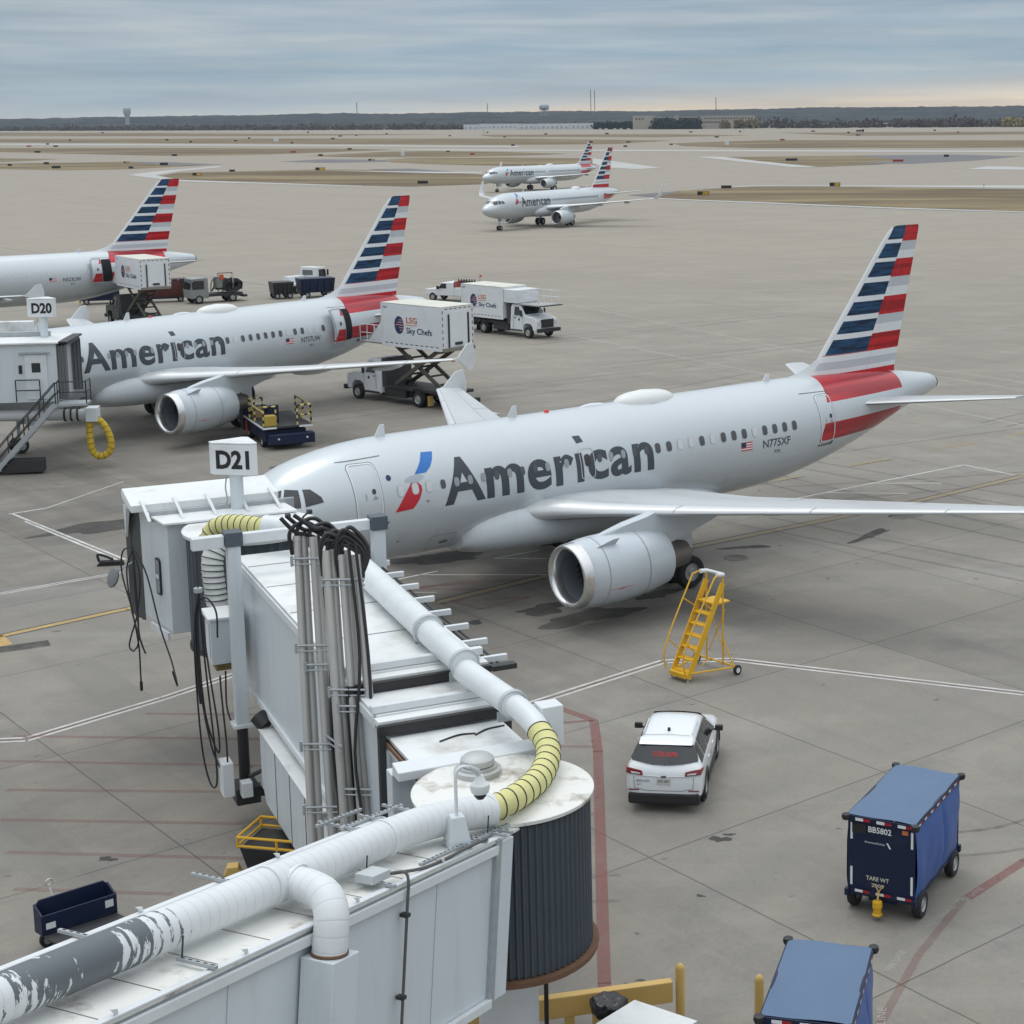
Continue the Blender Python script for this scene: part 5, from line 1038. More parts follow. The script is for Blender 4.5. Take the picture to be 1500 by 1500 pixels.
def flexhose(nm, pts, r, parent, pitch=.17, m=None, taper=None, wob=.06):
    P = smoothpath(pts, 8); L = [0]
    for a, b in zip(P, P[1:]): L.append(L[-1]+(b-a).length)
    def at(s_):
        for i in range(len(L)-1):
            if L[i+1] >= s_: t = (s_-L[i])/max(1e-6, L[i+1]-L[i]); return P[i].lerp(P[i+1], t)
        return P[-1]
    n = int(L[-1]/pitch); pp = []; rs = []; st = 5
    for i in range(n*st+1):
        s_ = L[-1]*i/(n*st); f = (i % st)/st; pp.append(at(s_)); rs.append(r*(1-wob*math.sin(PI*f)))
    q = MB(); q.tube(pp, rs, 22); h = q.build(nm, m or hosey, parent, 60)
    q = MB(); rb = r*1.015
    for i in range(n+1):
        s_ = min(L[-1]*i/n, L[-1]-.02); a = at(s_); b = at(s_+.018); t_ = (b-a).normalized(); q.lathe([(-.012, rb*.97), (-.008, rb*1.02), (.008, rb*1.02), (.012, rb*.97)], a, t_+Vector((.12, .1, .0)), 22)
    q.build('hose_rings', black, h, 0, recalc=False); struct(h.children[0], 'stuff') if False else None
    return h
flexhose('flexible_air_hose', [(.95, -1.02, 5.95), (.62, -1.02, 5.86), (.2, -.88, 5.76), (-.40, -.50, 5.70), (-.92, -.02, 5.72), (-1.30, .42, 5.76), (-1.50, .78, 5.78)], .212, J, .23)
flexhose('flexible_air_hose', [(15.5, .45, 6.62), (15.95, .80, 6.63), (16.5, 1.15, 6.58), (16.9, 1.45, 6.42), (17.0, 1.62, 6.1)], .235, J, .2, m=hosey)
flexhose('cab_air_hose', [(15.9, 1.55, 6.3), (15.75, 1.75, 5.9), (15.6, 1.75, 5.2), (15.5, 1.7, 4.6), (15.45, 1.7, 4.0)], .27, J, .14, mat('white_hose_fabric', (.58, .59, .57), .8, dirt=.3, bump=.3))
# cable tray brackets along the right roof edge
for k in range(9):
    x = 5.4+k*1.18; q = MB(); q.box(x, x+.10, -2.05, -1.33, 5.80, 5.92); q.build('tray_bracket', white, J, 0, .008)
for y in (-1.60, -1.72, -1.84):
    q = MB(); q.tube([(5.3, y, 5.78), (15.0, y, 5.78)], .028, 8); q.build('service_pipe', darkmetal, J, 40)
q = MB(); q.box(5.0, 5.2, -2.1, -1.6, 5.74, 5.84); q.build('tray_end_plate', darkmetal, J, 0)
# upright bundle of bare metal hoist tubes with black hoses looped over the top
TB = [[[6.37, 1.77, 8.55], [5.16, 2.02, 3.2]], [[6.3, 1.63, 8.57], [5.08, 1.86, 3.2]], [[6.24, 1.49, 8.53], [4.99, 1.67, 3.13]], [[6.19, 1.4, 8.45], [4.93, 1.55, 3.29]],
      [[5.54, 1.43, 8.41], [4.48, 1.55, 3.42]], [[5.47, 1.29, 8.39], [4.42, 1.42, 3.47]], [[5.41, 1.17, 8.33], [4.35, 1.28, 3.55]], [[5.35, 1.05, 8.38], [4.28, 1.15, 3.62]], [[5.29, .93, 8.33], [4.19, .96, 3.68]]]
TB = [(Vector(a), Vector(b)) for a, b in TB]
def tp(i, z): a, b = TB[i]; return b.lerp(a, (z-b.z)/(a.z-b.z))
for i, (a, b) in enumerate(TB):
    off = Vector((.16 if i % 2 else 0, 0, 0)); d = (b-a).normalized()
    q = MB(); q.tube([a+off, a+off+d*.25, b+off+d*(.6 if i < 4 else .3)], .086 if i % 3 else .070, 16); q.tube([a+off+d*.02, a+off+d*.10], .08, 16); q.build('hoist_tube', alu, J, 40)
for z, a, b in ((8.15, 0, 3), (6.55, 0, 3), (6.2, 1, 3), (4.75, 0, 3), (3.6, 0, 2), (7.9, 4, 8), (5.9, 4, 7), (5.6, 5, 8), (4.9, 2, 4), (4.1, 5, 8)):
    A_, B_ = tp(a, z), tp(b, z); u_ = (A_-B_).normalized()*.12; A_ = A_+u_+Vector((-.09, .02, 0)); B_ = B_-u_+Vector((-.09, .02, 0)); q = MB(); q.tube([A_, B_], .022, 6); q.tube([A_-Vector((0, 0, .11)), B_-Vector((0, 0, .11))], .016, 6)
    q.tube([A_+Vector((.0, 0, .05)), A_-Vector((0, 0, .15))], .03, 6); q.build('tube_clamp', galv, J, 0)
rnd = random.Random(5)
yv = Vector((0, 1, 0))
for k in range(6):
    c = tp(k % 4, 8.5)+Vector((.1*(k % 2), 0, 0)); l = .10+.05*k; e = tp(3, 8.4)
    P = [c+Vector((.05, .28+.03*(k % 3), .42+.03*(k % 4))), c+Vector((.02, .12, .22+.04*k)), c+Vector((0, -.02, .10+.045*k)), c+Vector((0, -.20-.02*k, .05+.05*k)), c.lerp(e, .5)+Vector((-.05, -.36-.02*k, -.12)), e+Vector((-.08, -.22+.03*k, -.5-.05*k))]
    if k >= 3: P[0] = c+Vector((.0, .1, -.3)); P[1] = c+Vector((0, .14, .1))
    q = MB(); q.tube(smoothpath(P, 6), .040, 8); q.build('black_hose', black, J, 40)
for k in range(8):
    c = tp(4+k % 4, 8.35)+Vector((.1*(k % 2), 0, 0)); e = tp(8, 8.2)
    P = [c+Vector((0, .05, -.45)), c+Vector((0, .10, .02)), c+Vector((0, .04, .20+.025*k)), c+Vector((0, -.12, .24+.03*k)), c.lerp(e, .7)+Vector((-.03, -.18-.015*k, .12)), e+Vector((-.06, -.10+.015*k, -.22-.03*k)), e+Vector((-.06, -.05+.015*k, -.42-.03*k))]
    q = MB(); q.tube(smoothpath(P, 6), .040, 8); q.build('black_hose', black, J, 40)
for a, b, dx in ((3, 3, -.13), (7, 6, -.13), (8, 8, -.13)):
    q = MB(); q.tube(smoothpath([tp(a, 8.5)+Vector((dx, .03, .1)), tp(a, 6.5)+Vector((dx, -.03, 0)), tp(b, 4.8)+Vector((dx, .05, 0)), tp(b, 3.6)+Vector((dx, 0, 0))]), .030, 8); q.build('black_hose', black, J, 40)
for i in (0, 1, 2):
    b = TB[i][1]; q = MB(); q.tube(smoothpath([b+Vector((0, 0, -.5)), b+Vector((-.02, -.03, -.9)), b+Vector((-.05, -.12, -1.4))]), .055, 8); q.build('black_hose', black, J, 40)
q = MB(); q.lathe([(-.10, .34), (-.06, .36), (.06, .36), (.10, .34)], tp(1, 8.6)+Vector((0, -.12, .02)), (.9, .1, .3), 20)
# air conditioning unit slung under the tunnel
q = MB(); q.prism([(12.6, 2.62), (7.2, 2.62), (6.2, 2.0), (6.2, .95), (12.2, .95), (12.6, 1.4)], 'y', .35, 1.45); au = q.build('air_unit', wallwhite, J, 0, .02)
q = MB(); q.box(6.35, 7.6, 1.46, 1.485, 1.05, 2.0); q.build('louvre_panel', mat('louvre_grey', (.42, .45, .47), .5), au, 0)
for k in range(14): q = MB(); z = 1.08+k*.065; q.prism([(1.486, z), (1.51, z), (1.486, z+.045)], 'x', 6.38, 7.57); q.build('louvre', white, au, 0)
for k in range(3): q = MB(); q.box(8.2+k*1.4, 8.22+k*1.4, 1.452, 1.462, .98, 2.6); q.build('panel_joint', gap, au, 0)
q = MB(); q.box(7.0, 12.5, .3, 1.5, 2.63, 2.68); q.build('unit_lid', whiteroof, au, 0, .01)
for x in (8, 11.5): q = MB(); q.box(x, x+.12, .4, .5, 2.68, 2.9); q.build('hanger', galv, au, 0)
q = MB(); q.tube([(12.5, 1.3, 2.7), (12.7, 1.45, 2.9)], .2, 12); q.build('hose_reel', black, au, 40)
# looped black cables hanging from the cab
def cable(pts, r=.022, nm='hanging_cable'):
    q = MB(); q.tube(smoothpath(pts, 6), r, 7); return q.build(nm, black, J, 50)
cx, cy = 20.6, 2.95
cable([(cx, cy-.15, 6.2), (cx, cy, 5.9), (cx+.02, cy+.02, 5.2)], .012, 'hook_wire')
cable([(cx, cy, 5.25), (cx+.3, cy+.15, 4.6), (cx+.1, cy+.1, 3.5), (cx-.25, cy-.05, 2.7), (cx-.45, cy-.1, 2.5), (cx-.3, cy, 2.9), (cx, cy, 3.8), (cx+.05, cy, 5.2)])
cable([(cx, cy, 5.25), (cx-.28, cy-.1, 4.5), (cx-.1, cy, 3.5), (cx+.25, cy+.15, 2.8), (cx+.3, cy+.2, 2.5), (cx+.1, cy+.1, 2.45), (cx-.15, cy, 3.0), (cx-.03, cy, 5.2)])
cable([(cx, cy, 5.3), (cx+.45, cy+.2, 5.1), (cx+.5, cy+.25, 4.5), (cx+.2, cy+.1, 3.6), (cx, cy, 2.6), (cx-.02, cy, 1.9), (cx-.02, cy, 1.6)])
cable([(cx-.1, cy-.05, 5.2), (cx-.5, cy-.25, 4.6), (cx-1.2, cy-.4, 3.4), (cx-2.2, cy-.5, 2.7), (cx-3.6, cy-.4, 2.5), (cx-4.3, cy-.2, 3.1)])
q = MB(); q.tube([(cx-.02, cy, 1.6), (cx-.02, cy, 1.35)], .04, 8); q.build('cable_plug', black, J, 40)
hx, hy = 13.75, 2.45
cable([(hx, hy, 6.7), (hx, hy, 5.7)], .014, 'hook_wire')
cable([(hx, hy, 5.75), (hx+.18, hy+.12, 4.5), (hx+.15, hy+.1, 2.2), (hx-.0, hy, 1.2), (hx-.2, hy-.12, 1.05), (hx-.25, hy-.15, 1.7), (hx-.1, hy-.05, 4), (hx, hy, 5.7)])
cable([(hx, hy, 5.75), (hx+.05, hy+.05, 4.5), (hx-.05, hy, 2.8), (hx-.3, hy-.2, 1.9), (hx-.35, hy-.22, 2.5), (hx-.2, hy-.1, 4), (hx, hy, 5.7)])
cable([(hx, hy, 5.75), (hx+.1, hy+.1, 4.9), (hx+.05, hy+.05, 3.2), (hx-.25, hy-.1, 1.9), (hx-.55, hy-.3, 1.5), (hx-.6, hy-.35, 2.0), (hx-.55, hy-.3, 3.4), (hx-.5, hy-.3, 3.8)])
cable([(hx, hy, 5.5), (hx-.25, hy-.15, 5.6), (hx-.45, hy-.3, 5.3), (hx-.45, hy-.3, 4.7)])
cable([(hx-.1, hy, 5.7), (hx+.1, hy+.08, 5.0), (hx+.12, hy+.08, 3.5), (hx+.12, hy+.06, 3.0)], .035)
cable([(14.5, 1.8, 3.5), (14.3, 1.85, 2.7), (13.9, 1.8, 2.35), (13.7, 1.75, 2.4)])
q = MB(); q.lathe([(-.05, 0), (-.05, .1), (.05, .1), (.05, 0)], (hx, hy, 5.75), (0, 0, 1), 12); q.build('cable_hanger', galv, J, 30)
# small lamps and fittings on the cab roof
for x, y in ((17.5, -.9), (17.3, -.3)):
    q = MB(); q.tube([(x, y, 6.1), (x+.1, y, 6.3), (x, y-.1, 6.42)], .03, 6); q.rbox((x, y-.15, 6.45), (.16, .12, .10)); q.build('flood_lamp', darkmetal, J, 0)
def gate_sign(text, loc, rz, label, s=1.):
    r = thing('gate_sign', label, 'sign', loc, rz, 'three sided gate number signs')
    q = MB(); q.tube([(0, 0, 0), (0, 0, .85*s)], .15*s, 24); q.build('post', wallwhite, r, 40)
    def tri(w, c): return [(-w/2+c, -.22*s), (w/2-c, -.22*s), (w/2, -.22*s+c*.9), (c*.55, .70*s-c), (-c*.55, .70*s-c), (-w/2, -.22*s+c*.9)]
    q = MB(); q.prism(tri(1.16*s, .14*s), 'z', .82*s, 1.52*s); b_ = q.build('sign_box', mat('sign_white', (.68, .71, .73), .4, dirt=.15), r, 0, .015)
    q = MB(); q.prism([(x*1.01, y*1.01) for x, y in tri(1.16*s, .14*s)], 'z', 1.525*s, 1.56*s); q.build('sign_lid', whiteroof, b_, 0, .01)
    q = MB(); text_mb(q, text, (-.36*s, -.223*s-.004, .96*s), (1, 0, 0), (0, 0, 1), width=.80*s, height=.43*s, bold=.04); q.build('gate_number', inkb, b_, 0, recalc=False)
    q = MB(); q.tube(smoothpath([(-.2*s, -.05, .8*s), (-.24*s, -.08, .5*s), (-.22*s, -.06, .2*s), (-.3*s, -.05, .02)]), .02, 6); q.build('sign_cable', galv, r, 40)
    return r
gate_sign('D21', (-12.42, 44.72, 6.12), math.radians(-10), 'white three sided sign reading D21 on a thick post above the near bridge cab', 1.18)

# ---------------------------------------------------------------- fixed walkway
d_ = Vector((math.sin(.4167), math.cos(.4167), -.151)); ex_ = (-d_).normalized(); n_ = Vector((-math.cos(.4167), math.sin(.4167), 0)); ey_ = -n_; ez_ = ex_.cross(ey_).normalized()
Wk = thing('walkway', 'white enclosed walkway with peeling round air duct on its roof, lower left foreground', 'walkway', (-3.129, 24.527, 0), 0)
WM = Matrix(((ex_.x, ey_.x, ez_.x, 0), (ex_.y, ey_.y, ez_.y, 0), (ex_.z, ey_.z, ez_.z, 5.5), (0, 0, 0, 1)))
def wb(): return MB(WM)
LW = 17.
q = wb(); q.box(0, LW, -2.02, -.04, -2.50, -.06); q.build('wall', wallwhite, Wk, 0)
q = wb(); q.prism([(-.02, -2.06), (-.8, -2.0), (-1.6, -1.7), (-1.6, -.35), (-.8, -.06), (-.02, .0)], 'z', -.055, -.0); q.build('roof_end', whiterot, Wk, 0, .01)
q = wb(); q.box(0, LW, -2.08, .0, -.055, .0); q.build('roof', whiterot, Wk, 0, .01)
for s0, s1 in ((-.075, .03), (-2.11, -2.01)): q = wb(); q.box(-.0, LW, s0, s1, .002, .035); q.build('roof_kerb', white, Wk, 0, .008)
q = wb(); q.box(0, LW, .0, .05, -.22, -.08); q.build('wall_flange', white, Wk, 0, .01)
q = wb(); q.box(0, LW, -.03, .06, -2.58, -2.44); q.build('floor_beam', white, Wk, 0, .01)
q = wb(); q.box(-.10, .04, -.08, .04, -2.55, .0); q.build('hinge_post', galv, Wk, 0, .01)
q = wb(); q.box(-.50, -.11, -.12, .01, -2.52, -.06); q.build('corner_post', wallwhite, Wk, 0, .01)
for k in range(16):
    q = wb(); x = 1.4+k*.98; q.box(x-.007, x+.007, -2.0, -.09, .001, .006); q.build('roof_seam', mat('seam_dark', (.20, .20, .19), .8), Wk, 0)
for x in (1.6, 4.35, 6.2, 9.2): q = wb(); q.box(x-.008, x+.008, -.038, -.034, -2.44, -.22); q.build('wall_joint', mat('wall_joint_grey', (.40, .44, .47), .5), Wk, 0)
for x in (1.5, 3.6, 5.9, 8.1): q = wb(); q.prism([(x, .035), (x+.03, .035), (x+.12, .12), (x+.02, .10)], 'y', -.02, .01); q.build('lifting_lug', white, Wk, 0)
for x in (2.6, 5.4): q = wb(); q.prism([(x, .035), (x+.03, .035), (x+.12, .12), (x+.02, .10)], 'y', -2.09, -2.05); q.build('lifting_lug', white, Wk, 0)
def peel_mat():
    m = bpy.data.materials.new('peeling_duct_paint'); m.use_nodes = True; t = m.node_tree; b = t.nodes['Principled BSDF']
    tcn = N(t, 'ShaderNodeTexCoord'); s = N(t, 'ShaderNodeSeparateXYZ'); t.links.new(tcn.outputs['UV'], s.inputs[0])
    u = s.outputs[0]   # metres along the duct
    ring = MATH(t, 'PINGPONG', MATH(t, 'ADD', u, 0), .085)
    n1 = NOISE(t, MAPV(t, tcn.outputs['UV'], (9, 2.6, 1)), 1, 7, .7); n2 = NOISE(t, MAPV(t, tcn.outputs['UV'], (1.6, 1.2, 1), (3, 3, 0)), 1, 4, .6)
    amt = MATH(t, 'MULTIPLY', MATH(t, 'SUBTRACT', u, 5.9), .14)                      # more bare metal towards the terminal
    amt = MATH(t, 'MINIMUM', MATH(t, 'MAXIMUM', amt, -.045), .24)
    amt = MATH(t, 'SUBTRACT', amt, MATH(t, 'MULTIPLY', MATH(t, 'SUBTRACT', u, 8.3), .12, clamp=True))
    sc_ = MATH(t, 'ADD', MATH(t, 'MULTIPLY', n1, .6), MATH(t, 'MULTIPLY', n2, .4))
    edge_ = MATH(t, 'MULTIPLY', MATH(t, 'LESS_THAN', ring, .028), .07)
    bare = MATH(t, 'GREATER_THAN', MATH(t, 'ADD', MATH(t, 'ADD', sc_, amt), edge_), .685)
    far_ = MATH(t, 'LESS_THAN', MATH(t, 'SUBTRACT', u, 0), 9.6)
    c = MIX(t, n2, (.60, .63, .65), (.72, .74, .75)); c = MIX(t, MATH(t, 'MULTIPLY', MATH(t, 'LESS_THAN', ring, .006), .35), c, (.35, .37, .38))
    c = MIX(t, bare, c, (.115, .13, .145)); t.links.new(c, b.inputs['Base Color']); b.inputs['Roughness'].default_value = .5
    bn = N(t, 'ShaderNodeBump'); bn.inputs['Strength'].default_value = .5; bn.inputs['Distance'].default_value = .01
    t.links.new(MATH(t, 'SUBTRACT', MATH(t, 'MULTIPLY', MATH(t, 'MINIMUM', ring, .02), 20), bare), bn.inputs['Height']); t.links.new(bn.outputs[0], b.inputs['Normal'])
    return m
pm = peel_mat()
def ductuv(nm, pts, r, u0=0., n=32, parent=Wk, M=None):
    P = [Vector(p) for p in pts]; q = MB(M if M is not None else WM); q.tube(P, r, n, 0, False); o = q.build(nm, pm, parent, 50, recalc=False)
    uv = o.data.uv_layers.new(name='uv'); L = [u0]
    for a, b in zip(P, P[1:]): L.append(L[-1]+(b-a).length)
    for p in o.data.polygons:
        vi = list(p.vertices); ks = [v % n for v in vi]
        for li, v in zip(p.loop_indices, vi):
            k = v % n; k = k+n if (max(ks)-min(ks) > n/2 and k < n/2) else k
            uv.data[li].uv = (L[v//n], k/n*2*PI*r)
    return o
dz = .34
ductuv('air_duct', [(x, -.80-.0*x, dz) for x in [1.9+.5*k for k in range(31)]], .262, 1.9)
ductuv('air_duct', smoothpath([(-.35, -.36, dz-.03), (.25, -.55, dz), (1.0, -.76, dz), (1.95, -.80, dz)], 5), .258, 0)
q = wb(); q.lathe([(-.03, .26), (-.03, .285), (.03, .285), (.03, .26)], (1.92, -.80, dz), (1, 0, 0), 32); q.build('duct_collar', white, Wk, 30)
q = wb(); q.lathe([(-.16, .262), (-.16, .275), (.0, .275), (.0, .25)], (-.2, -.40, dz-.02), (1, .28, 0), 32); q.build('duct_collar', white, Wk, 30)
q = wb(); q.lathe([(-.03, .263), (-.03, .28), (.03, .28), (.03, .263)], (4.55, -.80, dz), (1, 0, 0), 32); q.build('duct_collar', white, Wk, 30)
P = smoothpath([(4.2, -.62, dz), (4.25, -.30, dz), (4.38, .02, dz-.03), (4.50, .20, dz-.20), (4.55, .235, dz-.45), (4.56, .235, dz-.66)], 3)
ductuv('branch_duct', P, .225, 0)
q = wb(); q.lathe([(-.02, .225), (-.02, .25), (.02, .25), (.02, .225)], (4.19, -.56, dz), (0.06, 1, 0), 32); q.build('duct_collar', white, Wk, 30)
q = wb(); q.lathe([(0, .225), (0, .245), (.03, .245), (.03, .225)], (4.56, .235, -.32), (0, 0, 1), 28); q.build('duct_collar', rust, Wk, 30)
q = wb(); q.box(4.28, 4.84, .0, .50, -2.6, -.33); q.build('riser_casing', wallwhite, Wk, 0, .012)
q = wb(); q.box(4.2, 4.27, -.03, .02, -2.4, -.25); q.build('casing_flange', white, Wk, 0)
# perforated channel supports
def strut(x, y0, y1, z=.05, ax='y', l=None):
    q = wb()
    if ax == 'y': q.box(x-.03, x+.03, y0, y1, z, z+.045)
    else: q.box(y0, y1, x-.03, x+.03, z, z+.045)
    o = q.build('channel_strut', galv, Wk, 0, .004)
    q = wb(); a = y0+.06
    while a < y1-.08:
        if ax == 'y': q.box(x-.012, x+.012, a, a+.05, z+.046, z+.049)
        else: q.box(a, a+.05, x-.012, x+.012, z+.046, z+.049)
        a += .11
    h = q.build('slots', black, o, 0); struct(h, 'stuff')
strut(6.55, -.52, .06); strut(6.55, -2.35, -1.10); strut(3.95, -2.5, -1.15); strut(2.9, -.52, .10); strut(.75, -.5, -.0)
strut(.35, -.35, .04); strut(-.05, -.28, .12); strut(-.25, -.28, .12)
strut(-.15, -.6, 1.9, .05, 'x'); strut(-2.42, .1, 1.25, .09, 'x'); strut(-2.12, -.6, 1.05, .05, 'x'); strut(.95, -2.6, -1.2, .06); strut(-.4, -2.35, -1.0, .06); strut(.3, -2.3, -1.1, .06)
for x, y in ((6.55, -.45), (2.75, -.48), (.05, -.14)): q = wb(); q.tube([(x, y, .05), (x, y, .36)], .012, 6); q.build('threaded_rod', darkmetal, Wk, 0)
q = wb(); q.box(2.70, 3.12, -.42, -.12, .10, .22); q.build('junction_box', mat('box_grey', (.48, .51, .53), .5, dirt=.2), Wk, 0, .008)
q = wb(); q.tube(smoothpath([(.35, .02, .10), (.8, .0, .09), (1.5, -.02, .06), (2.0, -.06, .06), (2.45, -.16, .1), (2.70, -.20, .14)]), .025, 8); q.build('conduit', mat('conduit_dark', (.09, .09, .09), .6), Wk, 50)
q = wb(); q.tube(smoothpath([(2.70, -.16, .15), (2.55, .0, .16), (2.55, .08, .05), (2.56, .09, -.3), (2.56, .09, -1.2), (2.56, .09, -2.6)]), .022, 8); q.build('conduit', mat('conduit_dark', (.09, .09, .09), .6), Wk, 50)
for z in (-.45, -1.6): q = wb(); q.box(2.51, 2.61, .0, .12, z, z+.05); q.build('conduit_clip', darkmetal, Wk, 0)
q = wb(); q.tube(smoothpath([(-1.2, -1.5, .02), (-.8, -1.2, .04), (-.3, -.9, .03)]), .03, 8); q.build('roof_cable', darkmetal, Wk, 50)
# support legs under the walkway
q = MB()
for u_ in (2.2, 12.):
    c_ = ex_*u_+ey_*(-1.03); q = MB(); q.box(c_.x-.2, c_.x+.2, c_.y-.2, c_.y+.2, 0, 5.5+c_.z-2.55); q.build('support_leg', white, Wk, 0, .02)
# camera on its gooseneck
Cm = thing('security_camera', 'white dome security camera on a curved pole at the walkway end', 'camera', (-3.66, 24.05, 5.62), .4)
q = MB(); q.loft([[Vector((sx*a, sy*a, z)) for sx, sy in ((-1, -1), (1, -1), (1, 1), (-1, 1))] for a, z in ((.17, 0), (.165, .12), (.10, .48))]); q.build('pole_base', wallwhite, Cm, 0, .01)
q = MB(); q.tube([(0, 0, .45)]+[(0, 0, 1.0)]+smoothpath([(0, 0, 1.05), (.03, 0, 1.17), (.13, 0, 1.22), (.25, 0, 1.17)]), .026, 10); q.build('pole', white, Cm, 50)
q = MB(); q.tube([(.20, 0, 1.2), (.34, 0, 1.12), (.36, 0, 1.0)], .042, 12); q.build('camera_neck', mat('box_grey', (.48, .51, .53), .5, dirt=.2), Cm, 40)
q = MB(); q.lathe([(0, .03), (.0, .05), (-.10, .09), (-.14, .14), (-.20, .15), (-.27, .13), (-.28, 0)], (.37, 0, 1.05), (0, 0, 1), 24); q.build('camera_housing', white, Cm, 40)
q = MB(); q.lathe([(0, .10), (-.04, .095), (-.09, .06), (-.11, 0)], (.37, 0, .77), (0, 0, 1), 20); q.build('camera_dome', glass, Cm, 50)

# ---------------------------------------------------------------- bridge at gate D20
B2 = thing('jet_bridge', 'white jet bridge with outside stairs at gate D20, cut by the left edge', 'jet bridge', (-33.1, 81.9, 0), math.radians(188))
q = MB(); q.box(2.2, 15, -1.3, 1.3, 3.45, 6.05); t_ = q.build('tunnel_section', wallwhite, B2, 0, .02)
q = MB(); q.box(2.1, 15, -1.4, 1.4, 6.055, 6.13); q.build('roof_deck', whiteroof, t_, 0, .015)
q = MB(); q.box(2.1, 15, -1.45, 1.45, 3.2, 3.44); q.build('floor_beam', darkmetal, t_, 0)
q = MB(); q.box(-2.2, 2.19, -1.7, 1.55, 3.3, 6.1); h_ = q.build('cab', wallwhite, B2, 0, .02)
q = MB(); q.box(-2.35, 2.4, -1.85, 1.7, 6.105, 6.19); q.build('cab_roof', whiteroof, h_, 0, .015)
q = MB(); q.box(-1.75, -.75, 1.551, 1.60, 3.45, 5.6); dr = q.build('service_door', white, h_, 0, .01)
q = MB(); q.box(-1.45, -1.05, 1.601, 1.615, 4.75, 5.2); q.build('door_window', glass, dr, 0)
q = MB(); q.box(-.6, -.45, 1.551, 1.60, 4.7, 5.1); q.build('wall_lamp', black, h_, 0)
q = MB(); q.box(-1.9, -.5, 1.58, 1.68, 5.65, 5.72); q.build('door_canopy', galv, h_, 0)
q = MB(); rings = []
for i in range(7): e = .04 if i % 2 else -.03; x = -2.2-i*.08; rings.append([Vector((x, 1.45+e, 3.4)), Vector((x, 1.45+e, 6.0+e)), Vector((x, -1.6-e, 6.0+e)), Vector((x, -1.6-e, 3.4))])
q.loft(rings, 0, False, False); q.build('bellows', mat('bellows_grey', (.16, .16, .165), .85), B2, 0, recalc=False)
q = MB(); q.box(-2.75, -2.3, -1.75, 1.6, 6.10, 6.2); q.build('bellows_hood', black, B2, 0, .02)
q = MB(); q.box(-.2, 9, -3.1, -2.6, 6.0, 6.75); q.build('rear_hood', whiteroof, B2, 0, .02)
q = MB(); q.box(-1.4, 5, -1.2, -.9, 6.2, 6.42); q.build('roof_rail', galv, B2, 0)
for k in range(4):
    rnd = random.Random(k); P = [(1.+i*1.5, .2+rnd.uniform(-.5, .9), 6.22+rnd.uniform(0, .1)) for i in range(7)]; q = MB(); q.tube(smoothpath(P), .035, 6); q.build('roof_cable', black if k % 2 else galv, B2, 50)
q = MB(); q.tube([(2.6, .9, 6.32), (14, .9, 6.32)], .06, 8); q.build('roof_pipe', white, B2, 40)
q = MB(); q.tube(smoothpath([(5.5, 1.36, 5.9), (4.6, 1.42, 4.9), (3.6, 1.42, 4.95), (2.6, 1.45, 5.6), (2.3, 1.5, 6.0)]), .05, 8); q.build('hanging_cable', black, B2, 50)
q = MB(); q.tube(smoothpath([(2.3, 1.5, 6.1), (2.15, 1.65, 5.4), (2.1, 1.7, 4.3), (2.4, 1.75, 3.6), (3.2, 1.8, 3.1)]), .08, 8); q.build('hanging_cable', black, B2, 50)
# landing, railings and stairs
q = MB(); q.box(-3.7, -2.35, 1.6, 2.75, 3.25, 3.36); pl = q.build('stair_landing', galv, B2, 0)
def rail(x0, x1, y0, y1, z, par):
    q = MB()
    for zz in (.55, 1.05): q.tube([(x0, y0, z+zz), (x1, y1, z+zz)], .03, 6)
    n = max(1, int(math.hypot(x1-x0, y1-y0)/.8))
    for k in range(n+1): t = k/n; q.tube([(x0+(x1-x0)*t, y0+(y1-y0)*t, z), (x0+(x1-x0)*t, y0+(y1-y0)*t, z+1.05)], .03, 6)
    q.build('railing', darkmetal, par, 0)
rail(-3.7, -2.4, 2.7, 2.7, 3.36, pl); rail(-3.7, -3.7, 1.7, 2.7, 3.36, pl); rail(-1.4, -.3, 1.75, 1.75, 3.36, pl)
for y in (1.85, 2.75):
    q = MB(); q.prism([(-2.4, 3.36), (-2.1, 3.36), (.95, .0), (.65, .0)], 'y', y-.03, y+.03); q.build('stair_stringer', galv, B2, 0)
    q = MB(); q.tube([(-2.3, y, 4.4), (.75, y, 1.05), (.75, y, 0)], .03, 6); q.tube([(-2.3, y, 3.9), (.75, y, .55)], .03, 6)
    for k in range(5): q.tube([(-2.3+k*.76, y, 4.4-k*.84), (-2.3+k*.76, y, 3.3-k*.84)], .03, 6)
    q.build('stair_rail', darkmetal, B2, 0)
for k in range(14): q = MB(); x = -2.12+k*.214; z = 3.15-k*.235; q.box(x-.12, x+.12, 1.88, 2.72, z-.03, z); q.build('stair_tread', galv, B2, 0)
q = MB(); q.tube([(-3.3, .9, 2.52), (9, .9, 2.75)], .28, 20); tb = q.build('air_tube', mat('tube_offwhite', (.50, .51, .51), .5, dirt=.5, dcol=(.2, .2, .2)), B2, 40)
q = MB(); q.box(-3.85, -3.3, .5, 1.3, 2.22, 2.9); q.build('tube_end_box', white, tb, 0, .03)
q = MB(); text_mb(q, 'POWER UNIT', (3.6, 1.215, 2.55), (-1, 0, 0), (0, 0, 1), width=1.7, height=.2); 
for xx in (-2.9, -2.6, -2.3): q = MB(); q.lathe([(-.04, .3), (-.04, .35), (.04, .35), (.04, .3)], (xx, .9, 2.56), (1, 0, 0), 20); q.build('tube_band', darkmetal, tb, 30)
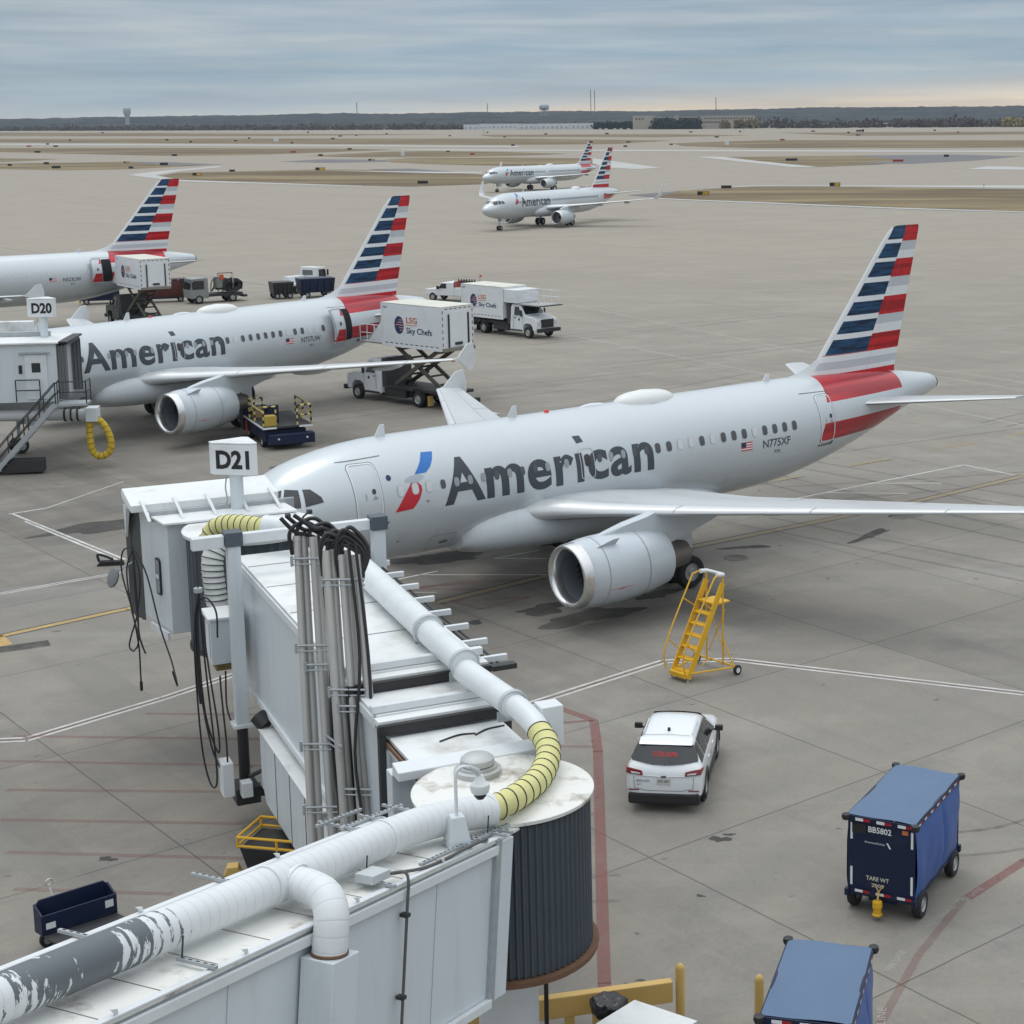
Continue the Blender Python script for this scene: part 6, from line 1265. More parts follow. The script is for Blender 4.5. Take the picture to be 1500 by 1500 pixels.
flexhose('yellow_air_hose', [(-3.8, 1.0, 2.3), (-4.1, 1.05, 2.0), (-4.35, 1.1, 1.4), (-4.35, 1.1, .85), (-4.1, 1.1, .55), (-3.75, 1.1, .5), (-3.5, 1.1, .75), (-3.42, 1.1, 1.3), (-3.42, 1.0, 2.2)], .17, B2, .26, mat('bright_yellow_hose', (.55, .38, .03), .7, var=.2, scale=3, bump=.4))
for x, y in ((9.5, -1), (9.5, 1)): q = MB(); q.box(x-.2, x+.2, y-.2, y+.2, 0, 3.2); q.build('lift_column', white, B2, 0)
q = MB(); q.box(6.2, 6.9, -1.0, .9, 0, .9); q.build('drive_bogie', chassis, B2, 0)
q = MB(); q.box(-1.5, .4, 1.95, 2.65, .1, .7); q.build('stair_base', chassis, B2, 0, .02)
gate_sign('D20', (-31.95, 82.6, 6.2), math.radians(2), 'white three sided sign reading D20 on the bridge at the left edge', 1.22)
# ---------------------------------------------------------------- vehicles
def truck_cab(R, colm=truckwhite, x0=0., hw=1.08):
    q = MB(); pr = [(.98, .62), (1.02, 1.10), (.95, 1.50), (.4, 1.66), (-.42, 1.74), (-.92, 2.42), (-1.15, 2.54), (-2.0, 2.54), (-2.12, 2.3), (-2.15, .55), (-.62, .55), (-.55, .95), (-.3, 1.13), (.25, 1.13), (.5, .95), (.58, .62)]
    rings = []
    for y, k in ((-hw, .0), (-hw+.06, 1.), (hw-.06, 1.), (hw, .0)):
        rings.append([Vector((x0+x*(1 if k else .985)+(0 if k else -.01), y*(1 if z < 1.76 else .90), z-(0 if k else .03*(z > 1.6)))) for x, z in pr])
    q.loft(rings); c = q.build('cab', colm, R, 30, .03)
    q = MB(); q.add([(x0-.47, -hw*.86, 1.80), (x0-.47, hw*.86, 1.80), (x0-.92, hw*.80, 2.40), (x0-.92, -hw*.80, 2.40)], [(0, 1, 2, 3)]); w = q.build('windscreen', glass, c, 0, recalc=False); w.location = (.02, 0, .015)
    for s in (-1, 1):
        q = MB(); P = [(-.80, 1.72), (-1.62, 1.72), (-1.62, 2.36), (-1.12, 2.36)]; q.add([(x0+x, s*(hw*(1.0 if z < 1.8 else .905)+.012), z) for x, z in P], [(0, 1, 2, 3)]); q.build('side_window', glass, c, 0, recalc=False)
        q = MB(); q.box(x0-.72, x0-.60, s*(hw+.12)-.05, s*(hw+.12)+.05, 1.65, 2.15); q.tube([(x0-.66, s*(hw-.02), 1.8), (x0-.66, s*(hw+.1), 1.85)], .025, 6); q.build('mirror', black, c, 0, .01)
        q = MB(); q.box(x0-1.72, x0-1.70, s*(hw+.003)-.004, s*(hw+.003)+.004, .75, 1.70); q.box(x0-.62, x0-.60, s*(hw+.003)-.004, s*(hw+.003)+.004, 1.0, 1.70); q.build('door_joint', gap, c, 0)
        q = MB(); q.box(x0-1.6, x0-1.45, s*(hw+.01)-.02, s*(hw+.01)+.02, 1.50, 1.55); q.build('handle', black, c, 0)
        q = MB(); q.prism([(x0-.35+.09*math.cos(a)-1.0+.3, 1.4+.1*math.sin(a)) for a in (2*PI*k/12 for k in range(12))], 'y', s*(hw+.002)-.004, s*(hw+.002)+.004); q.build('door_emblem', inkn, c, 0)
        q = MB(); q.box(x0+.93, x0+1.035, s*.85-.15, s*.85+.15, 1.05, 1.32); q.build('headlight', mat('lamp_glass', (.55, .57, .58), .15), c, 0, .01)
        q = MB(); q.box(x0-2.0, x0-.75, s*hw-.06-s*.0, s*hw+.06, .50, .62); q.build('step', darkmetal, c, 0)
        wheel(R, (x0, s*(hw-.08), .46), .46, .28, 24, name='wheel')
    q = MB(); q.box(x0+.97, x0+1.05, -.62, .62, .85, 1.48); q.build('grille', black, c, 0, .01)
    q = MB(); q.box(x0+1.06, x0+1.30, -1.12, 1.12, .52, .80); q.build('bumper', black, c, 0, .02)
    q = MB(); q.box(x0+.9, x0+1.1, -.2, .2, .62, .72); q.build('plate', white, c, 0)
    return c
def globe_logo(q, c, ux, r, uy=(0, 0, 1)):
    """navy disc with pale red stripes"""
    c, ux, uy = Vector(c), Vector(ux), Vector(uy); nrm = ux.cross(uy)
    q.add([c+ux*r*.78*math.cos(a)+uy*r*math.sin(a) for a in (2*PI*k/28 for k in range(28))], [tuple(range(28))], 0)
    for j, (y, x0, x1) in enumerate(((.58, -.05, .52), (.30, -.3, .68), (.02, -.62, .76), (-.28, -.05, .68), (-.56, .12, .55))):
        q.add([c+nrm*.004+ux*r*a+uy*r*b for a, b in ((x0, y-.05), (x1, y-.05), (x1, y+.06), (x0+.12, y+.06))], [(0, 1, 2, 3)], 1)
def catering(name, label, loc, rz, zb, x0, x1, h=2.42, logo=1, ramp='floor', cabm=truckwhite):
    R = thing(name, label, 'catering truck', (loc[0], loc[1], 0), rz, 'catering trucks with white box bodies')
    truck_cab(R, cabm)
    q = MB(); q.box(-8.1, -.6, -.42, -.30, .62, .90).box(-8.1, -.6, .30, .42, .62, .90); 
    for k in range(6): q.box(-2.5-k, -2.4-k, -.3, .3, .65, .85)
    ch = q.build('chassis', chassis, R, 0)
    q = MB(); q.box(-7.9, -2.6, -1.05, 1.05, .91, 1.08); q.build('subframe', chassis, ch, 0)
    for s in (-1, 1): q = MB(); q.box(-4.3, -2.4, s*.8-.22, s*.8+.22, .42, .90); q.build('fuel_tank', chassis, ch, 0, .03)
    q = MB(); q.box(-8.4, -8.1, -1.1, 1.1, .35, .62); q.build('rear_bumper', darkmetal, ch, 0)
    for s in (-1, 1):
        wheel(R, (-5.4, s*.94, .48), .48, .30, 24); wheel(R, (-5.4, s*.62, .48), .48, .26, 20)
        q = MB(); q.prism([(-5.4+.62*math.cos(a), .52+.60*math.sin(a)) for a in [PI*k/10 for k in range(11)]]+[(-5.4+.57*math.cos(a), .52+.55*math.sin(a)) for a in [PI*k/10 for k in range(10, -1, -1)]], 'y', s*.94-.17, s*.94+.17); q.build('mudguard', black, ch, 30)
        q = MB(); q.box(-6.3, -6.26, s*.85-.2, s*.85+.2, .15, .75); q.build('mudflap', paleyellow if s > 0 else black, ch, 0)
    q = MB(); q.box(-2.55, -2.2, -1.0, 1.0, .95, 2.65); q.build('cab_guard', mat('guard_mesh', (.05, .052, .055), .6, var=.4, scale=9), R, 0, .01)
    # scissor lift
    if zb > 2:
        for s in (-.62, .62):
            for (xa, za, xb_, zb_) in ((-3.0, 1.12, -7.0, zb-.12), (-7.0, 1.12, -3.0, zb-.12)):
                q = MB(); d = Vector((xb_-xa, 0, zb_-za)); L_ = d.length; q.rbox(((xa+xb_)/2, s+(.07 if xa > -5 else -.07), (za+zb_)/2), (L_, .10, .24), (0, -math.atan2(d.z, d.x), 0)); q.build('scissor_arm', mat('lift_olive', (.10, .095, .075), .6, dirt=.4, dcol=(.03, .03, .03)), R, 0, .01)
        for x, z in ((-3.4, 1.35), (-6.6, 1.35), (-5, (zb+1.0)/2), (-3.4, zb-.35), (-6.6, zb-.35), (-4.2, 1.8), (-5.9, 1.8), (-4.2, zb-.8), (-5.9, zb-.8)):
            q = MB(); q.tube([(x, -.6, z), (x, .6, z)], .06, 8); q.build('cross_tube', chassis, R, 0)
        q = MB(); q.tube([(-3.2, 0, 1.15), (-5.2, 0, 2.0)], .09, 10); q.build('hydraulic_ram', chassis, R, 40)
    xa, xb_ = x0, x1
    q = MB(); q.box(xb_, xa, -1.22, 1.22, zb, zb+h); bx = q.build('box_body', truckwhite, R, 0, .02)
    q = MB(); q.box(xb_-.01, xa+.01, -1.235, 1.235, zb+h+.003, zb+h+.05); q.build('box_roof', mat('box_roof_cream', (.62, .62, .55), .6, dirt=.3), bx, 0, .015)
    for s in (-1, 1):
        q = MB(); q.box(xb_, xa, s*1.235-.014, s*1.235+.014, zb-.10, zb+.03); q.build('lower_rail', truckwhite, bx, 0)
        for xx in (xa-.05, xb_+.05): q = MB(); q.box(xx-.05, xx+.05, s*1.235-.012, s*1.235+.012, zb+.04, zb+h-.02); q.build('corner_post', truckwhite, bx, 0)
        q = MB(); n = 11
        for k in range(n): xx = xb_+.2+(xa-xb_-.4)*(k+.2)/n; q.add([(xx, s*1.252, zb+.10), (xx+.22, s*1.252, zb+.10), (xx+.22, s*1.252, zb+.145), (xx, s*1.252, zb+.145)], [(0, 1, 2, 3)])
        o = q.build('reflective_strip', inkb, bx, 0, recalc=False); struct(o, 'stuff')
    s = logo; ux = Vector((-s, 0, 0)); yy = s*1.236; L_ = xa-xb_
    xs = xa if s > 0 else xb_      # where text starts (left end as read from outside)
    def P(f, z): return (xs+(-s)*f*L_, yy, zb+z)
    q = MB(); globe_logo(q, P(.30, h*.5), ux, .52); q.build('globe_emblem', [inkn, mat('emblem_pale_red', (.55, .28, .28), .5)], bx, 0, recalc=False)
    q = MB(); text_mb(q, 'LSG', P(.42, h*.56), ux, (0, 0, 1), width=L_*.18, height=.36, bold=.02); q.build('company_lettering', inko, bx, 0, recalc=False)
    q = MB(); q.add([P(.40, h*.51), P(.60, h*.51), P(.60, h*.525), P(.40, h*.525)], [(0, 1, 2, 3)]); q.build('lettering_underline', inko, bx, 0, recalc=False)
    q = MB(); text_mb(q, 'Sky Chefs', P(.42, h*.27), ux, (0, 0, 1), width=L_*.42, height=.46, bold=.012); q.build('company_lettering', inkn, bx, 0, recalc=False)
    q = MB(); text_mb(q, '7607', P(.03, h*.88), ux, (0, 0, 1), width=.42, height=.13); q.build('fleet_number', inkb, bx, 0, recalc=False)
    # rear door, striping and tail bumper
    q = MB(); q.box(xb_-.03, xb_-.003, -.72, .62, zb+.12, zb+h-.28); rd = q.build('rear_door', mat('door_white', (.70, .73, .74), .35), bx, 0, .01)
    for y in (-.80, .70): q = MB(); q.box(xb_-.07, xb_-.005, y-.04, y+.04, zb+.1, zb+h-.4); q.build('door_track', darkmetal, rd, 0)
    q = MB(); q.box(xb_-.08, xb_-.035, -.3, .25, zb+.22, zb+.38); q.build('latch', darkmetal, rd, 0)
    q = MB(); q.box(xb_-.16, xb_-.003, -1.2, 1.2, zb-.12, zb+.08); q.build('tail_bumper', mat('bumper_olive', (.20, .19, .15), .7), bx, 0, .01)
    q = MB()
    for k in range(6):
        for y in (-1.14, 1.14): z = zb+.2+k*.37; q.add([(xb_-.006, y-.03, z), (xb_-.006, y+.03, z), (xb_-.006, y+.03, z+.2), (xb_-.006, y-.03, z+.2)], [(0, 1, 2, 3)])
        y = -1.05+k*.36; q.add([(xb_-.006, y, zb+h-.12), (xb_-.006, y+.22, zb+h-.12), (xb_-.006, y+.22, zb+h-.07), (xb_-.006, y, zb+h-.07)], [(0, 1, 2, 3)])
    o = q.build('reflective_strip', mat('dark_red_tape', (.16, .02, .02), .5), bx, 0, recalc=False); struct(o, 'stuff')
    # loading platform with rails
    if ramp == 'floor': p0, p1, zp = xa, xa+2.35, zb+.02
    else: p0, p1, zp = xa+1.1, xa+4.1, zb+1.25
    if ramp != 'floor':
        q = MB(); q.box(xa+.01, xa+1.5, -1.15, 1.15, zb+1.27, zb+h-.12); q.build('front_bay', truckwhite, bx, 0, .02)
        q = MB(); q.box(xa+.25, xa+1.2, s*1.155-.01, s*1.155+.01, zb+1.6, zb+h-.3); q.build('bay_panel', mat('door_white', (.70, .73, .74), .35), bx, 0, .01)
    q = MB(); q.box(p0, p1, -1.05, 1.05, zp-.09, zp); pf = q.build('loading_platform', mat('platform_grey', (.33, .34, .34), .6), bx, 0, .01)
    for s_ in (-1, 1):
        q = MB(); y = s_*1.02
        for zz in (.5, 1.0): q.tube([(p0+.3, y, zp+zz), (p1-.1, y, zp+zz)], .025, 6)
        for k in range(4): xx = p0+.3+(p1-p0-.4)*k/3; q.tube([(xx, y, zp), (xx, y, zp+1.0)], .025, 6)
        q.tube([(p0+.3, y, zp), (p0+1.0, y, zp+1.0)], .02, 6); q.build('platform_rail', truckwhite, pf, 0)
        q = MB(); q.prism([(p0, zp), (p0, zp+1.3), (p0+.15, zp+1.3), (p0+1.25, zp+.15), (p0+1.25, zp)], 'y', y-.03+.08*s_, y+.03+.08*s_)
        if ramp == 'floor': q.build('side_gusset', truckwhite, pf, 0)
    q = MB(); q.box(p1, p1+.35, -1.0, 1.0, zp-.08, zp-.02); q.build('platform_lip', black, pf, 0)
    return R
catering('catering_truck', 'white catering truck with its box raised on black scissors to the open rear door', (-19.85, 102.2), math.radians(140.2), 3.57, -2.6, -7.85)
catering('catering_truck', 'white catering truck driving away from the gates with box lowered and platform over its cab', (-12.32, 130.7), math.radians(-43.7), 1.36, -2.75, -7.9, h=2.4, logo=-1, ramp='roof')
catering('catering_truck', 'raised white catering truck docked at the tail of the leftmost airliner, dark cab below', (-48.5, 142.8), math.radians(127.6), 3.55, -2.6, -8.2, h=2.3, cabm=mat('dark_cab', (.05, .055, .06), .4))

def suv():
    R = thing('car', 'white compact SUV with abm.com on the tailgate parked beyond the rotunda', 'car', (-.80, 39.5, 0), math.radians(83.5))
    st = [(-.99, .42, .62, .70, .72, .70), (-.97, .34, .80, .86, .86, .78), (-.90, .30, 1.02, 1.06, .91, .80), (-.78, .28, 1.09, 1.16, .925, .78), (-.60, .27, 1.11, 1.36, .93, .70), (-.46, .27, 1.11, 1.54, .93, .65), (-.34, .27, 1.11, 1.61, .93, .625),
          (.0, .27, 1.10, 1.645, .925, .625), (.6, .27, 1.08, 1.665, .92, .63), (1.2, .27, 1.06, 1.655, .92, .63), (1.6, .27, 1.04, 1.60, .92, .61), (1.95, .27, 1.02, 1.44, .92, .63), (2.35, .27, 1.00, 1.16, .92, .70), (2.55, .27, .99, 1.09, .91, .74),
          (3.0, .27, .95, 1.04, .90, .76), (3.35, .28, .88, .96, .87, .72), (3.55, .30, .78, .84, .80, .66), (3.66, .38, .62, .66, .68, .58)]
    rings = []
    for x, zb, zs, zt, wb_, wt in st:
        h = [(0, zb), (wb_*.86, zb), (wb_*.985, zb+.10), (wb_, (zb+zs)/2+.05), (wb_*.985, zs-.05), (wb_*.955, zs), (wt+.02, zt-.05*min(1, (zt-zs)*4)), (wt-.05, zt-.005), (wt*.5, zt+.02*min(1, (zt-zs)*3)), (0, zt+.025*min(1, (zt-zs)*3))]
        rings.append([Vector((x, y, z)) for y, z in h]+[Vector((x, -y, z)) for y, z in h[-2:0:-1]])
    q = MB(); q.loft(rings); body = q.build('body', carwhite, R, 32)
    ss = body.modifiers.new('s', 'SUBSURF'); ss.levels = 1; ss.render_levels = 1
    def side(x, t, s):    # point on the glasshouse side at fraction t from belt to roof
        for a, b in zip(st, st[1:]):
            if a[0] <= x <= b[0]: k = (x-a[0])/(b[0]-a[0]); v = [p+(r_-p)*k for p, r_ in zip(a, b)]; break
        y0, z0 = v[4]*.955, v[2]; y1, z1 = v[5]+.02, v[3]-.05; return Vector((x, s*(y0+(y1-y0)*t+.012), z0+(z1-z0)*t))
    for s in (-1, 1):
        for xa, xb_, xc, xd in ((-.58, -.10, -.16, -.40), (-.02, .62, .60, -.08), (.70, 2.22, 1.62, .68)):
            q = MB(); lo = [side(xa+(xb_-xa)*k/4, .07, s) for k in range(5)]; hi = [side(xd+(xc-xd)*k/4, .90, s) for k in range(5)]
            q.add(lo+hi, [(k, k+1, k+6, k+5) for k in range(4)]); q.build('side_window', glass, body, 0, recalc=False)
        q = MB(); q.rbox((1.95, s*1.03, 1.10), (.10, .20, .14)); q.tube([(1.95, s*.88, 1.05), (1.95, s*.96, 1.06)], .03, 6); mr = q.build('mirror', black, body, 0, .02)
        # wheel arch cladding, sill, wheels
        for wx in (0, 2.73):
            q = MB(); q.prism([(wx+.45*math.cos(a), .36+.45*math.sin(a)) for a in [PI*k/12-.12 for k in range(14)]]+[(wx+.39*math.cos(a), .36+.39*math.sin(a)) for a in [PI*k/12-.12 for k in range(13, -1, -1)]], 'y', s*.905-.03, s*.905+.03); q.build('wheel_arch', black, body, 30)
            q = MB(); q.prism([(wx+.40*math.cos(a), .36+.40*math.sin(a)) for a in [2*PI*k/24 for k in range(24)]], 'y', s*.80-.09, s*.80+.115); q.build('wheel_well', black, body, 30)
            wheel(R, (wx, s*.815, .355), .355, .23, 26)
        q = MB(); q.box(.42, 2.30, s*.90-.03, s*.90+.03, .26, .40); q.build('sill_cladding', black, body, 0, .01)
        q = MB(); q.prism([(-.83, .98), (-.62, 1.04), (-.60, 1.0), (-.80, .84)], 'y', s*.925-.01, s*.925+.012); 
        # tail lamp wraps from the corner inwards
        P0, P1 = [(-.955, s*.50, .93), (-.94, s*.88, .98), (-.70, s*.935, 1.10), (-.905, s*.86, 1.10), (-.945, s*.52, 1.03)], None
        q = MB(); P = [Vector(p) for p in P0]; off = Vector((-.03, s*.02, 0)); q.add([p for p in P]+[p+off for p in P], [(0, 1, 2, 3, 4), (5, 6, 7, 8, 9)]+[(i, (i+1) % 5, 5+(i+1) % 5, 5+i) for i in range(5)]); tl = q.build('tail_light', mat('lamp_red', (.22, .008, .012), .12, coat=.8), body, 0)
        q = MB(); q.add([(-.995, s*.56, .965), (-.990, s*.76, .985), (-.975, s*.80, 1.03), (-.985, s*.58, 1.0)], [(0, 1, 2, 3)]); q.build('lamp_lens', mat('lamp_clear', (.6, .6, .62), .15), tl, 0, recalc=False)
        q = MB(); q.box(-.1, .9, s*.60-.012, s*.60+.012, 1.655, 1.675); q.build('roof_rail', mat('rail_white', (.6, .62, .64), .4), body, 0)
        q = MB(); q.box(.30, .50, s*.94-.01, s*.94+.012, .93, .96); q.build('handle', carwhite, body, 0); q = MB(); q.box(1.25, 1.45, s*.93-.01, s*.93+.016, .93, .96); q.build('handle', carwhite, body, 0)
        q = MB(); text_mb(q, 'abm', (.9 if s < 0 else 1.5, s*.937, .72), (-s, 0, 0) if s > 0 else (1, 0, 0), (0, 0, 1), height=.16); q.build('door_lettering', mat('pale_blue_ink', (.25, .38, .55), .4), body, 0, recalc=False)
    def rearp(y, z):      # tailgate glass plane
        t_ = (z-1.10)/(1.56-1.10); return Vector((-.80+t_*.35-.075+abs(y)**2*.13, y, z+.025))
    q = MB(); zz = [1.13, 1.25, 1.38, 1.52]; vs = []
    for j, z in enumerate(zz):
        for k in range(9):
            f = k/4-1; hw = (.80, .80, .76, .68)[j]; vs.append(rearp(f*hw, z+(.06*f*f if j == 0 else 0)))
    q.add(vs, [(j*9+k, j*9+k+1, (j+1)*9+k+1, (j+1)*9+k) for j in range(3) for k in range(8)]); rg = q.build('rear_window', glass, body, 60, recalc=False)
    q = MB(); o_ = rearp(.30, 1.29); ux = Vector((0, -1, 0)); uz = (rearp(0, 1.5)-rearp(0, 1.2)).normalized(); text_mb(q, 'OUTER ADMN', o_+Vector((-.022, 0, 0)), ux, uz, width=.60, height=.125, bold=.02); q.build('window_lettering', inkr, rg, 0, recalc=False)
    q = MB(); q.tube([(-.84, 0, 1.14), (-.80, -.05, 1.16), (-.82, .32, 1.15)], .012, 6); q.build('rear_wiper', black, body, 0)
    q = MB(); q.prism([(-.60, 1.56), (-.50, 1.60), (-.30, 1.645), (-.30, 1.62), (-.52, 1.56)], 'y', -.64, .64); q.build('spoiler', carwhite, body, 0, .01)
    q = MB(); q.box(-.545, -.50, -.62, .62, 1.535, 1.56); q.build('spoiler_shadow_gap', black, body, 0)
    q = MB(); q.box(-1.02, -.80, -.86, .86, .22, .50); q.build('bumper_cladding', black, body, 0, .05)
    q = MB(); q.tube([(-.975, -.50, .925), (-.985, 0, .905), (-.975, .50, .925)], .012, 6); q.build('chrome_strip', mat('chrome', (.6, .6, .6), .15, .9), body, 0)
    q = MB(); q.box(-1.005, -.985, -.16, .16, .72, .87); pl = q.build('number_plate', mat('plate_white', (.55, .57, .55), .4), body, 0)
    q = MB(); text_mb(q, 'JGD 2851', (-1.008, .14, .76), (0, -1, 0), (0, 0, 1), width=.28, height=.07, bold=.01); q.build('plate_lettering', inkb, pl, 0, recalc=False)
    q = MB(); text_mb(q, 'abm.com', (-1.0, .66, .77), (0, -1, 0), (0, 0, 1), width=.32, height=.085); q.build('tailgate_lettering', ink, body, 0, recalc=False)
    q = MB(); q.box(-.985, -.97, .50, .64, .695, .715); q.box(-1.0, -.97, -.06, .06, .895, .925); q.build('badge', darkmetal, body, 0)
    q = MB(); 
    for s in (-1, 1): q = MB(); q.box(-1.0, -.975, s*.72-.13, s*.72+.13, .565, .585); q.build('rear_reflector', mat('dark_red_tape', (.16, .02, .02), .5), body, 0)
    q = MB(); q.tube([(-.985, -.72, .90), (-.99, -.70, .62), (-.99, -.4, .56), (-.99, .4, .56), (-.99, .70, .62), (-.985, .72, .90)], .006, 4); q.build('tailgate_joint', gap, body, 0)
    q = MB(); q.prism([(.05, 1.655), (.22, 1.665), (.10, 1.75), (.05, 1.745)], 'y', -.03, .03); q.build('roof_antenna', black, body, 0, .01)
    q = MB(); q.tube([(-.2, -.55, 1.655), (-.17, 0, 1.672), (-.2, .55, 1.655)], .005, 4); q.build('roof_joint', gap, body, 0)
    vs = []
    for j in range(4):
        x = 1.70+.60*(1-j/3)**1.0; 
        for k in range(7): f = k/3-1; z = 1.56-(x-1.70)*.62; hw = .58+.12*(1-j/3); vs.append((x+.03-.10*f*f, f*hw, z+.03))
    q = MB(); q.add(vs, [(j*7+k, j*7+k+1, (j+1)*7+k+1, (j+1)*7+k) for j in range(3) for k in range(6)]); q.build('windscreen', glass, body, 60, recalc=False)
    return R
suv()

def cloth_panel(mb, x0, x1, y, z0, z1, s, amp=.12, n=46, seed=1, m=0, gath=.55):
    rn = random.Random(seed); ph = [rn.uniform(0, 6) for _ in range(5)]; vs = []; nz = 16
    for j in range(nz+1):
        v = j/nz
        for i in range(n+1):
            u = i/n; b = math.sin(PI*v)**.8*(.5+.5*math.sin(PI*u)) ; w = math.sin(u*17+ph[0]+2*v)*.25+math.sin(u*31+ph[1]-1.5*v)*.16+math.sin(u*9+v*5+ph[2])*.3
            g_ = math.exp(-((u-gath)/.03)**2)
            vs.append((x0+(x1-x0)*u, y+s*(amp*b+.065*w*math.sin(PI*min(1, v*1.2+.08))-.06*g_*math.sin(PI*v)), z0+(z1-z0)*v))
    mb.add(vs, [(j*(n+1)+i, j*(n+1)+i+1, (j+1)*(n+1)+i+1, (j+1)*(n+1)+i) for j in range(nz) for i in range(n)], m)
def baggage_cart(label, loc, rz, L=3.0, W=1.46, H=2.12, number='BB5802', detail=True, topm=bluetop, curm=bluecur, endm=navy):
    R = thing('baggage_cart', label, 'baggage cart', (loc[0], loc[1], 0), rz, 'covered blue baggage carts')
    zf = .52; hw = W/2
    q = MB(); q.box(0, L, -hw, hw, zf-.10, zf); q.box(.1, L-.1, -.3, .3, .30, zf-.1); q.build('deck', navy, R, 0, .01)
    for x in (.04, L-.04):
        q = MB(); q.box(x-.025, x+.025, -hw, hw, zf-.02, H); en = q.build('end_panel', endm, R, 0, .01)
    q = MB()
    vs = []; nx, ny = 14, 10
    for i in range(nx+1):
        for j in range(ny+1):
            u, v = i/nx, j/ny; vs.append((u*L-.0, -hw+W*v, H+.03+.05*math.sin(PI*v)**.7*(.35+.65*abs(math.sin(2*PI*u*1.0)))+.012*math.sin(9*u+7*v)))
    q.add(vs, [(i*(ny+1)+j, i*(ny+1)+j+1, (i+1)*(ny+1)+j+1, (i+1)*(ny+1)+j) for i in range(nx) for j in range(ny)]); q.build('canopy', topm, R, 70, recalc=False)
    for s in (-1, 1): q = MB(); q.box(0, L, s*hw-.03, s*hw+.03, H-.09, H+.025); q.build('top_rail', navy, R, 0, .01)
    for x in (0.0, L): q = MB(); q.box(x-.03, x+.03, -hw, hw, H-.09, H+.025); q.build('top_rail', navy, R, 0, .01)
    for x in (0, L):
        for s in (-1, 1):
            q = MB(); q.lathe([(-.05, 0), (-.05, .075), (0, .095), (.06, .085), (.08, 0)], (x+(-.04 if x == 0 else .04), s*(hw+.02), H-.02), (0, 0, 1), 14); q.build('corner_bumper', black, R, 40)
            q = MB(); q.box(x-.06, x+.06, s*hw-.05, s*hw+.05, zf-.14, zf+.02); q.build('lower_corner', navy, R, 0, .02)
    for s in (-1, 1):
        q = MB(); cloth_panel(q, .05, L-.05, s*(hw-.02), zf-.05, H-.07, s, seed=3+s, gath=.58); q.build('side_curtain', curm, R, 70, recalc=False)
        q = MB()
        for k in range(7): x = .12+k*(L-.2)/7; q.add([(x, s*(hw+.032), H-.06), (x+.14, s*(hw+.032), H-.06), (x+.14, s*(hw+.032), H-.015), (x, s*(hw+.032), H-.015)], [(0, 1, 2, 3)], 0); q.add([(x+.14, s*(hw+.032), H-.06), (x+.26, s*(hw+.032), H-.06), (x+.26, s*(hw+.032), H-.015), (x+.14, s*(hw+.032), H-.015)], [(0, 1, 2, 3)], 1)
        o = q.build('reflective_tape', [refw, refr], R, 0, recalc=False); struct(o, 'stuff')
    for wx in (.42, L-.42):
        q = MB(); q.tube([(wx, -hw+.05, .29), (wx, hw-.05, .29)], .035, 8); q.box(wx-.1, wx+.1, -hw+.18, hw-.18, .28, .42); q.build('axle', chassis, R, 0)
        for s in (-1, 1): wheel(R, (wx, s*(hw-.02), .285), .285, .19, 24)
    # end markings on the x=0 face, which is the one with the number
    ux = Vector((0, -1, 0)); xf = -.0+.008
    q = MB()
    def rect(y0, y1, z0, z1, m): q.add([(xf, y0, z0), (xf, y1, z0), (xf, y1, z1), (xf, y0, z1)], [(0, 1, 2, 3)], m)
    xf = -.034
    for k in range(3): y = hw-.18-k*.46; rect(y, y-.17, H-.07, H-.005, 0); rect(y-.17, y-.32, H-.07, H-.005, 1)
    for k in range(3): y = hw-.18-k*.46; rect(y, y-.17, zf-.02, zf+.04, 0); rect(y-.17, y-.32, zf-.02, zf+.04, 1)
    xf = .010
    for y in (hw-.06, -hw+.09): rect(y, y-.05, H-.50, H-.14, 0); rect(y, y-.05, zf+.10, zf+.50, 0)
    o = q.build('reflective_tape', [refw, refr], R, 0, recalc=False); struct(o, 'stuff')
    if detail:
        q = MB(); text_mb(q, number, (.006, .28, H-.29), ux, (0, 0, 1), width=.50, height=.13, bold=.02); q.build('cart_number', inkw, R, 0, recalc=False)
        q = MB(); text_mb(q, 'AmericanAirlines', (.006, .36, H-.53), ux, (0, 0, 1), width=.44, height=.045); q.build('airline_lettering', inkw, R, 0, recalc=False)
        q = MB(); q.add([(.006, -.11, H-.46), (.006, -.15, H-.46), (.006, -.22, H-.58), (.006, -.18, H-.58)], [(0, 1, 2, 3)]); q.build('airline_emblem', inkw, R, 0, recalc=False)
        q = MB(); text_mb(q, 'TARE WT', (.006, .32, zf+.27), ux, (0, 0, 1), width=.50, height=.09, bold=.015); text_mb(q, '2009', (.006, .20, zf+.13), ux, (0, 0, 1), width=.27, height=.08, bold=.015); o = q.build('weight_lettering', mat('stencil_pale', (.6, .6, .52), .6), R, 0, recalc=False); struct(o, 'stuff')
        q = MB(); q.box(.002, .012, hw-.10, hw-.40, H-.35, H-.14); q.build('placard_holder', black, R, 0)
        q = MB(); q.box(.002, .012, -hw+.28, -hw+.15, H-.22, H-.13); q.build('orange_sticker', inko, R, 0)
    q = MB(); q.lathe([(0, .0), (0, .10), (.03, .11), (.05, .085), (.16, .085), (.18, .105), (.30, .10), (.32, .0)], (-.13, .02, .12), (0, 0, 1), 16); tb = q.build('tow_hitch_cover', yellow, R, 30)
    q = MB(); q.tube([(-.12, .02, .44), (-.06, .02, .60)], .02, 6); q.tube([(-.06, .02, .6), (-.04, .12, .75)], .012, 6); q.tube([(-.06, .02, .6), (-.04, -.08, .75)], .012, 6); q.build('hitch_strap', paleyellow, tb, 0)
    return R
baggage_cart('blue baggage cart numbered BB5802 with light blue canopy on the open apron', (2.92, 33.45), 0)
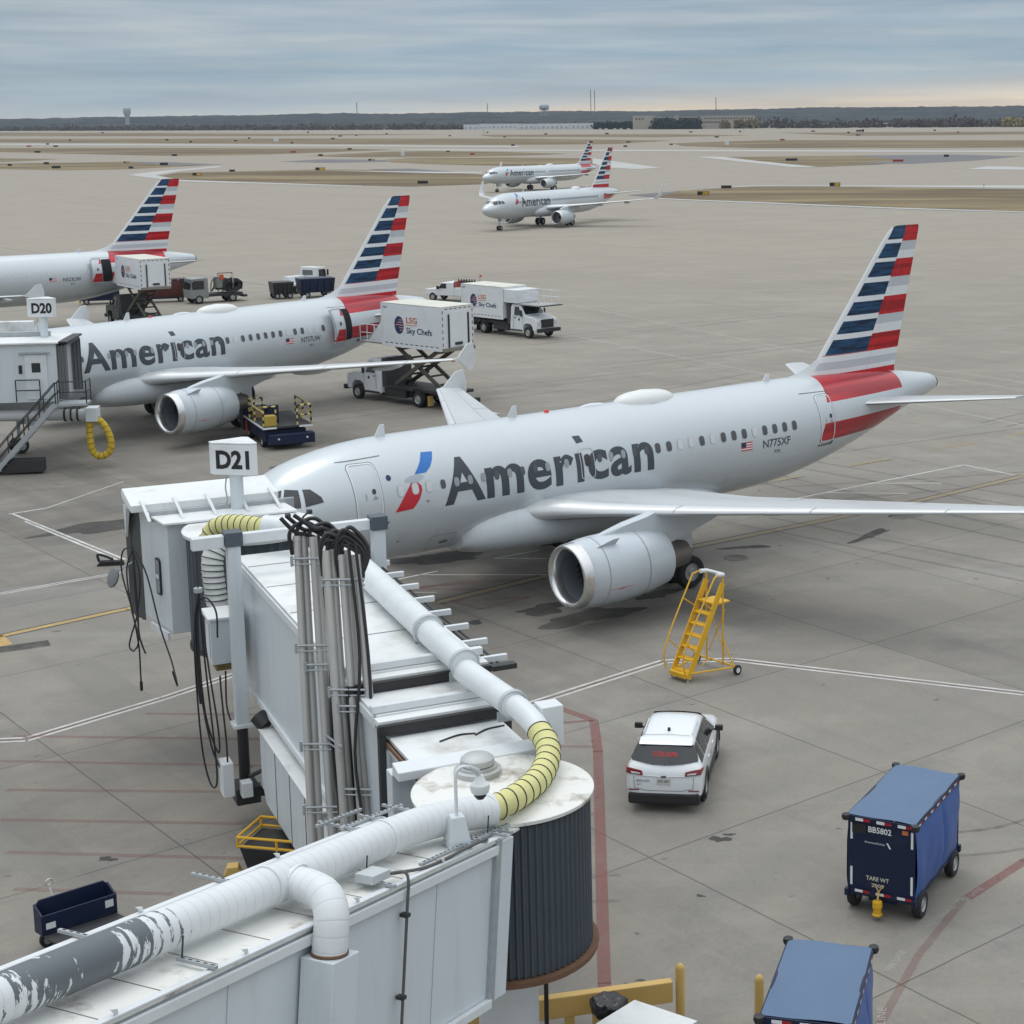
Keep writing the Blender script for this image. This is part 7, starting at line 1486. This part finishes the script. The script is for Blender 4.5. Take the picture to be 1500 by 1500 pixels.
bpy.data.objects['baggage_cart'].rotation_euler = (0, 0, math.radians(64))
bpy.data.objects['baggage_cart'].location = (3.66, 33.0, 0)
b2 = baggage_cart('blue baggage cart cut by the bottom edge, only its light blue canopy showing', (1.60, 25.2), math.radians(77), L=2.62, number='BB5811')
b2.location = (1.62, 25.15, 0)
baggage_cart('navy covered baggage cart half hidden behind the engine of the D20 airliner', (-28.6, 104.2), math.radians(-70), detail=False, topm=navy, curm=navy)
baggage_cart('navy baggage cart beneath the tail of the leftmost airliner', (-57.6, 158.4), math.radians(22), L=3.4, detail=False, topm=navy, curm=navy)
baggage_cart('dull red baggage cart behind the scissor lift at the leftmost airliner', (-52.6, 159.4), math.radians(20), L=4.2, detail=False, topm=mat('dull_red_metal', (.085, .02, .017), .6), curm=mat('dull_red_metal', (.085, .02, .017), .6), endm=mat('dull_red_metal', (.085, .02, .017), .6))

# ---------------------------------------------------------------- yellow maintenance ladder
def ladder():
    R = thing('wheeled_ladder', 'yellow wheeled maintenance ladder with white padded top beside the near engine', 'ladder', (-.62, 48.35, 0), math.radians(44))
    # local: x from the foot of the steps back under the platform, y across
    hw = .35; top = 2.62; xt = 1.45
    for s in (-1, 1):
        q = MB(); q.rbox(((0+xt)/2, s*hw, top/2+.1), (math.hypot(xt, top), .035, .20), (0, -math.atan2(top, xt), 0)); q.build('stringer', yellow, R, 0, .005)
        q = MB(); q.tube([(xt, s*(hw), 2.95), (xt, s*hw, .18)], .028, 8); q.build('rear_post', yellow, R, 40)
        pts = [(-.18, s*(hw+.06), .3), (-.20, s*(hw+.06), 1.0), (.85, s*(hw+.10), 2.75), (1.05, s*(hw+.08), 2.98), (1.35, s*hw, 3.02), (1.46, s*hw, 2.95), (xt, s*hw, 2.5)]
        q = MB(); q.tube(smoothpath(pts, 3), .024, 8); q.tube([(-.08, s*(hw+.06), 1.18), (.38, s*hw, .75)], .018, 6); q.tube([(.58, s*(hw+.1), 2.3), (1.05, s*hw, 1.95)], .018, 6); hr = q.build('handrail', yellow, R, 40)
        q = MB(); q.tube([(.05, s*hw, .25), (xt+.05, s*(hw+.42), .22)], .028, 8); q.tube([(xt, s*hw, 1.0), (xt+.05, s*(hw+.42), .22)], .022, 8); q.build('outrigger', yellow, R, 40)
        wheel(R, (xt+.08, s*(hw+.52), .15), .15, .09, 20, rimm=white)
        q = MB(); q.tube([(1.2, s*hw, 3.02), (1.48, s*hw, 2.98)], .065, 10); q.build('padded_grip', white, R, 40)
        q = MB(); q.tube([(-.02, s*hw, .22), (-.02, s*hw, .02)], .022, 8); q.lathe([(0, .05), (.02, .05), (.03, .02)], (-.02, s*hw, .0), (0, 0, 1), 12); q.build('foot_jack', galv, R, 40)
    for k in range(7): t = (k+.75)/8.3; x = xt*t; z = top*t+.06; q = MB(); q.box(x-.12, x+.14, -hw+.015, hw-.015, z-.045, z); q.build('step', yellow, R, 0, .004)
    q = MB(); q.box(1.10, 1.75, -hw, hw, 2.10, 2.15); q.build('top_platform', yellow, R, 0, .005)
    q = MB(); q.tube([(1.55, -hw, 1.9), (1.55, hw, .5)], .015, 6); q.tube([(1.55, hw, 1.9), (1.55, -hw, .5)], .015, 6); q.tube([(1.57, -hw-.42, .22), (1.57, hw+.42, .22)], .03, 8); q.tube([(.55, -hw, .4), (1.57, hw, .24)], .018, 6); q.build('cross_bracing', yellow, R, 40)
    q = MB(); q.box(-.12, .12, -.34, .34, .12, .26); q.build('foot_beam', yellow, R, 0, .01)
    q = MB(); q.tube([(1.46, -hw, 3.0), (1.46, hw, 3.0)], .05, 10); q.build('padded_bar', white, R, 40)
    q = MB(); q.box(-.01, .01, -.02, .02, 0, .3); 
    return R
ladder()

# ---------------------------------------------------------------- things at the foot of the rotunda
def bollard(x, y, label, z=1.1):
    q = MB(); q.lathe([(0, .085), (z-.06, .085), (z-.02, .07), (z+.02, .04), (z+.035, 0)], (0, 0, 0), (0, 0, 1), 24); o = q.build('bollard', paleyellow, None, 50); o.location = (x, y, 0); tag(o, label, 'bollard', 'round topped yellow bollards')
bollard(-.43, 29.0, 'faded yellow bollard holding the end of the guard beam'); bollard(1.0, 28.55, 'faded yellow bollard standing free beside the canopy of the near blue cart')
R = thing('guard_beam', 'faded yellow steel guard beam behind the foot of the rotunda', 'barrier', (-3.0, 28.35, 0), math.atan2(.65, 2.5))
q = MB(); q.box(-1.5, 2.50, -.09, .09, .42, .82); q.build('beam', paleyellow, R, 0, .015)
for x in (-1.2, .6): q = MB(); q.box(x-.08, x+.08, -.08, .08, 0, .42); q.build('post', paleyellow, R, 0)
R = thing('trash_can', 'yellow drum trash can with a black bag lid beside the guard beam', 'trash can', (-1.68, 27.95, .1))
q = MB(); q.lathe([(-.1, .27), (.02, .29), (.8, .29), (.82, .3)], (0, 0, 0), (0, 0, 1), 28); q.build('drum', paleyellow, R, 40)
q = MB(); n = 40; rings = []
for r, z in ((.31, .70), (.33, .78), (.325, .86), (.28, .91), (.18, .92), (.05, .88)):
    rings.append([Vector(((r+.012*math.sin(5*a)+.01*math.sin(11*a))*math.cos(a), (r+.012*math.sin(5*a)+.01*math.sin(11*a))*math.sin(a), z+.02*math.sin(7*a)*(r/.3))) for a in (2*PI*k/n for k in range(n))])
q.loft(rings); q.build('bag_liner', mat('black_bag', (.012, .012, .013), .28, bump=.4), R, 50)
q = MB(); cs = [(-1.19, 27.36), (-.13, 26.66), (-.75, 25.95), (-1.80, 26.6)]; R = thing('utility_cabinet', 'white flat topped cabinet at the bottom edge in front of the trash can', 'cabinet', (-1.0, 26.6, 0))
q.prism([(x+1.0, y-26.6) for x, y in cs], 'z', .06, 1.24); q.build('body', darkmetal, R, 0, .01)
q = MB(); q.prism([((x+1.0)*1.03, (y-26.6)*1.03) for x, y in cs], 'z', 1.245, 1.31); q.build('lid', whiteroof, R, 0, .01)
R = thing('tow_bar_stand', 'black steel strut beneath the rotunda', 'strut', (-2.75, 27.6, 0)); q = MB(); q.tube([(0, 0, 0), (.02, 0, 2.7)], .04, 8); q.build('strut', black, R, 0)
# chock and cable heap on the ground left of the cab
R = thing('wheel_chock', 'black rubber chock with a stub handle lying left of the bridge cab', 'chock', (-22.2, 62.3, 0), .2)
q = MB(); q.prism([(-.5, 0), (.5, 0), (.45, .16), (-.35, .18)], 'y', -.14, .14); q.build('wedge', tyre, R, 0, .02); q = MB(); q.tube(smoothpath([(-.4, 0, .15), (-.45, 0, .42), (-.2, .05, .35), (.1, .05, .2)]), .05, 8); q.build('handle', black, R, 40)
# navy tub cart lower left
R = thing('tub_cart', 'navy open tub cart with a flat dark deck, lower left beneath the walkway', 'cart', (-12.62, 32.35, 0), math.radians(42)); R.scale = (.77, .77, .85)
q = MB(); q.prism([(-.98, .35), (-.98, 1.0), (-.86, 1.12), (.86, 1.12), (.98, 1.0), (.98, .35)], 'y', .42, .48); tb = q.build('back_panel', navy, R, 0, .02)
q = MB(); q.prism([(-.98, .45), (-.98, .90), (.98, .90), (.98, .45)], 'y', -.06, -.01); q.build('front_panel', navy, R, 0, .02)
for s in (-1, 1): q = MB(); q.prism([(.48, .35), (.48, 1.05), (-.06, .90), (-.06, .40)], 'x', s*.98-.03, s*.98+.03); q.build('side_panel', navy, R, 0, .02)
q = MB(); q.box(-.95, .95, -.02, .42, .38, .42); q.build('tub_floor', navy, R, 0)
q = MB(); q.prism([(-.98, -.07), (.98, -.07), (1.3, -1.9), (-.30, -2.3), (-.85, -.9)], 'z', .36, .42); q.build('deck', mat('deck_dark', (.03, .032, .036), .6, dirt=.3), R, 0, .01)
q = MB(); q.box(-.9, -.65, -.065, -.075, .55, .70); q.box(.68, .9, -.065, -.075, .62, .8); q.build('reflective_tape', refw, R, 0)
rnd = random.Random(2); q = MB(); rings = []
for i in range(8): x = -.55+i*.14; rings.append([Vector((x, .2+(.14+.03*math.sin(i*2))*math.cos(a), .52+(.10+.03*math.sin(i*3))*math.sin(a)+.02*math.sin(3*a+i))) for a in (2*PI*k/10 for k in range(10))])
q.loft(rings); q.build('folded_tarp', mat('tarp_navy', (.015, .025, .06), .6, bump=.3), R, 50)
for x, y in ((-.8, .2), (.8, .2), (.9, -1.6), (-.2, -1.7)): wheel(R, (x, y, .2), .2, .12, 16)
q = MB(); q.tube([(-.35, .5, .6), (-.38, .9, 1.15)], .03, 8); q.lathe([(-.015, .07), (-.02, .1), (.02, .1), (.015, .07), (-.015, .07)], (-.38, .95, 1.27), (0, 1, .2), 18); q.build('tow_bar', mat('towbar_pale', (.5, .5, .48), .5), R, 40)
# tug tucked under the bridge, black with yellow rails
R = thing('service_bin', 'black bin with a yellow guard rail tucked beneath the near bridge tunnel', 'bin', (-9.1, 35.4, 0), math.radians(-12))
q = MB(); q.loft([[Vector((sx*a, sy*b, z)) for sx, sy in ((-1, -1), (1, -1), (1, 1), (-1, 1))] for a, b, z in ((.75, .45, .12), (.9, .55, .75))]); q.build('bin_body', black, R, 0, .03)
q = MB()
for z in (.80, 1.0): q.tube([(-.92, -.57, z), (.92, -.57, z), (.92, .57, z), (-.92, .57, z), (-.92, -.57, z)], .03, 6)
for x, y in ((-.92, -.57), (.92, -.57), (.92, .57), (-.92, .57), (0, -.57)): q.tube([(x, y, .75), (x, y, 1.0)], .03, 6)
q.build('guard_rail', yellow, R, 0)
for x in (-.6, .6):
    for y in (-.4, .4): wheel(R, (x, y, .12), .12, .08, 12)
R2 = thing('rubber_pad', 'orange yellow wheel chock beside the black bin under the bridge', 'chock', (-10.35, 35.4, 0), .2); q = MB(); q.prism([(-.2, 0), (.2, 0), (.12, .2), (-.12, .2)], 'y', -.15, .15); q.build('wedge', paleyellow, R2, 0, .02)

# ---------------------------------------------------------------- belt of service vehicles behind
def loader():
    R = thing('cargo_loader', 'navy cargo loader platform with black and yellow striped rails behind the D21 sign', 'cargo loader', (-21.1, 85.6, 0), math.radians(117))
    q = MB(); q.box(.1, 4.6, -1.05, 1.05, .35, .95); b_ = q.build('chassis', navy, R, 0, .03)
    q = MB(); q.box(-.5, 0.09, -1.35, .95, .28, .80); q.build('front_apron', navy, R, 0, .03)
    for y in (-.95, .5): q = MB(); q.lathe([(0, .05), (.02, .05), (.03, 0)], (-.50, y, .58), (-1, 0, 0), 12); q.build('headlight', white, b_, 30)
    q = MB(); q.box(-.1, 4.7, -1.35, 1.15, 1.05, 1.17); dk = q.build('platform', mat('deck_dark', (.03, .032, .036), .6, dirt=.3), R, 0, .01)
    for y0, y1 in ((-1.36, -.66), (.5, 1.17)): q = MB(); q.box(-.14, -.10, y0, y1, 1.06, 1.15); q.build('edge_strip', refw, dk, 0)
    q = MB(); q.box(-.1, 4.7, 1.155, 1.19, 1.06, 1.15); q.build('edge_strip', refw, dk, 0)
    def strp(pts, nm='striped_rail'):
        q = MB(); P = smoothpath(pts, 2) if len(pts) > 2 else [Vector(p) for p in pts]
        L = [0]
        for a, b in zip(P, P[1:]): L.append(L[-1]+(b-a).length)
        pos = 0; i = 0; k = 0
        for a, b in zip(P, P[1:]):
            n = max(1, int((b-a).length/.16))
            for j in range(n): q.tube([a.lerp(b, j/n), a.lerp(b, (j+1)/n)], .048, 6, m=k % 2); k += 1
        q.build(nm, [mat('rail_pale_yellow', (.62, .50, .18), .5), black], dk, 0)
    z0 = 1.17
    for (xa, ya, xb, yb) in ((.0, -1.3, 0, -.6), (.0, -1.3, 3.2, -1.3), (.2, 1.08, .2, .45), (3.4, 1.05, 3.4, .4), (2.2, 1.08, 3.4, 1.08)):
        strp([(xa, ya, z0), (xa, ya, z0+1.0)]); strp([(xb, yb, z0), (xb, yb, z0+1.0)]); strp([(xa, ya, z0+1.0), (xb, yb, z0+1.0)]); strp([(xa, ya, z0+.5), (xb, yb, z0+.5)])
    strp([(.3, 1.1, z0+.75), (3.6, 1.1, z0+.75)]); strp([(1.6, -1.3, z0), (1.6, -1.3, z0+1)])
    q = MB(); q.box(.05, .5, .45, 1.05, z0, z0+.55); q.build('control_box', mat('box_amber', (.42, .30, .05), .5), dk, 0, .03)
    q = MB(); q.box(3.0, 3.5, .4, .95, z0, z0+.55); q.build('tool_box', mat('box_tan', (.28, .20, .10), .6), dk, 0, .03)
    q = MB(); q.box(1.0, 1.5, .1, .6, z0, z0+.5); q.box(1.0, 1.12, .1, .6, z0+.5, z0+.95); q.build('operator_seat', navy, dk, 0, .03)
    q = MB(); q.box(4.4, 5.3, -.2, 1.2, .35, 1.5); q.build('engine_cover', navy, R, 0, .04)
    q = MB(); q.box(4.0, 4.15, 1.1, 1.16, .2, .9); q.build('orange_flag', mat('orange_red', (.55, .08, .03), .5), b_, 0)
    for x in (.9, 3.9):
        for s in (-1, 1): wheel(R, (x, s*.95, .32), .32, .25, 18)
    return R
loader()
def pickup():
    R = thing('pickup_truck', 'white service pickup with a rack of gas bottles behind the raised catering box', 'pickup truck', (-24.4, 159.7, 0), math.radians(152))
    q = MB(); pr = [(.85, .55), (.88, .95), (.78, 1.12), (-.45, 1.2), (-1.0, 1.78), (-2.3, 1.80), (-2.45, 1.2), (-2.45, .55)]; q.prism(pr, 'y', -.95, .95); c = q.build('cab', truckwhite, R, 0, .06)
    for s in (-1, 1):
        q = MB(); q.add([(x, s*.962, z) for x, z in ((-.72, 1.22), (-1.6, 1.22), (-1.6, 1.68), (-1.05, 1.68))], [(0, 1, 2, 3)]); q.build('side_window', glass, c, 0, recalc=False)
        q = MB(); q.rbox((-.7, s*1.1, 1.3), (.12, .25, .3)); q.build('mirror', black, c, 0)
        for x in (0, -3.6): wheel(R, (x, s*.86, .4), .4, .26, 20)
    q = MB(); q.add([(-.50, -.85, 1.235), (-.50, .85, 1.235), (-.97, .82, 1.76), (-.97, -.82, 1.76)], [(0, 1, 2, 3)]); w = q.build('windscreen', glass, c, 0, recalc=False); w.location = (.03, 0, .02)
    q = MB(); q.box(-5.4, -2.55, -1.0, 1.0, .55, 1.35); b_ = q.build('service_body', truckwhite, R, 0, .04)
    for k in range(3): q = MB(); q.box(-5.2+k*.95, -4.4+k*.95, .995, 1.02, .65, 1.25); q.build('locker_door', white, b_, 0, .01)
    for k in range(7): q = MB(); q.lathe([(0, .12), (1.0, .12), (1.12, .05), (1.2, .05)], (-2.75-k*.3, .55, .95), (0, 0, 1), 12); q.build('gas_bottle', mat('bottle_red', (.35, .04, .03), .5) if k < 1 else chassis, b_, 40)
    q = MB(); q.tube([(-2.6, .8, 1.4), (-2.6, .8, 2.2), (-5.2, .8, 2.2), (-5.2, .8, 1.4)], .03, 6); q.build('ladder_rack', galv, b_, 0)
    q = MB(); q.tube([(-4.4, -.5, 1.3), (-4.4, -.5, 2.5)], .02, 5); q.add([(-4.4, -.5, 2.5), (-4.4, -.5, 2.2), (-4.75, -.45, 2.4)], [(0, 1, 2)]); q.build('orange_flag', mat('orange_red', (.55, .08, .03), .5), b_, 0)
    q = MB(); q.box(-2.52, -2.46, -.9, .9, .6, 1.9); q.build('red_frame', mat('bottle_red', (.35, .04, .03), .5), R, 0)
pickup()
def cabover(R, m=truckwhite, w=1.05):
    q = MB(); q.prism([(.7, .5), (.78, 1.3), (.55, 2.35), (-.9, 2.4), (-.95, .5)], 'y', -w, w); c = q.build('cab', m, R, 0, .06)
    q = MB(); q.add([(.795, -w*.85, 1.35), (.795, w*.85, 1.35), (.60, w*.82, 2.25), (.60, -w*.82, 2.25)], [(0, 1, 2, 3)]); q.build('windscreen', glass, c, 0, recalc=False)
    q = MB(); q.box(-.965, -.952, -w*.6, w*.6, 1.6, 2.1); q.build('rear_window', mat('rear_glass', (.12, .14, .13), .15), c, 0)
    for s in (-1, 1):
        q = MB(); q.add([(x, s*(w+.012), z) for x, z in ((.6, 1.35), (-.5, 1.35), (-.5, 2.15), (.45, 2.15))], [(0, 1, 2, 3)]); q.build('side_window', glass, c, 0, recalc=False)
        q = MB(); q.box(.55, .7, s*(w+.2)-.06, s*(w+.2)+.06, 1.5, 2.1); q.build('mirror', black, c, 0)
        wheel(R, (0, s*(w-.12), .42), .42, .26, 20)
    return c
R = thing('fuel_truck', 'grey hydrant fuelling truck loaded with hoses and filters beyond the D20 airliner', 'fuel truck', (-47.0, 158.6, 0), math.radians(217))
cabover(R, mat('fuel_truck_cab', (.24, .26, .26), .5, dirt=.6, dcol=(.04, .04, .04)))
q = MB(); q.box(-4.3, -1.0, -.9, .9, .6, .85); q.build('bed', chassis, R, 0)
gry = mat('machinery_grey', (.22, .23, .21), .5, .3, var=.4, scale=4, dirt=.5, dcol=(.03, .03, .03))
q = MB(); q.lathe([(0, 0), (.05, .45), (1.1, .45), (1.15, 0)], (-2.2, .2, 1.3), (0, 0, 1), 18); q.build('filter_vessel', gry, R, 40)
q = MB(); q.lathe([(-.5, 0), (-.5, .42), (.5, .42), (.5, 0)], (-2.6, -.4, 1.5), (1, 0, .1), 18); q.build('pump_body', gry, R, 40)
for x in (-3.1, -3.8): q = MB(); q.lathe([(-.5, .2), (-.5, .62), (-.45, .62), (-.4, .35), (.4, .35), (.45, .62), (.5, .62), (.5, .2)], (x, 0, 1.55), (0, 1, 0), 22); q.build('hose_reel', chassis, R, 30)
for k in range(6):
    rn = random.Random(k+20); P = [(-1.3-k*.55, rn.uniform(-.8, .8), 1.0), (-1.5-k*.5, rn.uniform(-.9, .9), 1.9), (-1.9-k*.5, rn.uniform(-.8, .8), rn.uniform(1.5, 2.4)), (-2.3-k*.4, rn.uniform(-.8, .8), 1.1)]
    q = MB(); q.tube(smoothpath(P), .07, 8); q.build('hose', black if k % 2 else gry, R, 40)
q = MB(); q.rbox((-2.4, .6, 2.35), (.35, .3, .5)); q.build('orange_box', mat('orange_red', (.55, .08, .03), .5), R, 0, .03)
q = MB(); q.tube([(-2.6, -.8, .9), (-2.6, -.8, 2.6), (-4.0, -.8, 2.6), (-4.0, -.8, .9)], .05, 8); q.build('frame', chassis, R, 0)
for s in (-1, 1): wheel(R, (-3.3, s*.8, .42), .42, .3, 20)
q = MB(); q.box(-4.7, -4.3, -1.0, 1.0, .4, .6); q.build('rear_bumper', chassis, R, 0)
R = thing('flatbed_truck', 'white cab over truck seen from behind beside the tail of the D20 airliner', 'truck', (-38.5, 170.5, 0), math.radians(62))
cabover(R); q = MB(); q.box(-5.0, -1.0, -1.0, 1.0, .8, 1.0); q.build('flat_bed', truckwhite, R, 0)
q = MB(); q.box(-3.4, -1.2, .2, .95, 1.01, 1.6); q.build('locker', white, R, 0, .03)
for s in (-1, 1): wheel(R, (-3.6, s*.85, .42), .42, .3, 20)
for i, (x, y, L_, h, lab) in enumerate([(-36.9, 163.8, 3.4, 1.35, 'larger navy scrap trailer with ribbed sides behind the D20 airliner'), (-39.9, 162.6, 2.0, 1.1, 'low black trailer at the left end of the navy trailer')]):
    R = thing('trailer', lab, 'trailer', (x, y, 0), math.radians(28)); q = MB(); q.loft([[Vector((sx*a, sy*b, z)) for sx, sy in ((-1, -1), (1, -1), (1, 1), (-1, 1))] for a, b, z in ((L_*.46, .85, .5), (L_*.5, 1.0, .5+h))], caps=True); q.build('tub', navy if i == 0 else black, R, 0, .02)
    for k in range(5): q = MB(); xx = -L_*.4+k*L_*.2; q.box(xx-.05, xx+.05, -1.04, -.86, .55, .45+h); q.build('rib', navy if i == 0 else black, R, 0)
    for xx in (-L_*.3, L_*.3):
        for s in (-1, 1): wheel(R, (xx, s*.8, .3), .3, .2, 14)
# ---------------------------------------------------------------- air
hm = bpy.data.materials.new('haze_air'); hm.use_nodes = True; t = hm.node_tree; t.nodes.clear()
pv = N(t, 'ShaderNodeVolumePrincipled'); pv.inputs['Density'].default_value = 0.00005; pv.inputs['Color'].default_value = (.66, .80, .97, 1); pv.inputs['Anisotropy'].default_value = .3
ov = N(t, 'ShaderNodeOutputMaterial'); t.links.new(pv.outputs[0], ov.inputs[1])
q = MB(); q.box(-7000, 7000, -80, 5600, -3, 110); o = q.build('haze', hm, None, 0); struct(o, 'stuff', 'thin pale haze over the airfield')
bpy.context.view_layer.update()
